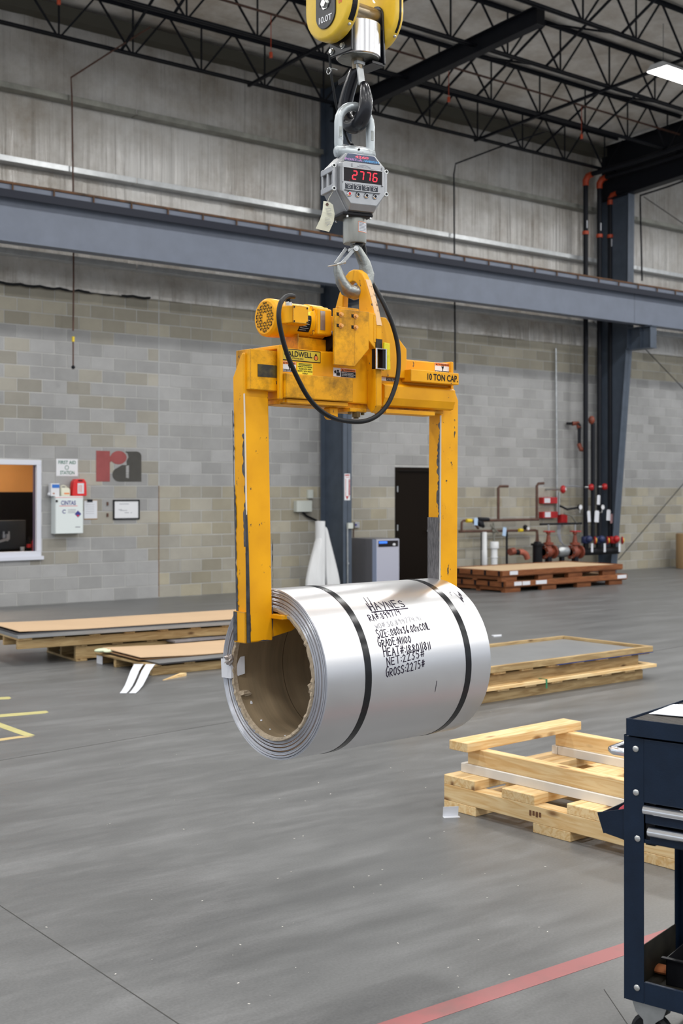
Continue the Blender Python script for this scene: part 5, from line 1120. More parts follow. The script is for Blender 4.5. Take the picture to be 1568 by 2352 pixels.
# side handle
pts = [(0.002, 0.02, 0.925), (-0.045, 0.022, 0.925), (-0.058, 0.035, 0.925), (-0.058, 0.36, 0.925), (-0.045, 0.385, 0.925), (0.002, 0.388, 0.925)]
MB().tube(pts, 0.0125, 14).build('side_handle', 'chrome', t, smooth=True)
# side bin
m_ = MB(); zb0, zb1 = 0.655, 0.752
m_.loft([[(-0.075, 0.02, zb0+0.01), (-0.003, 0.02, zb0-0.003), (-0.003, 0.39, zb0-0.003), (-0.075, 0.39, zb0+0.01)], [(-0.078, 0.018, zb0+0.013), (-0.001, 0.018, zb0), (-0.001, 0.392, zb0), (-0.078, 0.392, zb0+0.013)]])
def quadwall(a, b, h0, h1, t_): pass
m_.obox((-0.078, 0.018, zb0+0.008), (-0.020, 0, 0.058), (0, 0.374, 0), (0.003, 0, 0)); m_.prism([(-0.078, zb0+0.01), (-0.001, zb0-0.002), (-0.001, zb1), (-0.099, zb0+0.070)], 1, 0.018, 0.021); m_.prism([(-0.078, zb0+0.01), (-0.001, zb0-0.002), (-0.001, zb1), (-0.099, zb0+0.070)], 1, 0.389, 0.392); m_.box(-0.003, -0.0005, 0.018, 0.392, zb0, zb1)
m_.build('side_bin', 'navy', t, bevel=0.001)
t2 = thing('red_rag', 'red cloth lying in the side bin of the tool cart', 'rag', mtx=fx @ Matrix.Translation((-0.04, 0.12, zb0+0.016)))
MB().sphere((0, 0, 0.036), 0.038, sq=(0.75, 2.0, 0.93)).build('cloth', mat('red_cloth', (0.38, 0.03, 0.05), 0.85, bump=0.6, bscale=12), t2, smooth=True)
# lower tray
m_ = MB(); m_.box(0.004, CWd-0.004, 0.004, CD-0.004, 0.175, 0.180); m_.box(0.0665, CWd-0.0665, 0.0005, 0.004, 0.172, 0.238); m_.box(0.0665, CWd-0.0665, 0.004, 0.012, 0.236, 0.238)
m_.build('lower_tray', 'navy', t, bevel=0.001)
m_ = MB(); m_.box(0.0035, 0.0065, 0.05, CD-0.05, 0.178, 0.30); m_.box(CWd-0.0065, CWd-0.0035, 0.05, CD-0.05, 0.178, 0.30); m_.box(0.07, CWd-0.07, CD-0.007, CD-0.0035, 0.178, 0.238); m_.box(0.007, CWd-0.007, 0.007, CD-0.01, 0.1802, 0.182); m_.build('tray_liner', 'navy_dirty', t)
t2 = thing('black_tray_box', 'black open box standing in the lower tray of the tool cart', 'box', mtx=fx @ Matrix.Translation((fx.inverted() @ onZ(1529, 2262, 0.182)).xy.to_3d()+Vector((0, 0, 0.182))) @ Matrix.Rotation(0.05, 4, 'Z'))
m_ = MB(); m_.box(0, 0.4, 0, 0.003, 0, 0.085); m_.box(0, 0.4, 0.2, 0.203, 0, 0.085); m_.box(0, 0.003, 0, 0.2, 0, 0.085); m_.box(0.397, 0.4, 0, 0.2, 0, 0.085); m_.box(0, 0.4, 0, 0.2, 0, 0.003); m_.box(-0.012, 0.412, -0.012, 0.003, 0.083, 0.087); m_.build('box_shell', 'black', t2)
t2 = thing('leather_scrap', 'orange brown scrap lying in the lower tray of the tool cart', 'scrap', mtx=fx @ Matrix.Translation((fx.inverted() @ onZ(1511, 2240, 0.182)).xy.to_3d()+Vector((0, 0.02, 0.182))))
MB().sphere((0, 0, 0.014), 0.05, sq=(1.3, 0.55, 0.28)).build('scrap', 'orange_brown', t2, smooth=True)
t2 = thing('paper_stack', 'white papers curling on top of the tool cart', 'paper', mtx=fx @ Matrix.Translation((0.0, 0, 1.0315)))
ci = FR[t2].inverted(); q0 = ci @ onZ(1489, 1639.5, 1.033); q1 = ci @ onZ(1568, 1647, 1.033); e1 = (q1-q0); e1.z = 0; e1.normalize(); e2 = Vector((-e1.y, e1.x, 0))
if (ci.to_3x3() @ FW).dot(e2) < 0: e2 = -e2
for k in range(3):
    vs, fs = [], []; n = 12
    for i in range(n+1):
        for j in range(5):
            u, v = i/n, j/4
            z = 0.0015*k+0.002+0.022*math.sin(PI*min(1, v*1.1))*(u**0.8)*(1-0.3*k)+0.006*u*u
            p = Vector((q0.x, q0.y, 0))+e1*(0.30*u+0.012*k+0.10*v*(0.15))+e2*(0.215*v-0.004*k); vs.append(Vector((p.x, p.y, z)))
    base = len(vs); vs += [v_-Vector((0, 0, 0.001)) for v_ in vs]
    for i in range(n):
        for j in range(4):
            a = 5*i+j; fs += [(a, a+1, a+6, a+5), (base+a, base+a+5, base+a+6, base+a+1)]
    for i in range(n): a = 5*i; fs += [(a, a+5, base+a+5, base+a), (a+4, base+a+4, base+a+9, a+9)]
    for j in range(4): fs += [(j, base+j, base+j+1, j+1), (5*n+j, 5*n+j+1, base+5*n+j+1, base+5*n+j)]
    mb_ = MB(); mb_._a(vs, fs); mb_.build('sheet', 'paper', t2, smooth=True)
# casters
for i, (x, y) in enumerate(((0.075, 0.045), (CWd-0.075, 0.045), (0.075, CD-0.045), (CWd-0.075, CD-0.045))):
    cs = MB(Matrix.Translation((x, y, 0)) @ Matrix.Rotation(0.25*i, 4, 'Z'))
    cs.prism([(-0.058, 0.172), (0.058, 0.172), (0.045, 0.135), (0.02, 0.115), (0.016, 0.045), (-0.016, 0.045), (-0.02, 0.115), (-0.045, 0.135)], 1, -0.027, -0.024)
    cs.prism([(-0.058, 0.172), (0.058, 0.172), (0.045, 0.135), (0.02, 0.115), (0.016, 0.045), (-0.016, 0.045), (-0.02, 0.115), (-0.045, 0.135)], 1, 0.024, 0.027)
    cs.box(-0.058, 0.058, -0.027, 0.027, 0.166, 0.172); cs.cyl((0, -0.032, 0.068), (0, 0.032, 0.068), 0.008, 10)
    f_ = cs.build('caster_fork', 'galv', t, bevel=0.001)
    wmb = MB(Matrix.Translation((x, y, 0)) @ Matrix.Rotation(0.25*i, 4, 'Z'))
    wmb.lathe([(-0.016, 0.022), (-0.016, 0.052), (-0.018, 0.058), (-0.010, 0.068), (0.010, 0.068), (0.018, 0.058), (0.016, 0.052), (0.016, 0.022)], (0, 0, 0.068), (0, 1, 0), 28)
    o = wmb.build('caster_wheel', 'black_rough', t, smooth=True); 
# ================================================================ LIFTER (frame: x along the beam, z absolute height)
LF = Matrix.Translation((3.171, 3.952, 0)) @ Matrix.Rotation(math.radians(2.96), 4, 'Z')
lt = thing('coil_lifter', 'worn yellow motorised coil lifting beam hanging from the crane scale', 'lifter', mtx=LF)
Y_, YD, YL = 'yellow', 'yellow_dirty', 'yellow_leg'
# main beam: rolled tube with rims
m_ = MB(); m_.box(-0.455, 0.47, -0.075, 0.075, 2.085, 2.283); m_.build('main_beam', Y_, lt, bevel=0.006)
m_ = MB()
for x in (-0.47, 0.462):
    m_ = MB(); m_.prism([(-0.088, 2.083), (-0.070, 2.083), (-0.070, 2.274), (0.070, 2.274), (0.070, 2.083), (0.088, 2.083), (0.088, 2.290), (-0.088, 2.290)], 0, x-0.004, x+0.014)
    m_.build('beam_rim', Y_, lt, bevel=0.004)
MB().box(-0.455, -0.115, -0.104, -0.074, 2.088, 2.182).build('cover_plate', YD, lt, bevel=0.004)
m_ = MB(); m_.prism([(-0.104, 2.115), (-0.104, 2.165), (-0.080, 2.178), (-0.074, 2.178), (-0.074, 2.078), (-0.092, 2.085)], 0, 0.055, 0.47); m_.build('cover_plate', Y_, lt, bevel=0.003)
MB().box(-0.45, 0.44, -0.06, 0.06, 2.066, 2.086).build('slide_rail', YD, lt, bevel=0.002)
MB().box(0.075, 0.36, -0.09, -0.02, 2.052, 2.070).build('lower_rail', Y_, lt, bevel=0.002); MB().box(-0.44, -0.13, -0.09, -0.05, 2.07, 2.086).build('lower_rail', Y_, lt, bevel=0.002)
# slide arms
MB().box(-0.593, -0.45, -0.063, 0.030, 2.115, 2.268).build('slide_arm', YD, lt, bevel=0.003)
m_ = MB(); m_.box(-0.56, -0.47, -0.0645, -0.063, 2.165, 2.212); m_.build('grease_patch', mat('black_grease', (0.022, 0.019, 0.012), 0.5, var=0.5, scale=25, col2=(0.12, 0.09, 0.02), thr=(0.3, 0.6)), lt)
MB().box(0.46, 0.50, -0.05, 0.03, 2.12, 2.19).build('slide_arm', Y_, lt, bevel=0.003)
# capacity sign box
MB().box(0.177, 0.462, -0.132, -0.075, 2.186, 2.236).build('capacity_sign', Y_, lt, bevel=0.003)
text('lettering', '10 TON CAP.', 'black', lt, (0.272, -0.1325, 2.197), (1, 0, 0), (0, 0, 1), 0.182, 0.028)
# legs
def leg(xa, xb, ztop, zbot, lean, toe_dir, xin):
    m_ = MB()
    hw = 0.036
    s = lean
    # plate outline in x-z (leaning), extruded over y
    out = xa if toe_dir > 0 else xb
    if toe_dir > 0: prof = [(xa+s, zbot), (xb+s, zbot), (xb, ztop), (xa+0.055, ztop), (xa, ztop-0.13)]
    else: prof = [(xa+s, zbot), (xb+s, zbot), (xb, ztop-0.10), (xb-0.03, ztop), (xa, ztop)]
    if toe_dir > 0:
        xa2 = xa-0.012
        m_.loft([[(xa2+s, -hw, zbot), (xb+s, -hw, zbot), (xb+s, hw, zbot), (xa2+s, hw, zbot)], [(xa2, -hw, 2.165), (xb, -hw, 2.165), (xb, hw, 2.165), (xa2, hw, 2.165)], [(xa2, -hw, 2.255), (xa+0.012, -hw, 2.255), (xa+0.012, -0.022, 2.255), (xa2, -0.022, 2.255)]])
    else:
        m_.loft([[(xa+s, -hw, zbot), (xb+s, -hw, zbot), (xb+s, hw, zbot), (xa+s, hw, zbot)], [(xa, -hw, 2.13), (xb, -hw, 2.13), (xb, hw, 2.13), (xa, hw, 2.13)], [(xa, -hw, 2.185), (xb-0.028, -hw, 2.185), (xb-0.028, hw, 2.185), (xa, hw, 2.185)]])
    m_.build('vertical_arm', YL, lt, bevel=0.007, seg=3)
    # toe inside the core
    m_ = MB(); x0, x1 = (xb+s-0.01, xb+s+0.20) if toe_dir > 0 else (xa+s-0.20, xa+s+0.01)
    m_.box(x0, x1, -0.105, 0.105, 1.245, 1.262); m_.build('toe_pad', Y_, lt, bevel=0.003)
    m_ = MB()
    if toe_dir > 0: pr = [(x0, zbot+0.01), (x0, 1.246), (x1, 1.246), (x1-0.10, 1.19)]
    else: pr = [(x1, zbot+0.01), (x1, 1.246), (x0, 1.246), (x0+0.10, 1.19)]
    m_.prism(pr, 1, -0.028, 0.028); m_.build('toe_gusset', Y_, lt, bevel=0.003)
leg(-0.593, -0.487, 2.262, 1.160, 0.022, 1, -0.48)
leg(0.447, 0.561, 2.215, 1.160, -0.008, -1, 0.44)
def jag(name, m, pts, du, w0, w1, seed, n_off):
    # flake of bare metal along an edge: pts = two ends, du = in-plane width direction
    rn = random.Random(seed); a, b = Vector(pts[0]), Vector(pts[1]); du = Vector(du).normalized(); n_off = Vector(n_off); N_ = max(8, int((b-a).length/0.008)); vs, fs = [], []
    w_ = w0
    for i in range(N_+1):
        p = a.lerp(b, i/N_)+n_off; w_ = min(w1, max(w0, w_+rn.uniform(-1, 1)*(w1-w0)*0.45)); vs += [p, p+du*w_, p+du*w_-n_off*1.2, p-n_off*1.2]
    for i in range(N_):
        for k in range(4): fs.append((4*i+k, 4*i+4+k, 4*i+4+(k+1) % 4, 4*i+(k+1) % 4))
    mb_ = MB(); mb_._a(vs, fs); return mb_.build(name, m, lt)
SM = mat('dark_bare_steel', (0.035, 0.037, 0.045), 0.35, 0.4, var=0.5, scale=50, col2=(0.13, 0.13, 0.14))
jag('worn_edge', SM, [(-0.6052, 0.036, 2.04), (-0.584, 0.036, 1.165)], (0, -1, 0), 0.002, 0.013, 1, (-0.0006, 0, 0))
jag('worn_edge', SM, [(-0.6025, -0.034, 1.95), (-0.584, -0.034, 1.30)], (0, 1, 0), 0.0005, 0.016, 2, (-0.0006, 0, 0))
jag('worn_edge', SM, [(-0.597, -0.0362, 1.50), (-0.581, -0.0362, 1.165)], (1, 0, 0), 0.002, 0.013, 3, (0, -0.0006, 0))
jag('worn_edge', SM, [(-0.580, -0.0362, 1.162), (-0.470, -0.0362, 1.162)], (0, 0, 1), 0.0, 0.006, 4, (0, -0.0006, 0))
jag('worn_edge', SM, [(-0.466, -0.0362, 1.55), (-0.466, -0.0362, 1.17)], (-1, 0, 0), -0.001, 0.005, 5, (0, -0.0006, 0))
jag('worn_edge', SM, [(0.4455, -0.036, 2.03), (0.4405, -0.036, 1.3)], (0, 1, 0), 0.001, 0.020, 6, (-0.0006, 0, 0))
jag('worn_edge', SM, [(0.4475, -0.0362, 1.80), (0.442, -0.0362, 1.25)], (1, 0, 0), -0.001, 0.006, 7, (0, -0.0006, 0))
jag('worn_edge', SM, [(-0.1325, -0.1325, 2.235), (-0.1325, -0.1325, 2.44)], (1, 0, 0), 0, 0.001, 8, (0, -0.0003, 0))
MB().tube([(-0.603, -0.0365, 2.10), (-0.597, -0.037, 1.85), (-0.590, -0.037, 1.5)], 0.0032, 10).build('worn_bead', mat('whitish_worn_edge', (0.75, 0.66, 0.55), 0.45), lt, smooth=True)
MB().tube([(-0.594, -0.036, 1.70), (-0.589, -0.037, 1.5), (-0.582, -0.037, 1.162)], [0.003, 0.0065, 0.008], 10).build('worn_bead', mat('bare_worn_steel', (0.11, 0.115, 0.13), 0.3, 0.8, var=0.5, scale=30), lt, smooth=True)
MB().tube([(0.447, -0.037, 2.06), (0.444, -0.0375, 1.6), (0.440, -0.037, 1.2)], 0.0035, 8).build('worn_bead', mat('bright_worn_edge', (0.62, 0.60, 0.56), 0.4, 0.3), lt, smooth=True)
m_ = MB(); m_.box(0.4385, 0.4405, -0.034, 0.034, 1.20, 1.62); m_.build('wear_plate', mat('scuffed_grey_steel', (0.22, 0.21, 0.215), 0.45, 0.5, var=0.7, scale=9, stretch=(1, 20, 3)), lt)
m_ = MB(); m_.prism([(-0.594, 1.158), (-0.575, 1.158), (-0.575, 1.275), (-0.596, 1.278)], 1, -0.030, 0.041); m_.build('corner_cap', YL, lt, bevel=0.003)
m_ = MB(); m_.box(-0.597, -0.5945, 0.018, 0.041, 1.165, 1.275); m_.build('cap_edge', SM, lt)
# bail: plate in the y-z plane with an eye
import itertools
outer = [(-0.131, 2.058), (-0.131, 2.405), (-0.111, 2.470), (-0.087, 2.534), (-0.064, 2.590), (-0.045, 2.620), (-0.02, 2.637), (0.008, 2.643), (0.036, 2.638), (0.060, 2.622), (0.078, 2.595), (0.103, 2.545), (0.133, 2.475), (0.155, 2.405), (0.155, 2.30)]
inner = [(0.078, 2.30), (0.078, 2.470), (0.075, 2.530), (0.060, 2.568), (0.040, 2.588), (0.012, 2.594), (-0.008, 2.586), (-0.019, 2.565), (-0.023, 2.530), (-0.025, 2.30), (-0.082, 2.26), (-0.082, 2.085), (-0.10, 2.05)]
def ring_plate(outer, inner, x0, x1, name, m_name):
    # strip of quads between an outer and an inner rail, resampled to equal counts
    def res(pl, n):
        L = [0]; 
        for a, b in zip(pl, pl[1:]): L.append(L[-1]+math.dist(a, b))
        out = []
        for i in range(n+1):
            t = L[-1]*i/n; k = max(j for j in range(len(L)) if L[j] <= t+1e-9); k = min(k, len(pl)-2)
            u = (t-L[k])/(L[k+1]-L[k]); out.append((pl[k][0]+(pl[k+1][0]-pl[k][0])*u, pl[k][1]+(pl[k+1][1]-pl[k][1])*u))
        return out
    return None
m_ = MB()
near_o = [(-0.131, 2.20), (-0.131, 2.405), (-0.111, 2.470), (-0.087, 2.534), (-0.064, 2.590), (-0.045, 2.620), (-0.018, 2.638), (0.010, 2.643), (0.038, 2.638), (0.062, 2.620), (0.080, 2.592), (0.103, 2.545), (0.133, 2.475), (0.152, 2.405), (0.152, 2.22)]
near_i = [(-0.025, 2.20), (-0.025, 2.405), (-0.024, 2.470), (-0.023, 2.530), (-0.020, 2.562), (-0.012, 2.580), (0.000, 2.590), (0.014, 2.594), (0.030, 2.591), (0.048, 2.582), (0.062, 2.567), (0.072, 2.540), (0.077, 2.475), (0.078, 2.405), (0.078, 2.22)]
loops = []
for o_, i_ in zip(near_o, near_i):
    loops.append([(-0.016, o_[0], o_[1]), (0.016, o_[0], o_[1]), (0.016, i_[0], i_[1]), (-0.016, i_[0], i_[1])])
m_.loft(loops); m_.build('lifting_bail', Y_, lt, bevel=0.006, seg=3)
MB().prism([(-0.131, 2.21), (-0.131, 2.075), (-0.115, 2.055), (-0.098, 2.048), (-0.074, 2.075), (-0.074, 2.21)], 0, -0.016, 0.016).build('bail_post', Y_, lt, bevel=0.005)
m_ = MB(); m_.tube([(0.001, -0.132, 2.40), (0.001, -0.110, 2.475), (0.001, -0.088, 2.536), (0.001, -0.064, 2.592)], 0.009, 8, flat=(1.6, 0.25)); m_.build('worn_edge', mat('primer_worn_edge', (0.72, 0.47, 0.26), 0.6, var=0.4, scale=45, col2=(0.16, 0.08, 0.04), thr=(0.32, 0.42)), lt)
# gusset plates
MB().prism([(0.016, 2.20), (0.188, 2.20), (0.188, 2.322), (0.151, 2.355), (0.072, 2.441), (0.016, 2.441)], 1, -0.096, -0.078).build('gusset_plate', Y_, lt, bevel=0.003)
MB().prism([(0.016, 2.20), (0.188, 2.20), (0.188, 2.322), (0.151, 2.355), (0.072, 2.441), (0.016, 2.441)], 1, 0.078, 0.096).build('gusset_plate', Y_, lt, bevel=0.003)
MB().prism([(-0.239, 2.226), (-0.132, 2.226), (-0.056, 2.30), (-0.056, 2.448), (-0.239, 2.446)], 1, -0.132, -0.122).build('mounting_plate', YD, lt, bevel=0.002)
MB().box(-0.20, -0.09, -0.11, -0.098, 2.40, 2.460).build('mounting_plate', YD, lt, bevel=0.002)
m_ = MB(); m_.prism([(-0.06, 2.448), (-0.016, 2.448), (-0.016, 2.30), (-0.06, 2.34)], 1, -0.128, -0.10); m_.build('web_stiffener', Y_, lt, bevel=0.003)
MB().prism([(-0.13, 2.44), (-0.13, 2.33), (-0.1, 2.32), (-0.05, 2.42), (-0.05, 2.44)], 0, -0.028, -0.016).build('web_stiffener', Y_, lt, bevel=0.002)
pr = None
for x, z in ((-0.207, 2.424), (-0.130, 2.424), (-0.207, 2.380), (-0.130, 2.380)):
    if pr is None: pr = MB().lathe([(0, 0.0105), (0.003, 0.0105), (0.003, 0.0075), (0.012, 0.0070)], (0, 0, 0), (0, -1, 0), 6).build('hex_bolt', mat('painted_bolt', (0.75, 0.36, 0.10), 0.4), lt)
    else: pr2 = pr.copy(); COL.objects.link(pr2); pr2.location = (x, -0.1325, z); continue
    pr.location = (x, -0.1325, z)
m_ = MB()
for x, z in ((-0.219, 2.4245), (-0.142, 2.4245), (-0.219, 2.3805), (-0.142, 2.3805)): m_.box(x-0.008, x+0.010, -0.1326, -0.1318, z-0.0065, z+0.0065)
m_.build('bolt_slots', 'black', lt)['kind'] = 'stuff'
# back plates holding the gear
m_ = MB(); m_.box(-0.245, -0.03, 0.060, 0.070, 2.28, 2.45); m_.box(-0.345, -0.18, -0.035, 0.05, 2.283, 2.335); m_.box(-0.355, -0.349, -0.05, 0.05, 2.283, 2.345); m_.build('gear_bracket', YD, lt, bevel=0.002)
m_ = MB(); m_.box(-0.275, -0.20, -0.075, 0.05, 2.345, 2.452); m_.build('gear_housing', Y_, lt, bevel=0.008)
MB().box(-0.2755, -0.2745, -0.06, 0.0, 2.37, 2.44).build('rating_plate', 'galv', lt)
MB().box(-0.262, -0.238, -0.0765, -0.0755, 2.365, 2.44).build('rating_plate', 'galv', lt)
MB().lathe([(0, 0.04), (0.06, 0.042), (0.08, 0.02)], (-0.20, -0.04, 2.33), (1, 0, 0), 18).build('sprocket_guard', 'black', lt, smooth=True)
# motor
mo = MB().lathe([(-0.440, 0.066), (-0.215, 0.066), (-0.205, 0.060), (-0.195, 0.06)], (0, 0, 2.402), (1, 0, 0), 36).build('electric_motor', Y_, lt, smooth=True)
fc = MB().lathe([(-0.478, 0.050), (-0.478, 0.064), (-0.470, 0.073), (-0.458, 0.0745), (-0.408, 0.0735), (-0.400, 0.068)], (0, 0, 2.402), (1, 0, 0), 40).build('fan_cover', Y_, lt, smooth=True, bevel=0.001); fc.parent = mo
MB().lathe([(-0.4785, 0.001), (-0.4785, 0.052), (-0.470, 0.052)], (0, 0, 2.402), (1, 0, 0), 32).build('fan_grille', Y_, lt).parent = mo
m_ = MB()
tri = 0.0105
for i in range(-6, 7):
    for j in range(-5, 6):
        y, z = i*0.0085, j*0.0108
        rr = math.hypot(y, z*0.98)
        if rr > 0.054 or rr < 0.016: continue
        u = 1 if (i+j) % 2 else -1
        m_.prism([(y-0.0034, 2.402+z-u*0.004), (y+0.0034, 2.402+z-u*0.004), (y, 2.402+z+u*0.0042)], 0, -0.4795, -0.4783)
o = m_.build('grille_openings', 'black', lt); o['kind'] = 'stuff'; o.parent = mo
m_ = MB()
for ang in (45, 135, 225, 315):
    a = math.radians(ang); m_.cyl((-0.285, 0.066*math.cos(a), 2.402+0.066*math.sin(a)), (-0.205, 0.066*math.cos(a), 2.402+0.066*math.sin(a)), 0.011, 10)
m_.lathe([(-0.285, 0.064), (-0.28, 0.070), (-0.21, 0.070), (-0.206, 0.06)], (0, 0, 2.402), (1, 0, 0), 32)
m_.build('end_bell', Y_, lt, smooth=True).parent = mo
jb = MB().loft([[(-0.455, -0.060, 2.372), (-0.345, -0.060, 2.372), (-0.345, -0.060, 2.442), (-0.455, -0.060, 2.442)], [(-0.448, -0.10, 2.372), (-0.350, -0.10, 2.372), (-0.350, -0.10, 2.440), (-0.448, -0.10, 2.440)], [(-0.438, -0.120, 2.374), (-0.363, -0.120, 2.374), (-0.363, -0.120, 2.438), (-0.438, -0.120, 2.438)]]).build('terminal_box', Y_, lt, bevel=0.004)
jb.parent = mo
m_ = MB(); m_.box(-0.438, -0.363, -0.124, -0.121, 2.373, 2.439); lid = m_.build('box_lid', Y_, lt, bevel=0.002); lid.parent = mo
m_ = MB()
for x, z in ((-0.432, 2.379), (-0.369, 2.379), (-0.432, 2.433), (-0.369, 2.433)): m_.cyl((x, -0.124, z), (x, -0.1255, z), 0.0035, 8)
m_.build('lid_screws', 'steel_dark', lt).parent = mo
vs, fs = [], []
def curved(x0, x1, a0, a1, r, n=10):
    mb_ = MB(); vs, fs = [], []
    for i in range(n+1):
        a = math.radians(a0+(a1-a0)*i/n)
        for x in (x0, x1):
            vs += [(x, -r*math.cos(a), 2.402+r*math.sin(a))]
            vs += [(x, -(r-0.002)*math.cos(a), 2.402+(r-0.002)*math.sin(a))]
    for i in range(n): fs.append((4*i, 4*i+2, 4*i+6, 4*i+4)); fs.append((4*i+1, 4*i+5, 4*i+7, 4*i+3)); fs.append((4*i, 4*i+4, 4*i+5, 4*i+1)); fs.append((4*i+2, 4*i+3, 4*i+7, 4*i+6))
    mb_._a(vs, fs); return mb_
curved(-0.355, -0.300, -45, 12, 0.0672).build('name_plate', 'black', lt, smooth=True).parent = mo
curved(-0.350, -0.303, 14, 26, 0.0674).build('name_plate_head', 'bright_yellow', lt, smooth=True).parent = mo
for k in range(6): curved(-0.350, -0.318+0.01*(k % 2), -38+k*7, -36.8+k*7, 0.0676, 3).build('plate_print', 'white', lt).parent = mo
MB().cyl((-0.420, -0.075, 2.437), (-0.420, -0.075, 2.458), 0.0135, 14).build('cable_gland', 'bolt', lt, bevel=0.002).parent = mo
# underside: lug and drive bits
MB().prism([(-0.20, 2.066), (-0.155, 2.066), (-0.155, 2.028), (-0.165, 2.018), (-0.19, 2.018), (-0.20, 2.03)], 1, -0.06, -0.02).build('stop_lug', Y_, lt, bevel=0.006, seg=3)
m_ = MB(); m_.box(-0.12, -0.03, -0.09, 0.03, 2.05, 2.066); m_.build('nut_plate', YD, lt, bevel=0.003)
m_ = MB(); m_.cyl((-0.075, -0.075, 2.052), (-0.075, -0.075, 2.030), 0.018, 6); m_.cyl((-0.075, -0.075, 2.03), (-0.075, -0.075, 2.024), 0.011, 8); m_.cyl((-0.11, -0.075, 2.05), (-0.11, -0.075, 2.04), 0.008, 6); m_.cyl((-0.04, -0.075, 2.05), (-0.04, -0.075, 2.04), 0.008, 6); m_.build('drain_nut', mat('oily_yellow_nut', (0.10, 0.06, 0.01), 0.4), lt)
m_ = MB(); m_.box(-0.45, -0.43, -0.08, -0.04, 2.07, 2.11); m_.build('rail_stop', YD, lt, bevel=0.004)
# square bracket on the bail post
m_ = MB(); bz0, bz1, bx0, bx1 = 2.222, 2.302, -0.040, 0.012
yb_ = -0.158
m_.tube([(bx0, yb_, bz0), (bx1, yb_, bz0), (bx1, yb_, bz1), (bx0, yb_, bz1)], 0.0045, 8, closed=True)
m_.build('bracket_rim', 'chrome', lt, smooth=True)
m_ = MB(); m_.box(bx0, bx1, -0.158, -0.131, bz0, bz0+0.004); m_.box(bx0, bx1, -0.158, -0.131, bz1-0.004, bz1); m_.box(bx0, bx0+0.004, -0.158, -0.131, bz0, bz1); m_.box(bx1-0.018, bx1, -0.158, -0.131, bz0, bz1); m_.build('bracket_tube', 'black', lt)
m_ = MB(); m_.prism([(0.012, 2.218), (0.050, 2.224), (0.046, 2.330), (0.016, 2.332)], 1, -0.145, -0.135); m_.build('bracket_side', 'bright_yellow', lt, bevel=0.002)
m_ = MB(); m_.box(-0.0165, 0.0165, -0.1318, -0.100, 2.305, 2.345); m_.build('black_smear', mat('sooty_black_paint', (0.02, 0.018, 0.015), 0.6), lt)
# decals
def decal(name, x0, x1, z0, z1, m, y=-0.0758, th=0.0006, label=None):
    o = MB().box(x0, x1, y-th, y, z0, z1).build(name, m, lt)
    if label: o['label'] = label
    return o
def ltxt(s, x0, x1, z0, h, y, m='black', shear=0): return text('lettering', s, m, lt, (x0, y, z0), (1, 0, 0), (0, 0, 1), x1-x0, h, 0.0003, shear)
yF = -0.0758
decal('maker_label', -0.453, -0.262, 2.234, 2.279, 'black', yF, 0.0006, 'yellow maker label with black border and flame'); decal('maker_label_face', -0.450, -0.265, 2.237, 2.276, 'label_olive', yF-0.0006)
ltxt('CALDWELL', -0.444, -0.304, 2.250, 0.022, yF-0.0013); ltxt('STRONG BAC', -0.404, -0.348, 2.241, 0.006, yF-0.0013)
m_ = MB(); m_.prism([(-0.286+0.011*math.cos(a)*(1 if math.sin(a) < 0.2 else 0.75), 2.254+0.012*math.sin(a)+(0.004 if math.sin(a) > 0.95 else 0)) for a in [2*PI*i/18 for i in range(18)]], 1, yF-0.0016, yF-0.0012); m_.build('flame_emblem', 'black', lt)
m_ = MB(); m_.prism([(-0.286+0.0075*math.cos(a), 2.2525+0.0085*math.sin(a)) for a in [2*PI*i/16 for i in range(16)]], 1, yF-0.002, yF-0.0016); m_.build('flame_emblem', 'label_orange', lt)
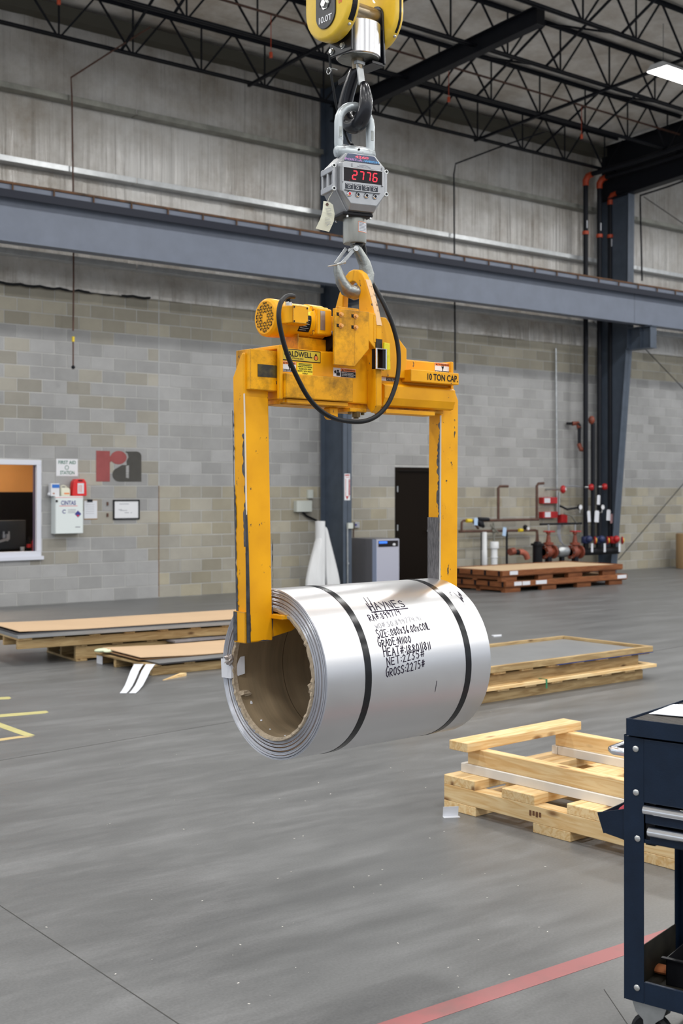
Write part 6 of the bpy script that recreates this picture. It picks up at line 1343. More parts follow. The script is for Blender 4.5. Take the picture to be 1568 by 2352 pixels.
def warn(x0, x1, z0, z1, lines, pict=True, side=False):
    decal('warning_label', x0, x1, z0, z1, 'white', yF, 0.0006)
    h = z1-z0; w_ = x1-x0
    if not side:
        decal('warning_band', x0+0.001, x1-0.001, z1-h*0.27, z1-0.001, 'label_orange', yF-0.0006); ltxt('WARNING', x0+w_*0.22, x1-w_*0.06, z1-h*0.23, h*0.15, yF-0.0013)
        m_ = MB(); m_.prism([(x0+w_*0.06, z1-h*0.23), (x0+w_*0.19, z1-h*0.23), (x0+w_*0.125, z1-h*0.07)], 1, yF-0.0016, yF-0.0012); m_.build('warning_triangle', 'black', lt)
        decal('warning_band', x0+0.001, x1-0.001, z0+0.001, z0+h*0.25, 'black', yF-0.0006)
        for k, l in enumerate(lines): ltxt(l, x0+w_*0.06, x0+w_*(0.62 if k == 0 else 0.9), z0+h*(0.135-0.10*k), h*0.075, yF-0.0013, 'white')
        m_ = MB(); cx_, cz = x0+w_*0.52, z0+h*0.5
        m_.prism([(cx_-.006, cz+.015), (cx_-.002, cz+.016), (cx_-.001, cz+.006), (cx_+.003, cz+.008), (cx_+.004, cz+.013), (cx_+.007, cz+.012), (cx_+.006, cz+.002), (cx_+.002, cz-.006), (cx_+.004, cz-.012), (cx_-.001, cz-.012), (cx_-.002, cz-.002), (cx_-.006, cz+.004)], 1, yF-0.0012, yF-0.0007); m_.build('hand_pictogram', 'black', lt)
    else:
        decal('warning_band', x0+w_*0.33, x1-0.001, z1-h*0.34, z1-0.001, 'label_orange', yF-0.0006); ltxt('WARNING', x0+w_*0.48, x1-w_*0.04, z1-h*0.28, h*0.18, yF-0.0013)
        m_ = MB(); m_.prism([(x0+w_*0.36, z1-h*0.28), (x0+w_*0.46, z1-h*0.28), (x0+w_*0.41, z1-h*0.10)], 1, yF-0.0016, yF-0.0012); m_.build('warning_triangle', 'black', lt)
        decal('warning_band', x0+w_*0.33, x1-0.001, z0+0.001, z1-h*0.36, 'black', yF-0.0006)
        for k, l in enumerate(lines): ltxt(l, x0+w_*0.36, x0+w_*(0.88, 0.97, 0.90)[k], z0+h*(0.46-0.17*k), h*0.10, yF-0.0013, 'white')
        if pict:
            m_ = MB(); c_ = (x0+w_*0.20, z0+h*0.66); m_.prism([(c_[0]+w_*.055*math.cos(a), c_[1]+h*.13*math.sin(a)) for a in [2*PI*i/12 for i in range(12)]], 1, yF-0.0012, yF-0.0007)
            m_.prism([(x0+w_*.14, z0+h*.1), (x0+w_*.29, z0+h*.1), (x0+w_*.29, z0+h*.48), (x0+w_*.20, z0+h*.52), (x0+w_*.13, z0+h*.40)], 1, yF-0.0012, yF-0.0007); m_.prism([(x0+w_*.03, z0+h*.62), (x0+w_*.11, z0+h*.72), (x0+w_*.14, z0+h*.42), (x0+w_*.06, z0+h*.34)], 1, yF-0.0012, yF-0.0007); m_.build('reader_pictogram', 'black', lt)
warn(-0.453, -0.386, 2.190, 2.230, ('Pinch Points.', 'Keep hands clear.'))
decal('maintenance_label', -0.379, -0.302, 2.184, 2.229, 'label_yellow', yF, 0.0006, 'bright yellow maintenance label')
decal('maintenance_band', -0.372, -0.309, 2.2195, 2.2275, 'black', yF-0.0006); ltxt('MAINTENANCE', -0.370, -0.311, 2.221, 0.005, yF-0.0013, 'label_yellow')
for k, s_ in enumerate(('REMOVE OLD GREASE', 'FROM SLIDE ARMS', 'REAPPLY NEW GREASE', 'WEEKLY')): ww = (0.070, 0.062, 0.073, 0.028)[k]; ltxt(s_, -0.3405-ww/2, -0.3405+ww/2, 2.2115-k*0.0085, 0.0055, yF-0.0013)
warn(-0.196, -0.078, 2.187, 2.222, ('Read and understand', 'instruction manual before', 'operating equipment.'), True, True)
warn(0.060, 0.150, 2.186, 2.2185, ('Do NOT exceed', 'rated capacity', 'of this lifter.'), False, True)
warn(0.372, 0.462, 2.236, 2.281, ('Pinch Points.', 'Keep hands clear.'))

# ---------------------------------------------------------------- COIL
CZ = 1.026; R = 0.33
cl = thing('metal_coil', 'bright alloy sheet metal coil with black straps and marker writing, hung on the lifter', 'coil', mtx=LF @ Matrix.Translation((0, 0, CZ)))
X0, X1 = -0.444, 0.446
m_ = MB(); n = 160
prof = [(X0+0.003, R-0.002), (X0+0.004, R), (X1-0.002, R), (X1, R-0.003)]
m_.lathe(prof, (0, 0, 0), (1, 0, 0), n); m_.f = m_.f[:-2]; m_.build('outer_wrap', 'coil', cl, smooth=True)
# wound layers showing on the ends: individual wraps, some telescoped
for side, (xe, sg) in enumerate(((X0, 1), (X1, -1))):
    prof = []
    nw = 30; rr = 0.258; pitch = (R-0.258)/nw
    rnd = random.Random(3+side)
    off = 0
    for k in range(nw):
        if k in (4, 5, 9, 10, 15, 16, 17, 22, 26): off = 0.012+0.006*rnd.random()
        else: off = 0.001+0.002*rnd.random()
        a, b = rr+k*pitch, rr+(k+1)*pitch
        prof += [(xe+sg*(off+0.0012), a+0.0001), (xe+sg*(off+0.0003), a+0.0006), (xe+sg*off, (a+b)/2), (xe+sg*(off+0.0003), b-0.0008), (xe+sg*(off+0.0012), b-0.0005), (xe+sg*(off+0.005), b-0.0004), (xe+sg*(off+0.005), b)]
    prof += [(xe+sg*0.02, R-0.0015)]
    m_ = MB(); m_.lathe(prof, (0, 0, 0), (1, 0, 0), 128); m_.f = m_.f[:-2]; o = m_.build('wound_layers', 'coil_edge', cl); o['kind'] = 'stuff'
    for p_ in o.data.polygons: p_.use_smooth = False
    # brown reflection in the gaps, painted as thin rings
    m_ = MB()
    for k in (4.2, 9.2, 15.5, 22.2): m_.lathe([(xe+sg*0.009, rr+k*pitch), (xe+sg*0.009, rr+(k+1.1)*pitch), (xe+sg*0.014, rr+(k+1.1)*pitch), (xe+sg*0.014, rr+k*pitch)], (0, 0, 0), (1, 0, 0), 96, closed=True)
    m_.build('gap_reflection', mat('gap_reflection%d' % side, (0.40, 0.24, 0.13), 0.7), cl)
# fibre core, torn edge
m_ = MB(); rnd = random.Random(5); nn = 120
vs, fs = [], []
rI, rO = 0.244, 0.2578
rag = [0.003+0.006*abs(math.sin(i*1.7)+0.5*rnd.random()) for i in range(nn)]
for i in range(nn):
    a = 2*PI*i/nn; c_, s_ = math.cos(a), math.sin(a)
    for (x, r_) in ((X0+0.012-rag[i], rO), (X0+0.010-rag[i]*1.1, (rI+rO)/2), (X0+0.012-rag[i]*0.6, rI), (X1-0.01, rI), (X1-0.01, rO)): vs.append((x, r_*c_, r_*s_))
for i in range(nn):
    j = (i+1) % nn
    for k in range(5): fs.append((5*i+k, 5*j+k, 5*j+(k+1) % 5, 5*i+(k+1) % 5))
m_._a(vs, fs); core_o = m_.build('fibre_core', 'core', cl, smooth=True)
m_ = MB(); vs, fs = [], []
for i in range(nn):
    a = 2*PI*i/nn; c_, s_ = math.cos(a), math.sin(a); q_ = 0.004*rnd.random()
    for (x, r_) in ((X0+0.009-rag[i], rO), (X0+0.002-rag[i]-q_, rO-0.003), (X0+0.002-rag[i], rI+0.001), (X0+0.011, rI-0.0012)): vs.append((x, r_*c_, r_*s_))
for i in range(nn):
    j = (i+1) % nn
    for k in range(3): fs.append((4*i+k, 4*j+k, 4*j+k+1, 4*i+k+1))
m_._a(vs, fs); m_.build('torn_core_edge', 'core_edge', cl)
# seam rings in the core
m_ = MB()
for x in (-0.20, 0.0, 0.22): m_.lathe([(x, rI-0.0008), (x+0.003, rI-0.0008), (x+0.003, rI+0.001), (x, rI+0.001)], (0, 0, 0), (1, 0, 0), 90, closed=True)
m_.build('core_seam', mat('core_seam_dark', (0.10, 0.07, 0.04), 0.9), cl)
# straps
for x in (-0.238, 0.311):
    m_ = MB(); m_.lathe([(x-0.016, R+0.0002), (x-0.0155, R+0.0015), (x+0.0155, R+0.0015), (x+0.016, R+0.0002), (x+0.014, R-0.0005), (x-0.014, R-0.0005)], (0, 0, 0), (1, 0, 0), 128, closed=True)
    m_.build('steel_strap', 'strap', cl, smooth=True)
    # strap turns over the end
# sticker and scraps at the front face
def face_pt(y, z, x=X0): return (x, y, z)
m_ = MB(); m_.obox((X0-0.012, 0.335, -0.012), (0, -0.098, 0.010), (0.0, -0.006, -0.080), (0.002, 0, 0)); 
m_ = MB()
vs = [(X0-0.010, 0.322, 0.028), (X0-0.012, 0.252, 0.036), (X0+0.045, 0.236, 0.042), (X0-0.010, 0.316, -0.047), (X0-0.012, 0.248, -0.044), (X0+0.045, 0.234, -0.028)]
vs = [Vector(v) for v in vs]; vs += [v+Vector((-0.0012, 0, 0)) for v in vs]
m_._a(vs, [(0, 1, 4, 3), (1, 2, 5, 4), (6, 9, 10, 7), (7, 10, 11, 8), (0, 6, 7, 1), (1, 7, 8, 2), (3, 4, 10, 9), (4, 5, 11, 10), (0, 3, 9, 6), (2, 8, 11, 5)]); m_.build('paper_flap', 'paper', cl)
def crumple(c, r, m, name, seed, sq=(1, 1, 1)):
    rn = random.Random(seed); mb_ = MB(); mb_.sphere(c, r, 9, 6, sq); c = Vector(c)
    mb_.v = [c+(v-c)*rn.uniform(0.55, 1.25) for v in mb_.v]; return mb_.build(name, m, cl)
crumple((X0-0.016, 0.256, 0.030), 0.022, mat('crumpled_foil', (0.42, 0.38, 0.36), 0.35, 0.5), 'crumpled_tape', 1)
crumple((X0+0.01, -0.235, -0.03), 0.020, 'core_edge', 'torn_flap', 2, (1.2, .6, 1.4)); crumple((X0+0.03, 0.220, -0.105), 0.020, 'core_edge', 'torn_flap', 3, (1.5, 1, .6))
for i, (y, z, s_) in enumerate(((0.200, -0.142, .007), (0.132, -0.205, .005), (0.075, -0.232, .004), (-0.02, -0.243, .004))): crumple((X0+0.05, y, z), s_, 'paper', 'paper_crumb', 10+i)
# ---- marker writing on the shell
G = {
 'H': [[(0,0),(0,1)],[(.55,0),(.55,1)],[(0,.5),(.55,.52)]], 'A': [[(0,0),(.28,1),(.56,0)],[(.1,.38),(.46,.4)]], 'Y': [[(0,1),(.26,.5)],[(.56,1),(.2,-.2)]],
 'N': [[(0,0),(0,1),(.5,0),(.52,1)]], 'E': [[(.5,1),(0,1),(0,0),(.5,0)],[(0,.52),(.4,.52)]], 'S': [[(.5,.85),(.3,1),(.05,.85),(.1,.6),(.45,.42),(.48,.15),(.22,0),(0,.14)]],
 'R': [[(0,0),(0,1),(.4,.95),(.5,.72),(.35,.52),(0,.48),(.5,0)]], '#': [[(.15,.1),(.25,1)],[(.4,.1),(.5,1)],[(0,.38),(.6,.42)],[(.05,.7),(.62,.74)]], ':': [[(.1,.15),(.11,.22)],[(.1,.6),(.11,.67)]], '.': [[(.08,.0),(.1,.07)]],
 '8': [[(.3,.52),(.05,.75),(.27,1),(.48,.78),(.27,.52),(.02,.25),(.27,0),(.5,.25),(.3,.52)]], '9': [[(.48,.75),(.25,.98),(.03,.75),(.22,.52),(.48,.72),(.42,0)]], '7': [[(0,.95),(.48,.98),(.2,0)]], '4': [[(.05,1),(0,.5),(.5,.5)],[(.45,1),(.4,0)]],
 'W': [[(0,.8),(.15,0),(.3,.6),(.45,0),(.62,.85)]], 'O': [[(.27,1),(.03,.7),(.05,.2),(.3,0),(.53,.3),(.5,.8),(.27,1)]], '0': [[(.25,1),(.03,.65),(.06,.2),(.27,0),(.46,.3),(.44,.8),(.25,1)]], '1': [[(.1,1),(.08,0)]],
 'I': [[(.1,1),(.1,0)]], 'Z': [[(0,1),(.48,1),(0,0),(.5,0)]], 'x': [[(0,.7),(.4,.05)],[(.4,.7),(.02,0)]], '3': [[(.03,.95),(.4,1),(.2,.58),(.45,.35),(.25,0),(0,.1)]], '6': [[(.4,1),(.08,.5),(.1,.1),(.35,0),(.42,.3),(.1,.35)]],
 'C': [[(.5,.85),(.25,1),(.02,.6),(.08,.15),(.3,0),(.52,.15)]], 'L': [[(0,1),(0,0),(.42,0)]], 'G': [[(.55,.9),(.3,1),(.03,.6),(.08,.15),(.3,0),(.5,.2),(.5,.45),(.3,.45)]], 'D': [[(0,0),(0,1),(.4,.85),(.52,.5),(.4,.12),(0,0)]],
 'T': [[(.0,1),(.6,1)],[(.3,1),(.28,0)]], '2': [[(0,.8),(.2,1),(.44,.8),(.02,0),(.5,.02)]], '5': [[(.48,1),(.08,1),(.05,.6),(.35,.6),(.46,.3),(.25,0),(0,.08)]], ' ': []}
rw = random.Random(11)
def write(s, xs, xe, ph0, ph1, hgt, wd=0.0021, m='ink', caps=None, slant=0.12):
    wd *= 1.7
    """letters laid on the shell: xs..xe along the axis, baseline angle ph0->ph1 (degrees), letter height in metres"""
    adv = [0.35 if c in ':. ' else (0.32 if c in '1I' else 0.72) for c in s]; tot = sum(adv)
    wsc = (xe-xs)/tot; mb_ = MB(); px_ = 0
    for c, a in zip(s, adv):
        h_ = hgt*(1.3 if (caps and px_ == 0) else 1.0)*rw.uniform(0.92, 1.06); jz = rw.uniform(-0.05, 0.05)*hgt
        for st in G.get(c, []):
            pts = []
            dense = []
            for (p, q) in zip(st, st[1:]):
                for k in range(4): u = k/4; dense.append((p[0]+(q[0]-p[0])*u, p[1]+(q[1]-p[1])*u))
            dense.append(st[-1])
            P = []
            for (u, v) in dense:
                x = xs+(px_+u*0.92)*wsc+slant*v*h_*0.2; t = (x-xs)/(xe-xs)
                arc_ = math.radians(ph0+(ph1-ph0)*t)*R+v*h_+jz; a_ = arc_/R
                P.append((x, arc_))
            for k in range(len(P)-1):
                (xa_, sa), (xb_, sb) = P[k], P[k+1]; dx, ds = xb_-xa_, sb-sa; L_ = math.hypot(dx, ds) or 1e-6; nx_, ns = -ds/L_*wd/2, dx/L_*wd/2; ex, es = dx/L_*wd*0.35, ds/L_*wd*0.35
                q4 = [(xa_-ex+nx_, sa-es+ns), (xa_-ex-nx_, sa-es-ns), (xb_+ex-nx_, sb+es-ns), (xb_+ex+nx_, sb+es+ns)]
                mb_._a([(x, -(R+0.0004)*math.cos(s2/R), (R+0.0004)*math.sin(s2/R)) for x, s2 in q4], [(0, 1, 2, 3)])
        px_ += a
    return mb_.build('marker_writing', m, cl)
write('HAYNES', -0.130, 0.072, 47.0, 48.0, 0.040, 0.0028)
def stroke(x0, p0, x1, p1, wd, m='ink'):
    wd *= 1.35
    mb_ = MB(); N_ = 14
    for k in range(N_):
        u, v = k/N_, (k+1)/N_; xa_, xb_ = x0+(x1-x0)*u, x0+(x1-x0)*v; sa, sb = [math.radians(p0+(p1-p0)*w_)*R for w_ in (u, v)]
        dx, ds = xb_-xa_, sb-sa; L_ = math.hypot(dx, ds); nx_, ns = -ds/L_*wd/2, dx/L_*wd/2
        mb_._a([(x, -(R+0.0005)*math.cos(s2/R), (R+0.0005)*math.sin(s2/R)) for x, s2 in ((xa_+nx_, sa+ns), (xa_-nx_, sa-ns), (xb_-nx_, sb-ns), (xb_+nx_, sb+ns))], [(0, 1, 2, 3)])
    return mb_.build('marker_stroke', m, cl)
stroke(-0.133, 45.6, 0.068, 46.4, 0.0042); stroke(-0.113, 61, -0.127, 46.5, 0.0028); stroke(-0.094, 61, -0.110, 46.5, 0.0028)
write('RA#:899774', -0.164, 0.017, 38.4, 41.6, 0.030, 0.0027)
write('WO# 30.899774.91', -0.152, 0.107, 32.2, 36.0, 0.022, 0.0016, 'glare_ink')  # paler ink colour paints in the glare over this line
write('SIZE:.080x36.00xCOIL', -0.160, 0.135, 25.8, 28.4, 0.029, 0.0025, caps=True)
write('GRADE:N1100', -0.167, 0.013, 19.6, 20.2, 0.028, 0.0025, caps=True)
write('HEAT#:188011811', -0.150, 0.110, 13.0, 14.2, 0.031, 0.0025, caps=True)
write('NET:2235#', -0.140, 0.068, 6.6, 9.6, 0.029, 0.0023)
write('GROSS:2275#', -0.148, 0.064, -1.0, 2.8, 0.030, 0.0023, caps=True)
write('.080', 0.388, 0.420, 45, 56, 0.030, 0.0018); write('10.', 0.358, 0.390, 55, 64, 0.02, 0.0014)
stroke(0.385, 62, 0.392, 48, 0.0015); stroke(0.130, -8, 0.1292, -16, 0.002)

# ---------------------------------------------------------------- CRANE SCALE
SF = LF @ Matrix.Translation((-0.016, 0, 0)) @ Matrix.Rotation(math.radians(-15.5), 4, 'Z')
sca = thing('crane_scale', 'grey hanging crane scale with red digits reading 2776', 'scale', mtx=SF @ Matrix.Translation((0, 0, 0)))
def octl(y, zt, zu, zl, zb, wt, wu, wb, cx=-0.002): return [(cx-wb, y, zb), (cx+wb, y, zb), (cx+wu, y, zl), (cx+wu, y, zu), (cx+wt, y, zt), (cx-wt, y, zt), (cx-wu, y, zu), (cx-wu, y, zl)]
m_ = MB(); m_.loft([octl(0.075, 3.085, 3.045, 2.955, 2.872, 0.058, 0.104, 0.056), octl(0.055, 3.098, 3.05, 2.945, 2.860, 0.064, 0.110, 0.060), octl(-0.050, 3.098, 3.05, 2.945, 2.860, 0.064, 0.110, 0.060)]); m_.build('housing', 'alu', sca, bevel=0.004)
m_ = MB(); m_.loft([octl(-0.050, 3.098, 3.05, 2.945, 2.860, 0.058, 0.100, 0.056), octl(-0.070, 3.094, 3.05, 2.940, 2.866, 0.060, 0.099, 0.056), octl(-0.088, 3.052, 3.046, 2.934, 2.888, 0.086, 0.095, 0.058)]); m_.build('front_bezel', 'alu', sca, bevel=0.002)
# side cheeks with ribs and screws
for sx in (-1, 1):
    m_ = MB(); xo = -0.002+sx*0.110
    for z in (3.030, 2.955): m_.box(min(xo, xo+sx*0.014), max(xo, xo+sx*0.014), -0.055, 0.06, z-0.012, z+0.012)
    for y in (-0.052, 0.0, 0.052): m_.box(min(xo, xo+sx*0.012), max(xo, xo+sx*0.012), y-0.007, y+0.007, 2.945, 3.045)
    m_.build('side_ribs', 'alu', sca, bevel=0.003)
    m_ = MB()
    for z in (3.040, 2.948): m_.cyl((xo+sx*0.008, -0.06, z), (xo+sx*0.008, -0.052, z), 0.009, 14)
    m_.build('corner_screws', 'bolt', sca); m_ = MB()
    for z in (3.040, 2.948): m_.cyl((xo+sx*0.008, -0.0605, z), (xo+sx*0.008, -0.0598, z), 0.005, 10)
    m_.build('screw_sockets', 'black', sca)
cxs = -0.008; yf = -0.0885
MB().box(cxs-0.086, cxs+0.086, yf-0.0008, yf+0.004, 2.975, 3.026).build('display_window', 'dark_screen', sca)
m_ = MB(); m_.box(cxs-0.092, cxs-0.086, yf-0.006, yf+0.002, 2.968, 3.046); m_.box(cxs+0.086, cxs+0.092, yf-0.006, yf+0.002, 2.968, 3.046); m_.box(cxs-0.092, cxs+0.092, yf-0.006, yf+0.002, 3.0265, 3.031); m_.build('window_trim', 'alu', sca, bevel=0.0015)
SEG = {'2': 'abged', '7': 'abc', '6': 'afgedc'}
def seven(ch, x, z, w_, h_, sl=0.12):
    t_ = 0.0042; s_ = {'a': ((0, h_), (w_, h_)), 'g': ((0, h_/2), (w_, h_/2)), 'd': ((0, 0), (w_, 0)), 'f': ((0, h_/2), (0, h_)), 'b': ((w_, h_/2), (w_, h_)), 'e': ((0, 0), (0, h_/2)), 'c': ((w_, 0), (w_, h_/2))}
    mb_ = MB()
    for k in SEG[ch]:
        (a0, b0), (a1, b1) = s_[k]; sh = 0.14; u0, u1 = 0.09, 0.91
        p = (a0+(a1-a0)*u0, b0+(b1-b0)*u0); q = (a0+(a1-a0)*u1, b0+(b1-b0)*u1)
        mb_.bar((x+p[0]+sl*p[1], yf-0.0015, z+p[1]), (x+q[0]+sl*q[1], yf-0.0015, z+q[1]), t_, 0.0008, up=(0, 1, 0))
    return mb_.build('led_digit', 'led', sca)
for i, ch in enumerate('2776'): seven(ch, cxs-0.046+i*0.0305, 2.985, 0.0175, 0.033)
for x_ in (-0.060, 0.036): MB().box(cxs+x_, cxs+x_+0.003, yf-0.002, yf-0.001, 2.9775, 2.9788).build('led_mark', mat('dim_red_led', (0.35, 0.01, 0.02), emit=0.3), sca)
MB().box(cxs-0.047, cxs+0.060, yf-0.004, yf, 3.032, 3.048).build('capacity_plate', 'alu', sca); text('lettering', '20,000 x 2 lbs', 'grey_print', sca, (cxs-0.026, yf-0.0045, 3.034), (1, 0, 0), (0, 0, 1), 0.062, 0.006); MB().box(cxs-0.018, cxs+0.024, yf-0.0046, yf-0.004, 3.0425, 3.0445).build('faint_print', 'grey_print', sca)
# sloped top facet label
p0_, p1_ = Vector((0, -0.070, 3.094)), Vector((0, -0.088, 3.052)); uz = (p0_-p1_).normalized(); nn_ = Vector((1, 0, 0)).cross(uz)
o_ = p1_+uz*0.004+nn_*0.0008
m_ = MB(); lab = [(-0.082, 0), (0.080, 0), (0.060, 0.038), (-0.058, 0.038)]
m_._a([o_+Vector((cxs+a, 0, 0))+uz*b for a, b in lab]+[o_+Vector((cxs+a, 0, 0))+uz*b+nn_*0.0012 for a, b in lab], [(0,3,2,1),(4,5,6,7),(0,1,5,4),(1,2,6,5),(2,3,7,6),(3,0,4,7)]); m_.build('model_label', mat('deep_blue_label', (0.012, 0.03, 0.085), 0.35), sca)
text('lettering', '4260', 'magenta', sca, o_+Vector((cxs-0.030, 0, 0))+uz*0.018+nn_*0.0013, (1, 0, 0), uz, 0.062, 0.013, 0.0004, 0.15)
text('lettering', 'PORT-A', 'violet', sca, o_+Vector((cxs-0.078, 0, 0))+uz*0.003+nn_*0.0013, (1, 0, 0), uz, 0.078, 0.011, 0.0004, 0.15); text('lettering', '-WEIGH', 'cyan', sca, o_+Vector((cxs+0.004, 0, 0))+uz*0.003+nn_*0.0013, (1, 0, 0), uz, 0.072, 0.011, 0.0004, 0.15)
# keys and knobs
for i, s_ in enumerate(('POWER', 'ZERO', 'TARE', 'USER')):
    x = cxs-0.060+i*0.0375
    MB().box(x-0.0165, x+0.0165, yf-0.0012, yf+0.002, 2.9445, 2.9665).build('key_label', mat('key_black_%d' % i, (0.018, 0.022, 0.035), 0.4), sca); text('lettering', s_, 'white', sca, (x-0.0145, yf-0.0014, 2.9605), (1, 0, 0), (0, 0, 1), 0.029, 0.0042)
    MB().lathe([(0, 0.0055), (0.0008, 0.0055), (0.0008, 0.0042), (0, 0.0042)], (x, yf-0.0012, 2.9523), (0, -1, 0), 16, closed=True).build('key_symbol', 'white', sca)
    kx = x+0.001*i
    kb = MB().lathe([(0, 0.0115), (0.002, 0.0115), (0.008, 0.0075), (0.008, 0.006), (0.004, 0.0055)], (kx, yf, 2.924), (0, -1, 0), 20).build('push_button', 'chrome', sca, smooth=True)
    c = MB().lathe([(0.004, 0.0055), (0.0085, 0.005), (0.0095, 0.003)], (kx, yf, 2.924), (0, -1, 0), 14).build('button_cap', 'red_bright' if i == 0 else 'black', sca, smooth=True); c.parent = kb
m_ = MB(); m_.box(cxs-0.080, cxs+0.078, yf-0.008, yf, 2.9380, 2.9405); m_.build('button_ledge', 'alu', sca)
# lower collar and cylinder
MB().box(cxs-0.074, cxs+0.062, -0.062, 0.062, 2.846, 2.860).build('base_gasket', 'black', sca, bevel=0.004)
m_ = MB()
for x in (-0.052, 0.052):
    for y in (-0.055, 0.05): m_.cyl((cxs+x, y, 2.838), (cxs+x, y, 2.850), 0.005, 8)
m_.build('base_screws', 'bolt', sca)
MB().lathe([(2.852, 0.040), (2.848, 0.048), (2.752, 0.048), (2.746, 0.046)], (0, 0, 0), (0, 0, 1), 36).build('load_cylinder', mat('machined_grey_steel', (0.45, 0.45, 0.41), 0.32, 0.75, var=0.35, scale=14, stretch=(1, 1, 0.2)), sca, smooth=True)
lb = MB(); vs, fs = [], []; rL = 0.0485
for i in range(11):
    a = math.radians(-90-8+i*6.2); 
    for z in (2.786, 2.828): vs.append((rL*math.cos(a), rL*math.sin(a), z))
for i in range(10): fs.append((2*i, 2*i+2, 2*i+3, 2*i+1))
lb._a(vs, fs); lb.build('paper_label', 'label_orange', sca)
lb = MB(); vs, fs = [], []; rL = 0.0489
for i in range(11):
    a = math.radians(-90-6.5+i*5.9); 
    for z in (2.788, 2.826): vs.append((rL*math.cos(a), rL*math.sin(a), z))
for i in range(10): fs.append((2*i, 2*i+2, 2*i+3, 2*i+1))
lb._a(vs, fs); lb.build('paper_label', 'paper', sca)
for k in range(6):
    lb = MB(); vs, fs = [], []; rL = 0.0492; zz = 2.822-k*0.0058
    for i in range(9):
        a = math.radians(-90-3+i*(3.2 if k == 0 else 5.6))
        for z in (zz-0.0011, zz+0.0011): vs.append((rL*math.cos(a), rL*math.sin(a), z))
    for i in range(8): fs.append((2*i, 2*i+2, 2*i+3, 2*i+1))
    lb._a(vs, fs); lb.build('label_print', 'ink' if k == 0 else 'grey_print', sca)
# shackle (bow) on top: plane x-z
pts = [(-0.070, 0, 3.122)]+[(-0.072, 0, 3.15), (-0.072, 0, 3.235)]+[(-0.072*math.cos(PI*i/10), 0, 3.235+0.073*math.sin(PI*i/10)) for i in range(1, 10)]+[(0.072, 0, 3.235), (0.072, 0, 3.15), (0.070, 0, 3.122)]
MB().tube(pts, 0.0185, 16).build('lifting_eye', 'shackle', sca, smooth=True)
m_ = MB(); m_.lathe([(-0.090, 0.014), (-0.084, 0.024), (-0.05, 0.030), (0.05, 0.030), (0.084, 0.024), (0.090, 0.014)], (0, 0, 3.116), (1, 0, 0), 18); m_.build('eye_base', 'shackle', sca, smooth=True)
m_ = MB(); m_.cyl((0.005, -0.030, 3.125), (0.005, -0.0325, 3.125), 0.0045, 10); m_.build('grease_hole', 'black', sca)
for x_ in (-0.078, 0.066): MB().box(x_, x_+0.012, -0.0195, -0.0175, 3.172, 3.213).build('forged_mark', 'cast', sca, bevel=0.003)
# lower hook (x-z plane)
hp = [(0.0, 0, 2.752), (0.006, 0, 2.730), (0.026, 0, 2.702), (0.046, 0, 2.668), (0.057, 0, 2.625), (0.052, 0, 2.585), (0.032, 0, 2.556), (0.0, 0, 2.545), (-0.036, 0, 2.556), (-0.060, 0, 2.588), (-0.076, 0, 2.630), (-0.082, 0, 2.658)]
hr = [0.024, 0.022, 0.023, 0.028, 0.034, 0.036, 0.037, 0.036, 0.033, 0.028, 0.020, 0.014]
hk = MB().tube(hp, hr, 18, flat=(1.0, 0.85)).build('lower_hook', 'cast', sca, smooth=True)
MB().cyl((0.01, 0, 2.752), (0.01, 0, 2.738), 0.027, 20).build('hook_collar', 'black', sca)
m_ = MB(); m_.bar((-0.006, -0.020, 2.725), (-0.068, -0.018, 2.655), 0.014, 0.004, up=(0, 1, 0)); m_.bar((-0.030, 0.016, 2.728), (-0.080, 0.016, 2.660), 0.014, 0.004, up=(0, 1, 0)); m_.build('safety_latch', 'galv', sca, bevel=0.001).parent = hk
m_ = MB(); m_.cyl((-0.006, -0.028, 2.722), (-0.006, 0.028, 2.722), 0.011, 14); m_.cyl((-0.006, -0.030, 2.722), (-0.006, -0.027, 2.722), 0.006, 6); m_.build('latch_pivot', 'bolt', sca, smooth=True).parent = hk
m_ = MB(); m_.cyl((-0.135, -0.03, 2.638), (-0.085, -0.012, 2.652), 0.003, 8); m_.cyl((-0.085, -0.012, 2.652), (-0.050, -0.02, 2.664), 0.005, 8); m_.build('cotter_pin', 'bolt', sca, smooth=True).parent = hk
# paper tag hanging from the scale
tg = thing('paper_tag', 'cream paper tag hanging from the lower left of the crane scale', 'tag', mtx=SF @ Matrix.Translation((-0.148, -0.045, 2.895)))
m_ = MB(); prof = [(0.0, 0.0, 0.012), (0.008, -0.010, 0.022), (0.012, -0.045, 0.030), (0.010, -0.075, 0.034), (0.0, -0.115, 0.034)]
vs, fs = [], []
for cx_, z, hw in prof: vs += [(cx_-hw, 0.01*math.sin(z*20), z), (cx_+hw, -0.01*math.sin(z*14), z-(0.004 if z < -.1 else 0))]
vs = [Vector(v)+Vector((-0.010*(abs(v[2])/0.115)**2*1.6, 0, 0)) for v in vs]
b0 = len(vs); vs += [v+Vector((0, 0.0015, 0)) for v in vs]
for i in range(4): fs += [(2*i, 2*i+1, 2*i+3, 2*i+2), (b0+2*i, b0+2*i+2, b0+2*i+3, b0+2*i+1), (2*i, 2*i+2, b0+2*i+2, b0+2*i), (2*i+1, b0+2*i+1, b0+2*i+3, 2*i+3)]
fs += [(0, b0, b0+1, 1), (8, 9, b0+9, b0+8)]
m_._a(vs, fs); m_.build('tag_card', 'manila', tg)
MB().lathe([(0, 0.006), (0.001, 0.006), (0.001, 0.002), (0, 0.002)], (0.003, -0.002, -0.012), (0, -1, 0), 12, closed=True).build('tag_eyelet', 'rust', tg)
MB().tube([(0.003, -0.002, -0.010), (0.01, 0.0, 0.012), (0.032, 0.005, 0.045)], 0.0009, 5).build('tag_string', 'manila', tg)
m_ = MB()
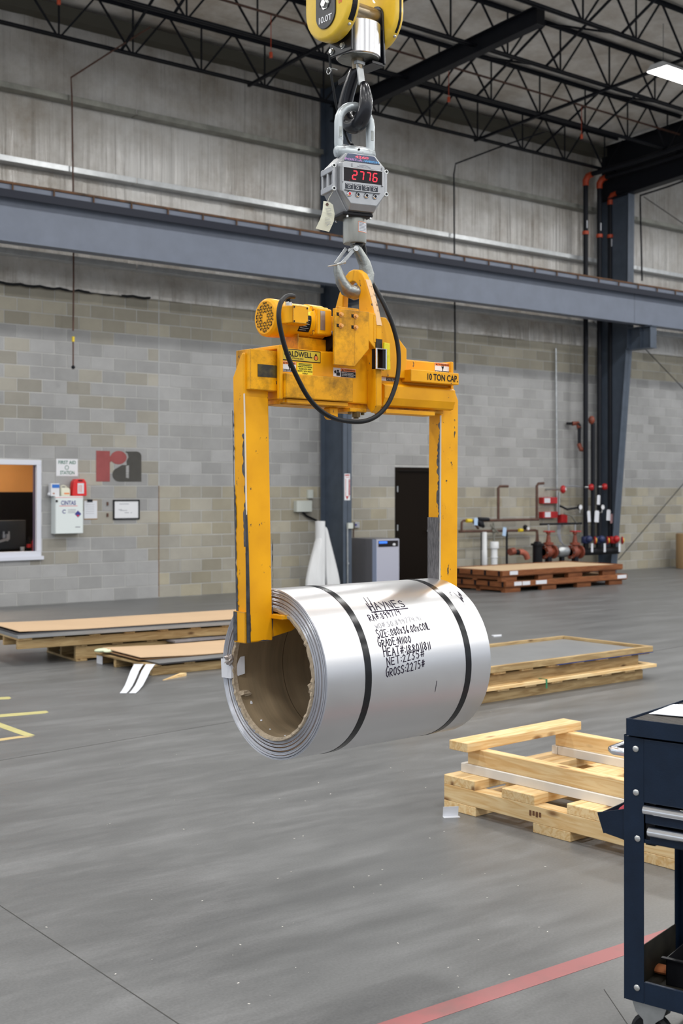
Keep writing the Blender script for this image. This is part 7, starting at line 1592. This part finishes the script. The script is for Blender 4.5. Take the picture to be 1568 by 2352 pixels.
for k in range(5): m_.bar((-0.006+0.002*k, -0.006, -0.030-k*0.006), (0.018+0.001*k, -0.006, -0.030-k*0.006), 0.001, 0.0006, up=(0, 1, 0))
for k in range(5): m_.bar((-0.008, -0.0065, -0.068-k*0.006), (0.012+0.002*k, -0.0065, -0.068-k*0.006), 0.001, 0.0006, up=(0, 1, 0))
m_.bar((-0.002, -0.008, -0.10), (0.010, -0.008, -0.088), 0.0018, 0.0006, up=(0, 1, 0)); m_.build('tag_print', 'grey_print', tg)

# ---------------------------------------------------------------- HOOK BLOCK
hb = thing('hook_block', 'yellow and black crane hook block marked 10.0T at the top edge', 'hook block', mtx=LF)
MB().lathe([(3.506, 0.086), (3.510, 0.0915), (3.640, 0.0915), (3.645, 0.086)], (0.004, 0, 0), (0, 0, 1), 48).build('thrust_housing', 'turned', hb, smooth=True)
MB().lathe([(3.5035, 0.02), (3.5035, 0.0855), (3.507, 0.0855)], (0.004, 0, 0), (0, 0, 1), 48).build('housing_underside', 'cast', hb, smooth=True)
MB().cyl((-0.12, 0, 3.698), (0.12, 0, 3.698), 0.037, 28).build('sheave_shaft', 'bronze', hb, smooth=True)
def stad(r, zc, up, n=14, wx=0.0): return [(r*math.cos(a), zc+r*math.sin(a)) for a in [PI+PI*i/n for i in range(n+1)]]+[(r*math.cos(a), zc+up+r*math.sin(a)) for a in [PI*i/n for i in range(n+1)]]
m_ = MB(); m_.prism([(-0.084, 3.497), (0.050, 3.497), (0.050, 3.70), (-0.084, 3.70)], 0, -0.108, -0.098); m_.build('side_plate', 'hook_black', hb, bevel=0.003)
m_ = MB(); m_.prism([(0.052, 3.492), (0.046, 3.70)]+[(0.046*math.cos(a), 3.70+0.046*math.sin(a)) for a in [PI*i/10 for i in range(1, 10)]]+[(-0.046, 3.70), (-0.058, 3.492)], 0, 0.0965, 0.106); m_.build('side_plate', 'hook_black', hb, bevel=0.003)
m_ = MB(); m_.box(0.035, 0.106, -0.052, 0.060, 3.484, 3.497); m_.build('bottom_plate', 'hook_black', hb, bevel=0.002)
for y, z in ((0.034, 3.520), (-0.034, 3.526)):
    m_ = MB(); m_.lathe([(0, 0.0135), (0.003, 0.0135), (0.003, 0.010), (0.011, 0.0095)], (-0.108, y, z), (-1, 0, 0), 6); m_.build('hex_bolt', 'bolt', hb)
for xa, xb, yc, zc, r0, nm in ((-0.178, -0.120, -0.013, 3.680, 0.140, 'left'), (0.1065, 0.150, 0.012, 3.700, 0.130, 'right')):
    cv = MB().loft([[(x, y*s_+yc, (z-zc)*s_+zc) for y, z in stad(r0, zc, 0.16)] for x, s_ in ((xa, 0.90), (xa+0.006, 0.97), (xa+0.014, 1.0), (xb-0.006, 1.0), (xb, 0.97))]).build('sheave_cover', 'yellow_crane', hb, smooth=True)
    rr_ = r0+0.0008; m_ = MB(); loops = []
    for a in [math.radians(-38+i*5) for i in range(0, 18)]:
        y, z = yc-rr_*math.cos(a), zc+rr_*math.sin(a)
        if a > 0: y, z = yc-rr_, zc+a*0.11
        loops.append([(xa+0.018, y, z), (xb-0.014, y, z), (xb-0.014, y+0.004, z), (xa+0.018, y+0.004, z)])
    m_.loft(loops); m_.build('rope_slot', 'black', hb)
    m_ = MB(); a = math.radians(-44); y, z = yc-rr_*math.cos(a), zc+rr_*math.sin(a); m_.sphere(((xa+xb)/2+0.004, y, z), 0.007, 8, 6); m_.build('cover_screw', 'bolt', hb, smooth=True)
m_ = MB(); m_.prism([(y-0.013, z) for y, z in stad(0.060, 3.642, 0.17)], 0, -0.184, -0.177); m_.build('capacity_plate', 'hook_black', hb, bevel=0.002)
text('lettering', '10.0T', 'white', hb, (-0.1845, 0.026, 3.608), (0, -1, 0), (0, 0, 1), 0.080, 0.026)
text('lettering', 'CRANES', 'marker_red', hb, (-0.1788, -0.088, 3.79), (0, 0, -1), (0, -1, 0), 0.13, 0.020)
m_ = MB(); m_.lathe([(0, 0.024), (0.003, 0.024), (0.003, 0.016), (0.014, 0.015)], (-0.184, -0.013, 3.680), (-1, 0, 0), 6); m_.build('axle_bolt', 'bolt', hb)
for s_ in (-1, 1): m_ = MB(); m_.prism([(-0.013+s_*0.030+0.006*math.cos(a), 3.686+0.013*math.sin(a)) for a in [2*PI*i/12 for i in range(12)]], 0, -0.1846, -0.1838); m_.build('plate_slot', 'black', hb)
for y in (-0.1, 0.1):
    for x in (-0.15, 0.135): MB().cyl((x, y, 3.80), (x, y, 8.0), 0.008, 8).build('wire_rope', 'steel_dark', hb, smooth=True)
# black hook (y-z plane), latch, side cable
MB().lathe([(3.462, 0.022), (3.506, 0.026)], (0.0, 0, 0), (0, 0, 1), 20).build('hook_neck', 'bronze', hb, smooth=True)
hp = [(0, 0.000, 3.475), (0, 0.020, 3.450), (0, 0.050, 3.40), (0, 0.074, 3.35), (0, 0.084, 3.305), (0, 0.070, 3.262), (0, 0.035, 3.236), (0, 0.0, 3.234), (0, -0.032, 3.255), (0, -0.050, 3.300), (0, -0.052, 3.345), (0, -0.042, 3.385), (0, -0.032, 3.405)]
hr = [0.022, 0.025, 0.028, 0.030, 0.032, 0.034, 0.036, 0.036, 0.034, 0.031, 0.027, 0.020, 0.012]
hk = MB().tube(hp, hr, 18).build('crane_hook', 'hook_black', hb, smooth=True, sub=1)
m_ = MB(); m_.bar((-0.002, -0.012, 3.495), (-0.002, -0.030, 3.388), 0.034, 0.008, up=(0, 1, 0)); m_.box(-0.024, 0.020, -0.026, -0.004, 3.478, 3.492); m_.build('hook_latch', 'galv', hb, bevel=0.002).parent = hk
m_ = MB(); m_.prism([(0.0, 3.47), (0.11, 3.445), (0.11, 3.425), (0.0, 3.44)], 0, -0.01, 0.0); m_.build('cable_bracket', 'black', hb)
# ---------------------------------------------------------------- cables
def onLY(px, py, y):   # pixel -> lifter frame plane y
    inv = LF.inverted(); o = inv @ Vector((0, 0, H)); d = (inv.to_3x3() @ ray(px, py)); return o+d*((y-o.y)/d.y)
def smooth_path(pts, n=8):
    P = [Vector(p) for p in pts]; P = [P[0]*2-P[1]]+P+[P[-1]*2-P[-2]]; out = []
    for i in range(1, len(P)-2):
        for k in range(n):
            t = k/n; a, b, c, d = P[i-1:i+3]
            out.append(0.5*((2*b)+(-a+c)*t+(2*a-5*b+4*c-d)*t*t+(-a+3*b-3*c+d)*t**3))
    out.append(P[-2]); return out
pw = thing('power_cable', 'thick black power cable looping from the lifter motor up beside the hook', 'cable', mtx=LF)
pp = [(-0.420, -0.075, 2.455), (-0.425, -0.078, 2.475)]
pp += [onLY(px, py, y) for px, py, y in ((674, 681, -.10), (658, 681, -.125), (644, 697, -.15), (640, 730, -.165), (648, 775, -.165), (661, 818, -.165), (680, 862, -.165), (706, 910, -.16), (735, 942, -.15), (768, 961, -.15), (803, 968, -.15), (838, 967, -.16), (868, 953, -.17), (892, 925, -.175), (908, 885, -.17), (915, 845, -.16), (914, 800, -.15), (904, 755, -.14), (885, 706, -.12), (864, 666, -.07), (850, 640, 0.02), (841, 610, 0.07), (836, 570, 0.08), (828, 545, 0.08), (826, 505, 0.09), (824, 430, 0.10), (822, 360, 0.105), (806, 330, 0.10))]
MB().tube(smooth_path(pp, 7), 0.0093, 12).build('cable', 'black_rough', pw, smooth=True)
pp = [onLY(px, py, y) for px, py, y in ((806, 330, 0.10), (798, 320, .07), (775, 255, .06), (765, 200, .05), (759, 160, .05), (757, 120, .05))]
MB().tube(smooth_path(pp, 6), 0.0052, 10).build('cable', 'black_rough', pw, smooth=True)
m_ = MB(); c = onLY(755, 163, 0.03); m_.tube([c+Vector((0.0, 0.013*math.cos(a), 0.013*math.sin(a))) for a in [2*PI*i/14 for i in range(14)]], 0.0018, 6, closed=True)
m_.tube([onLY(757, 158, 0.02), onLY(765, 157, 0.02), onLY(774, 160, 0.02)], 0.003, 6); m_.build('cable_loop', 'bolt', pw, smooth=True)
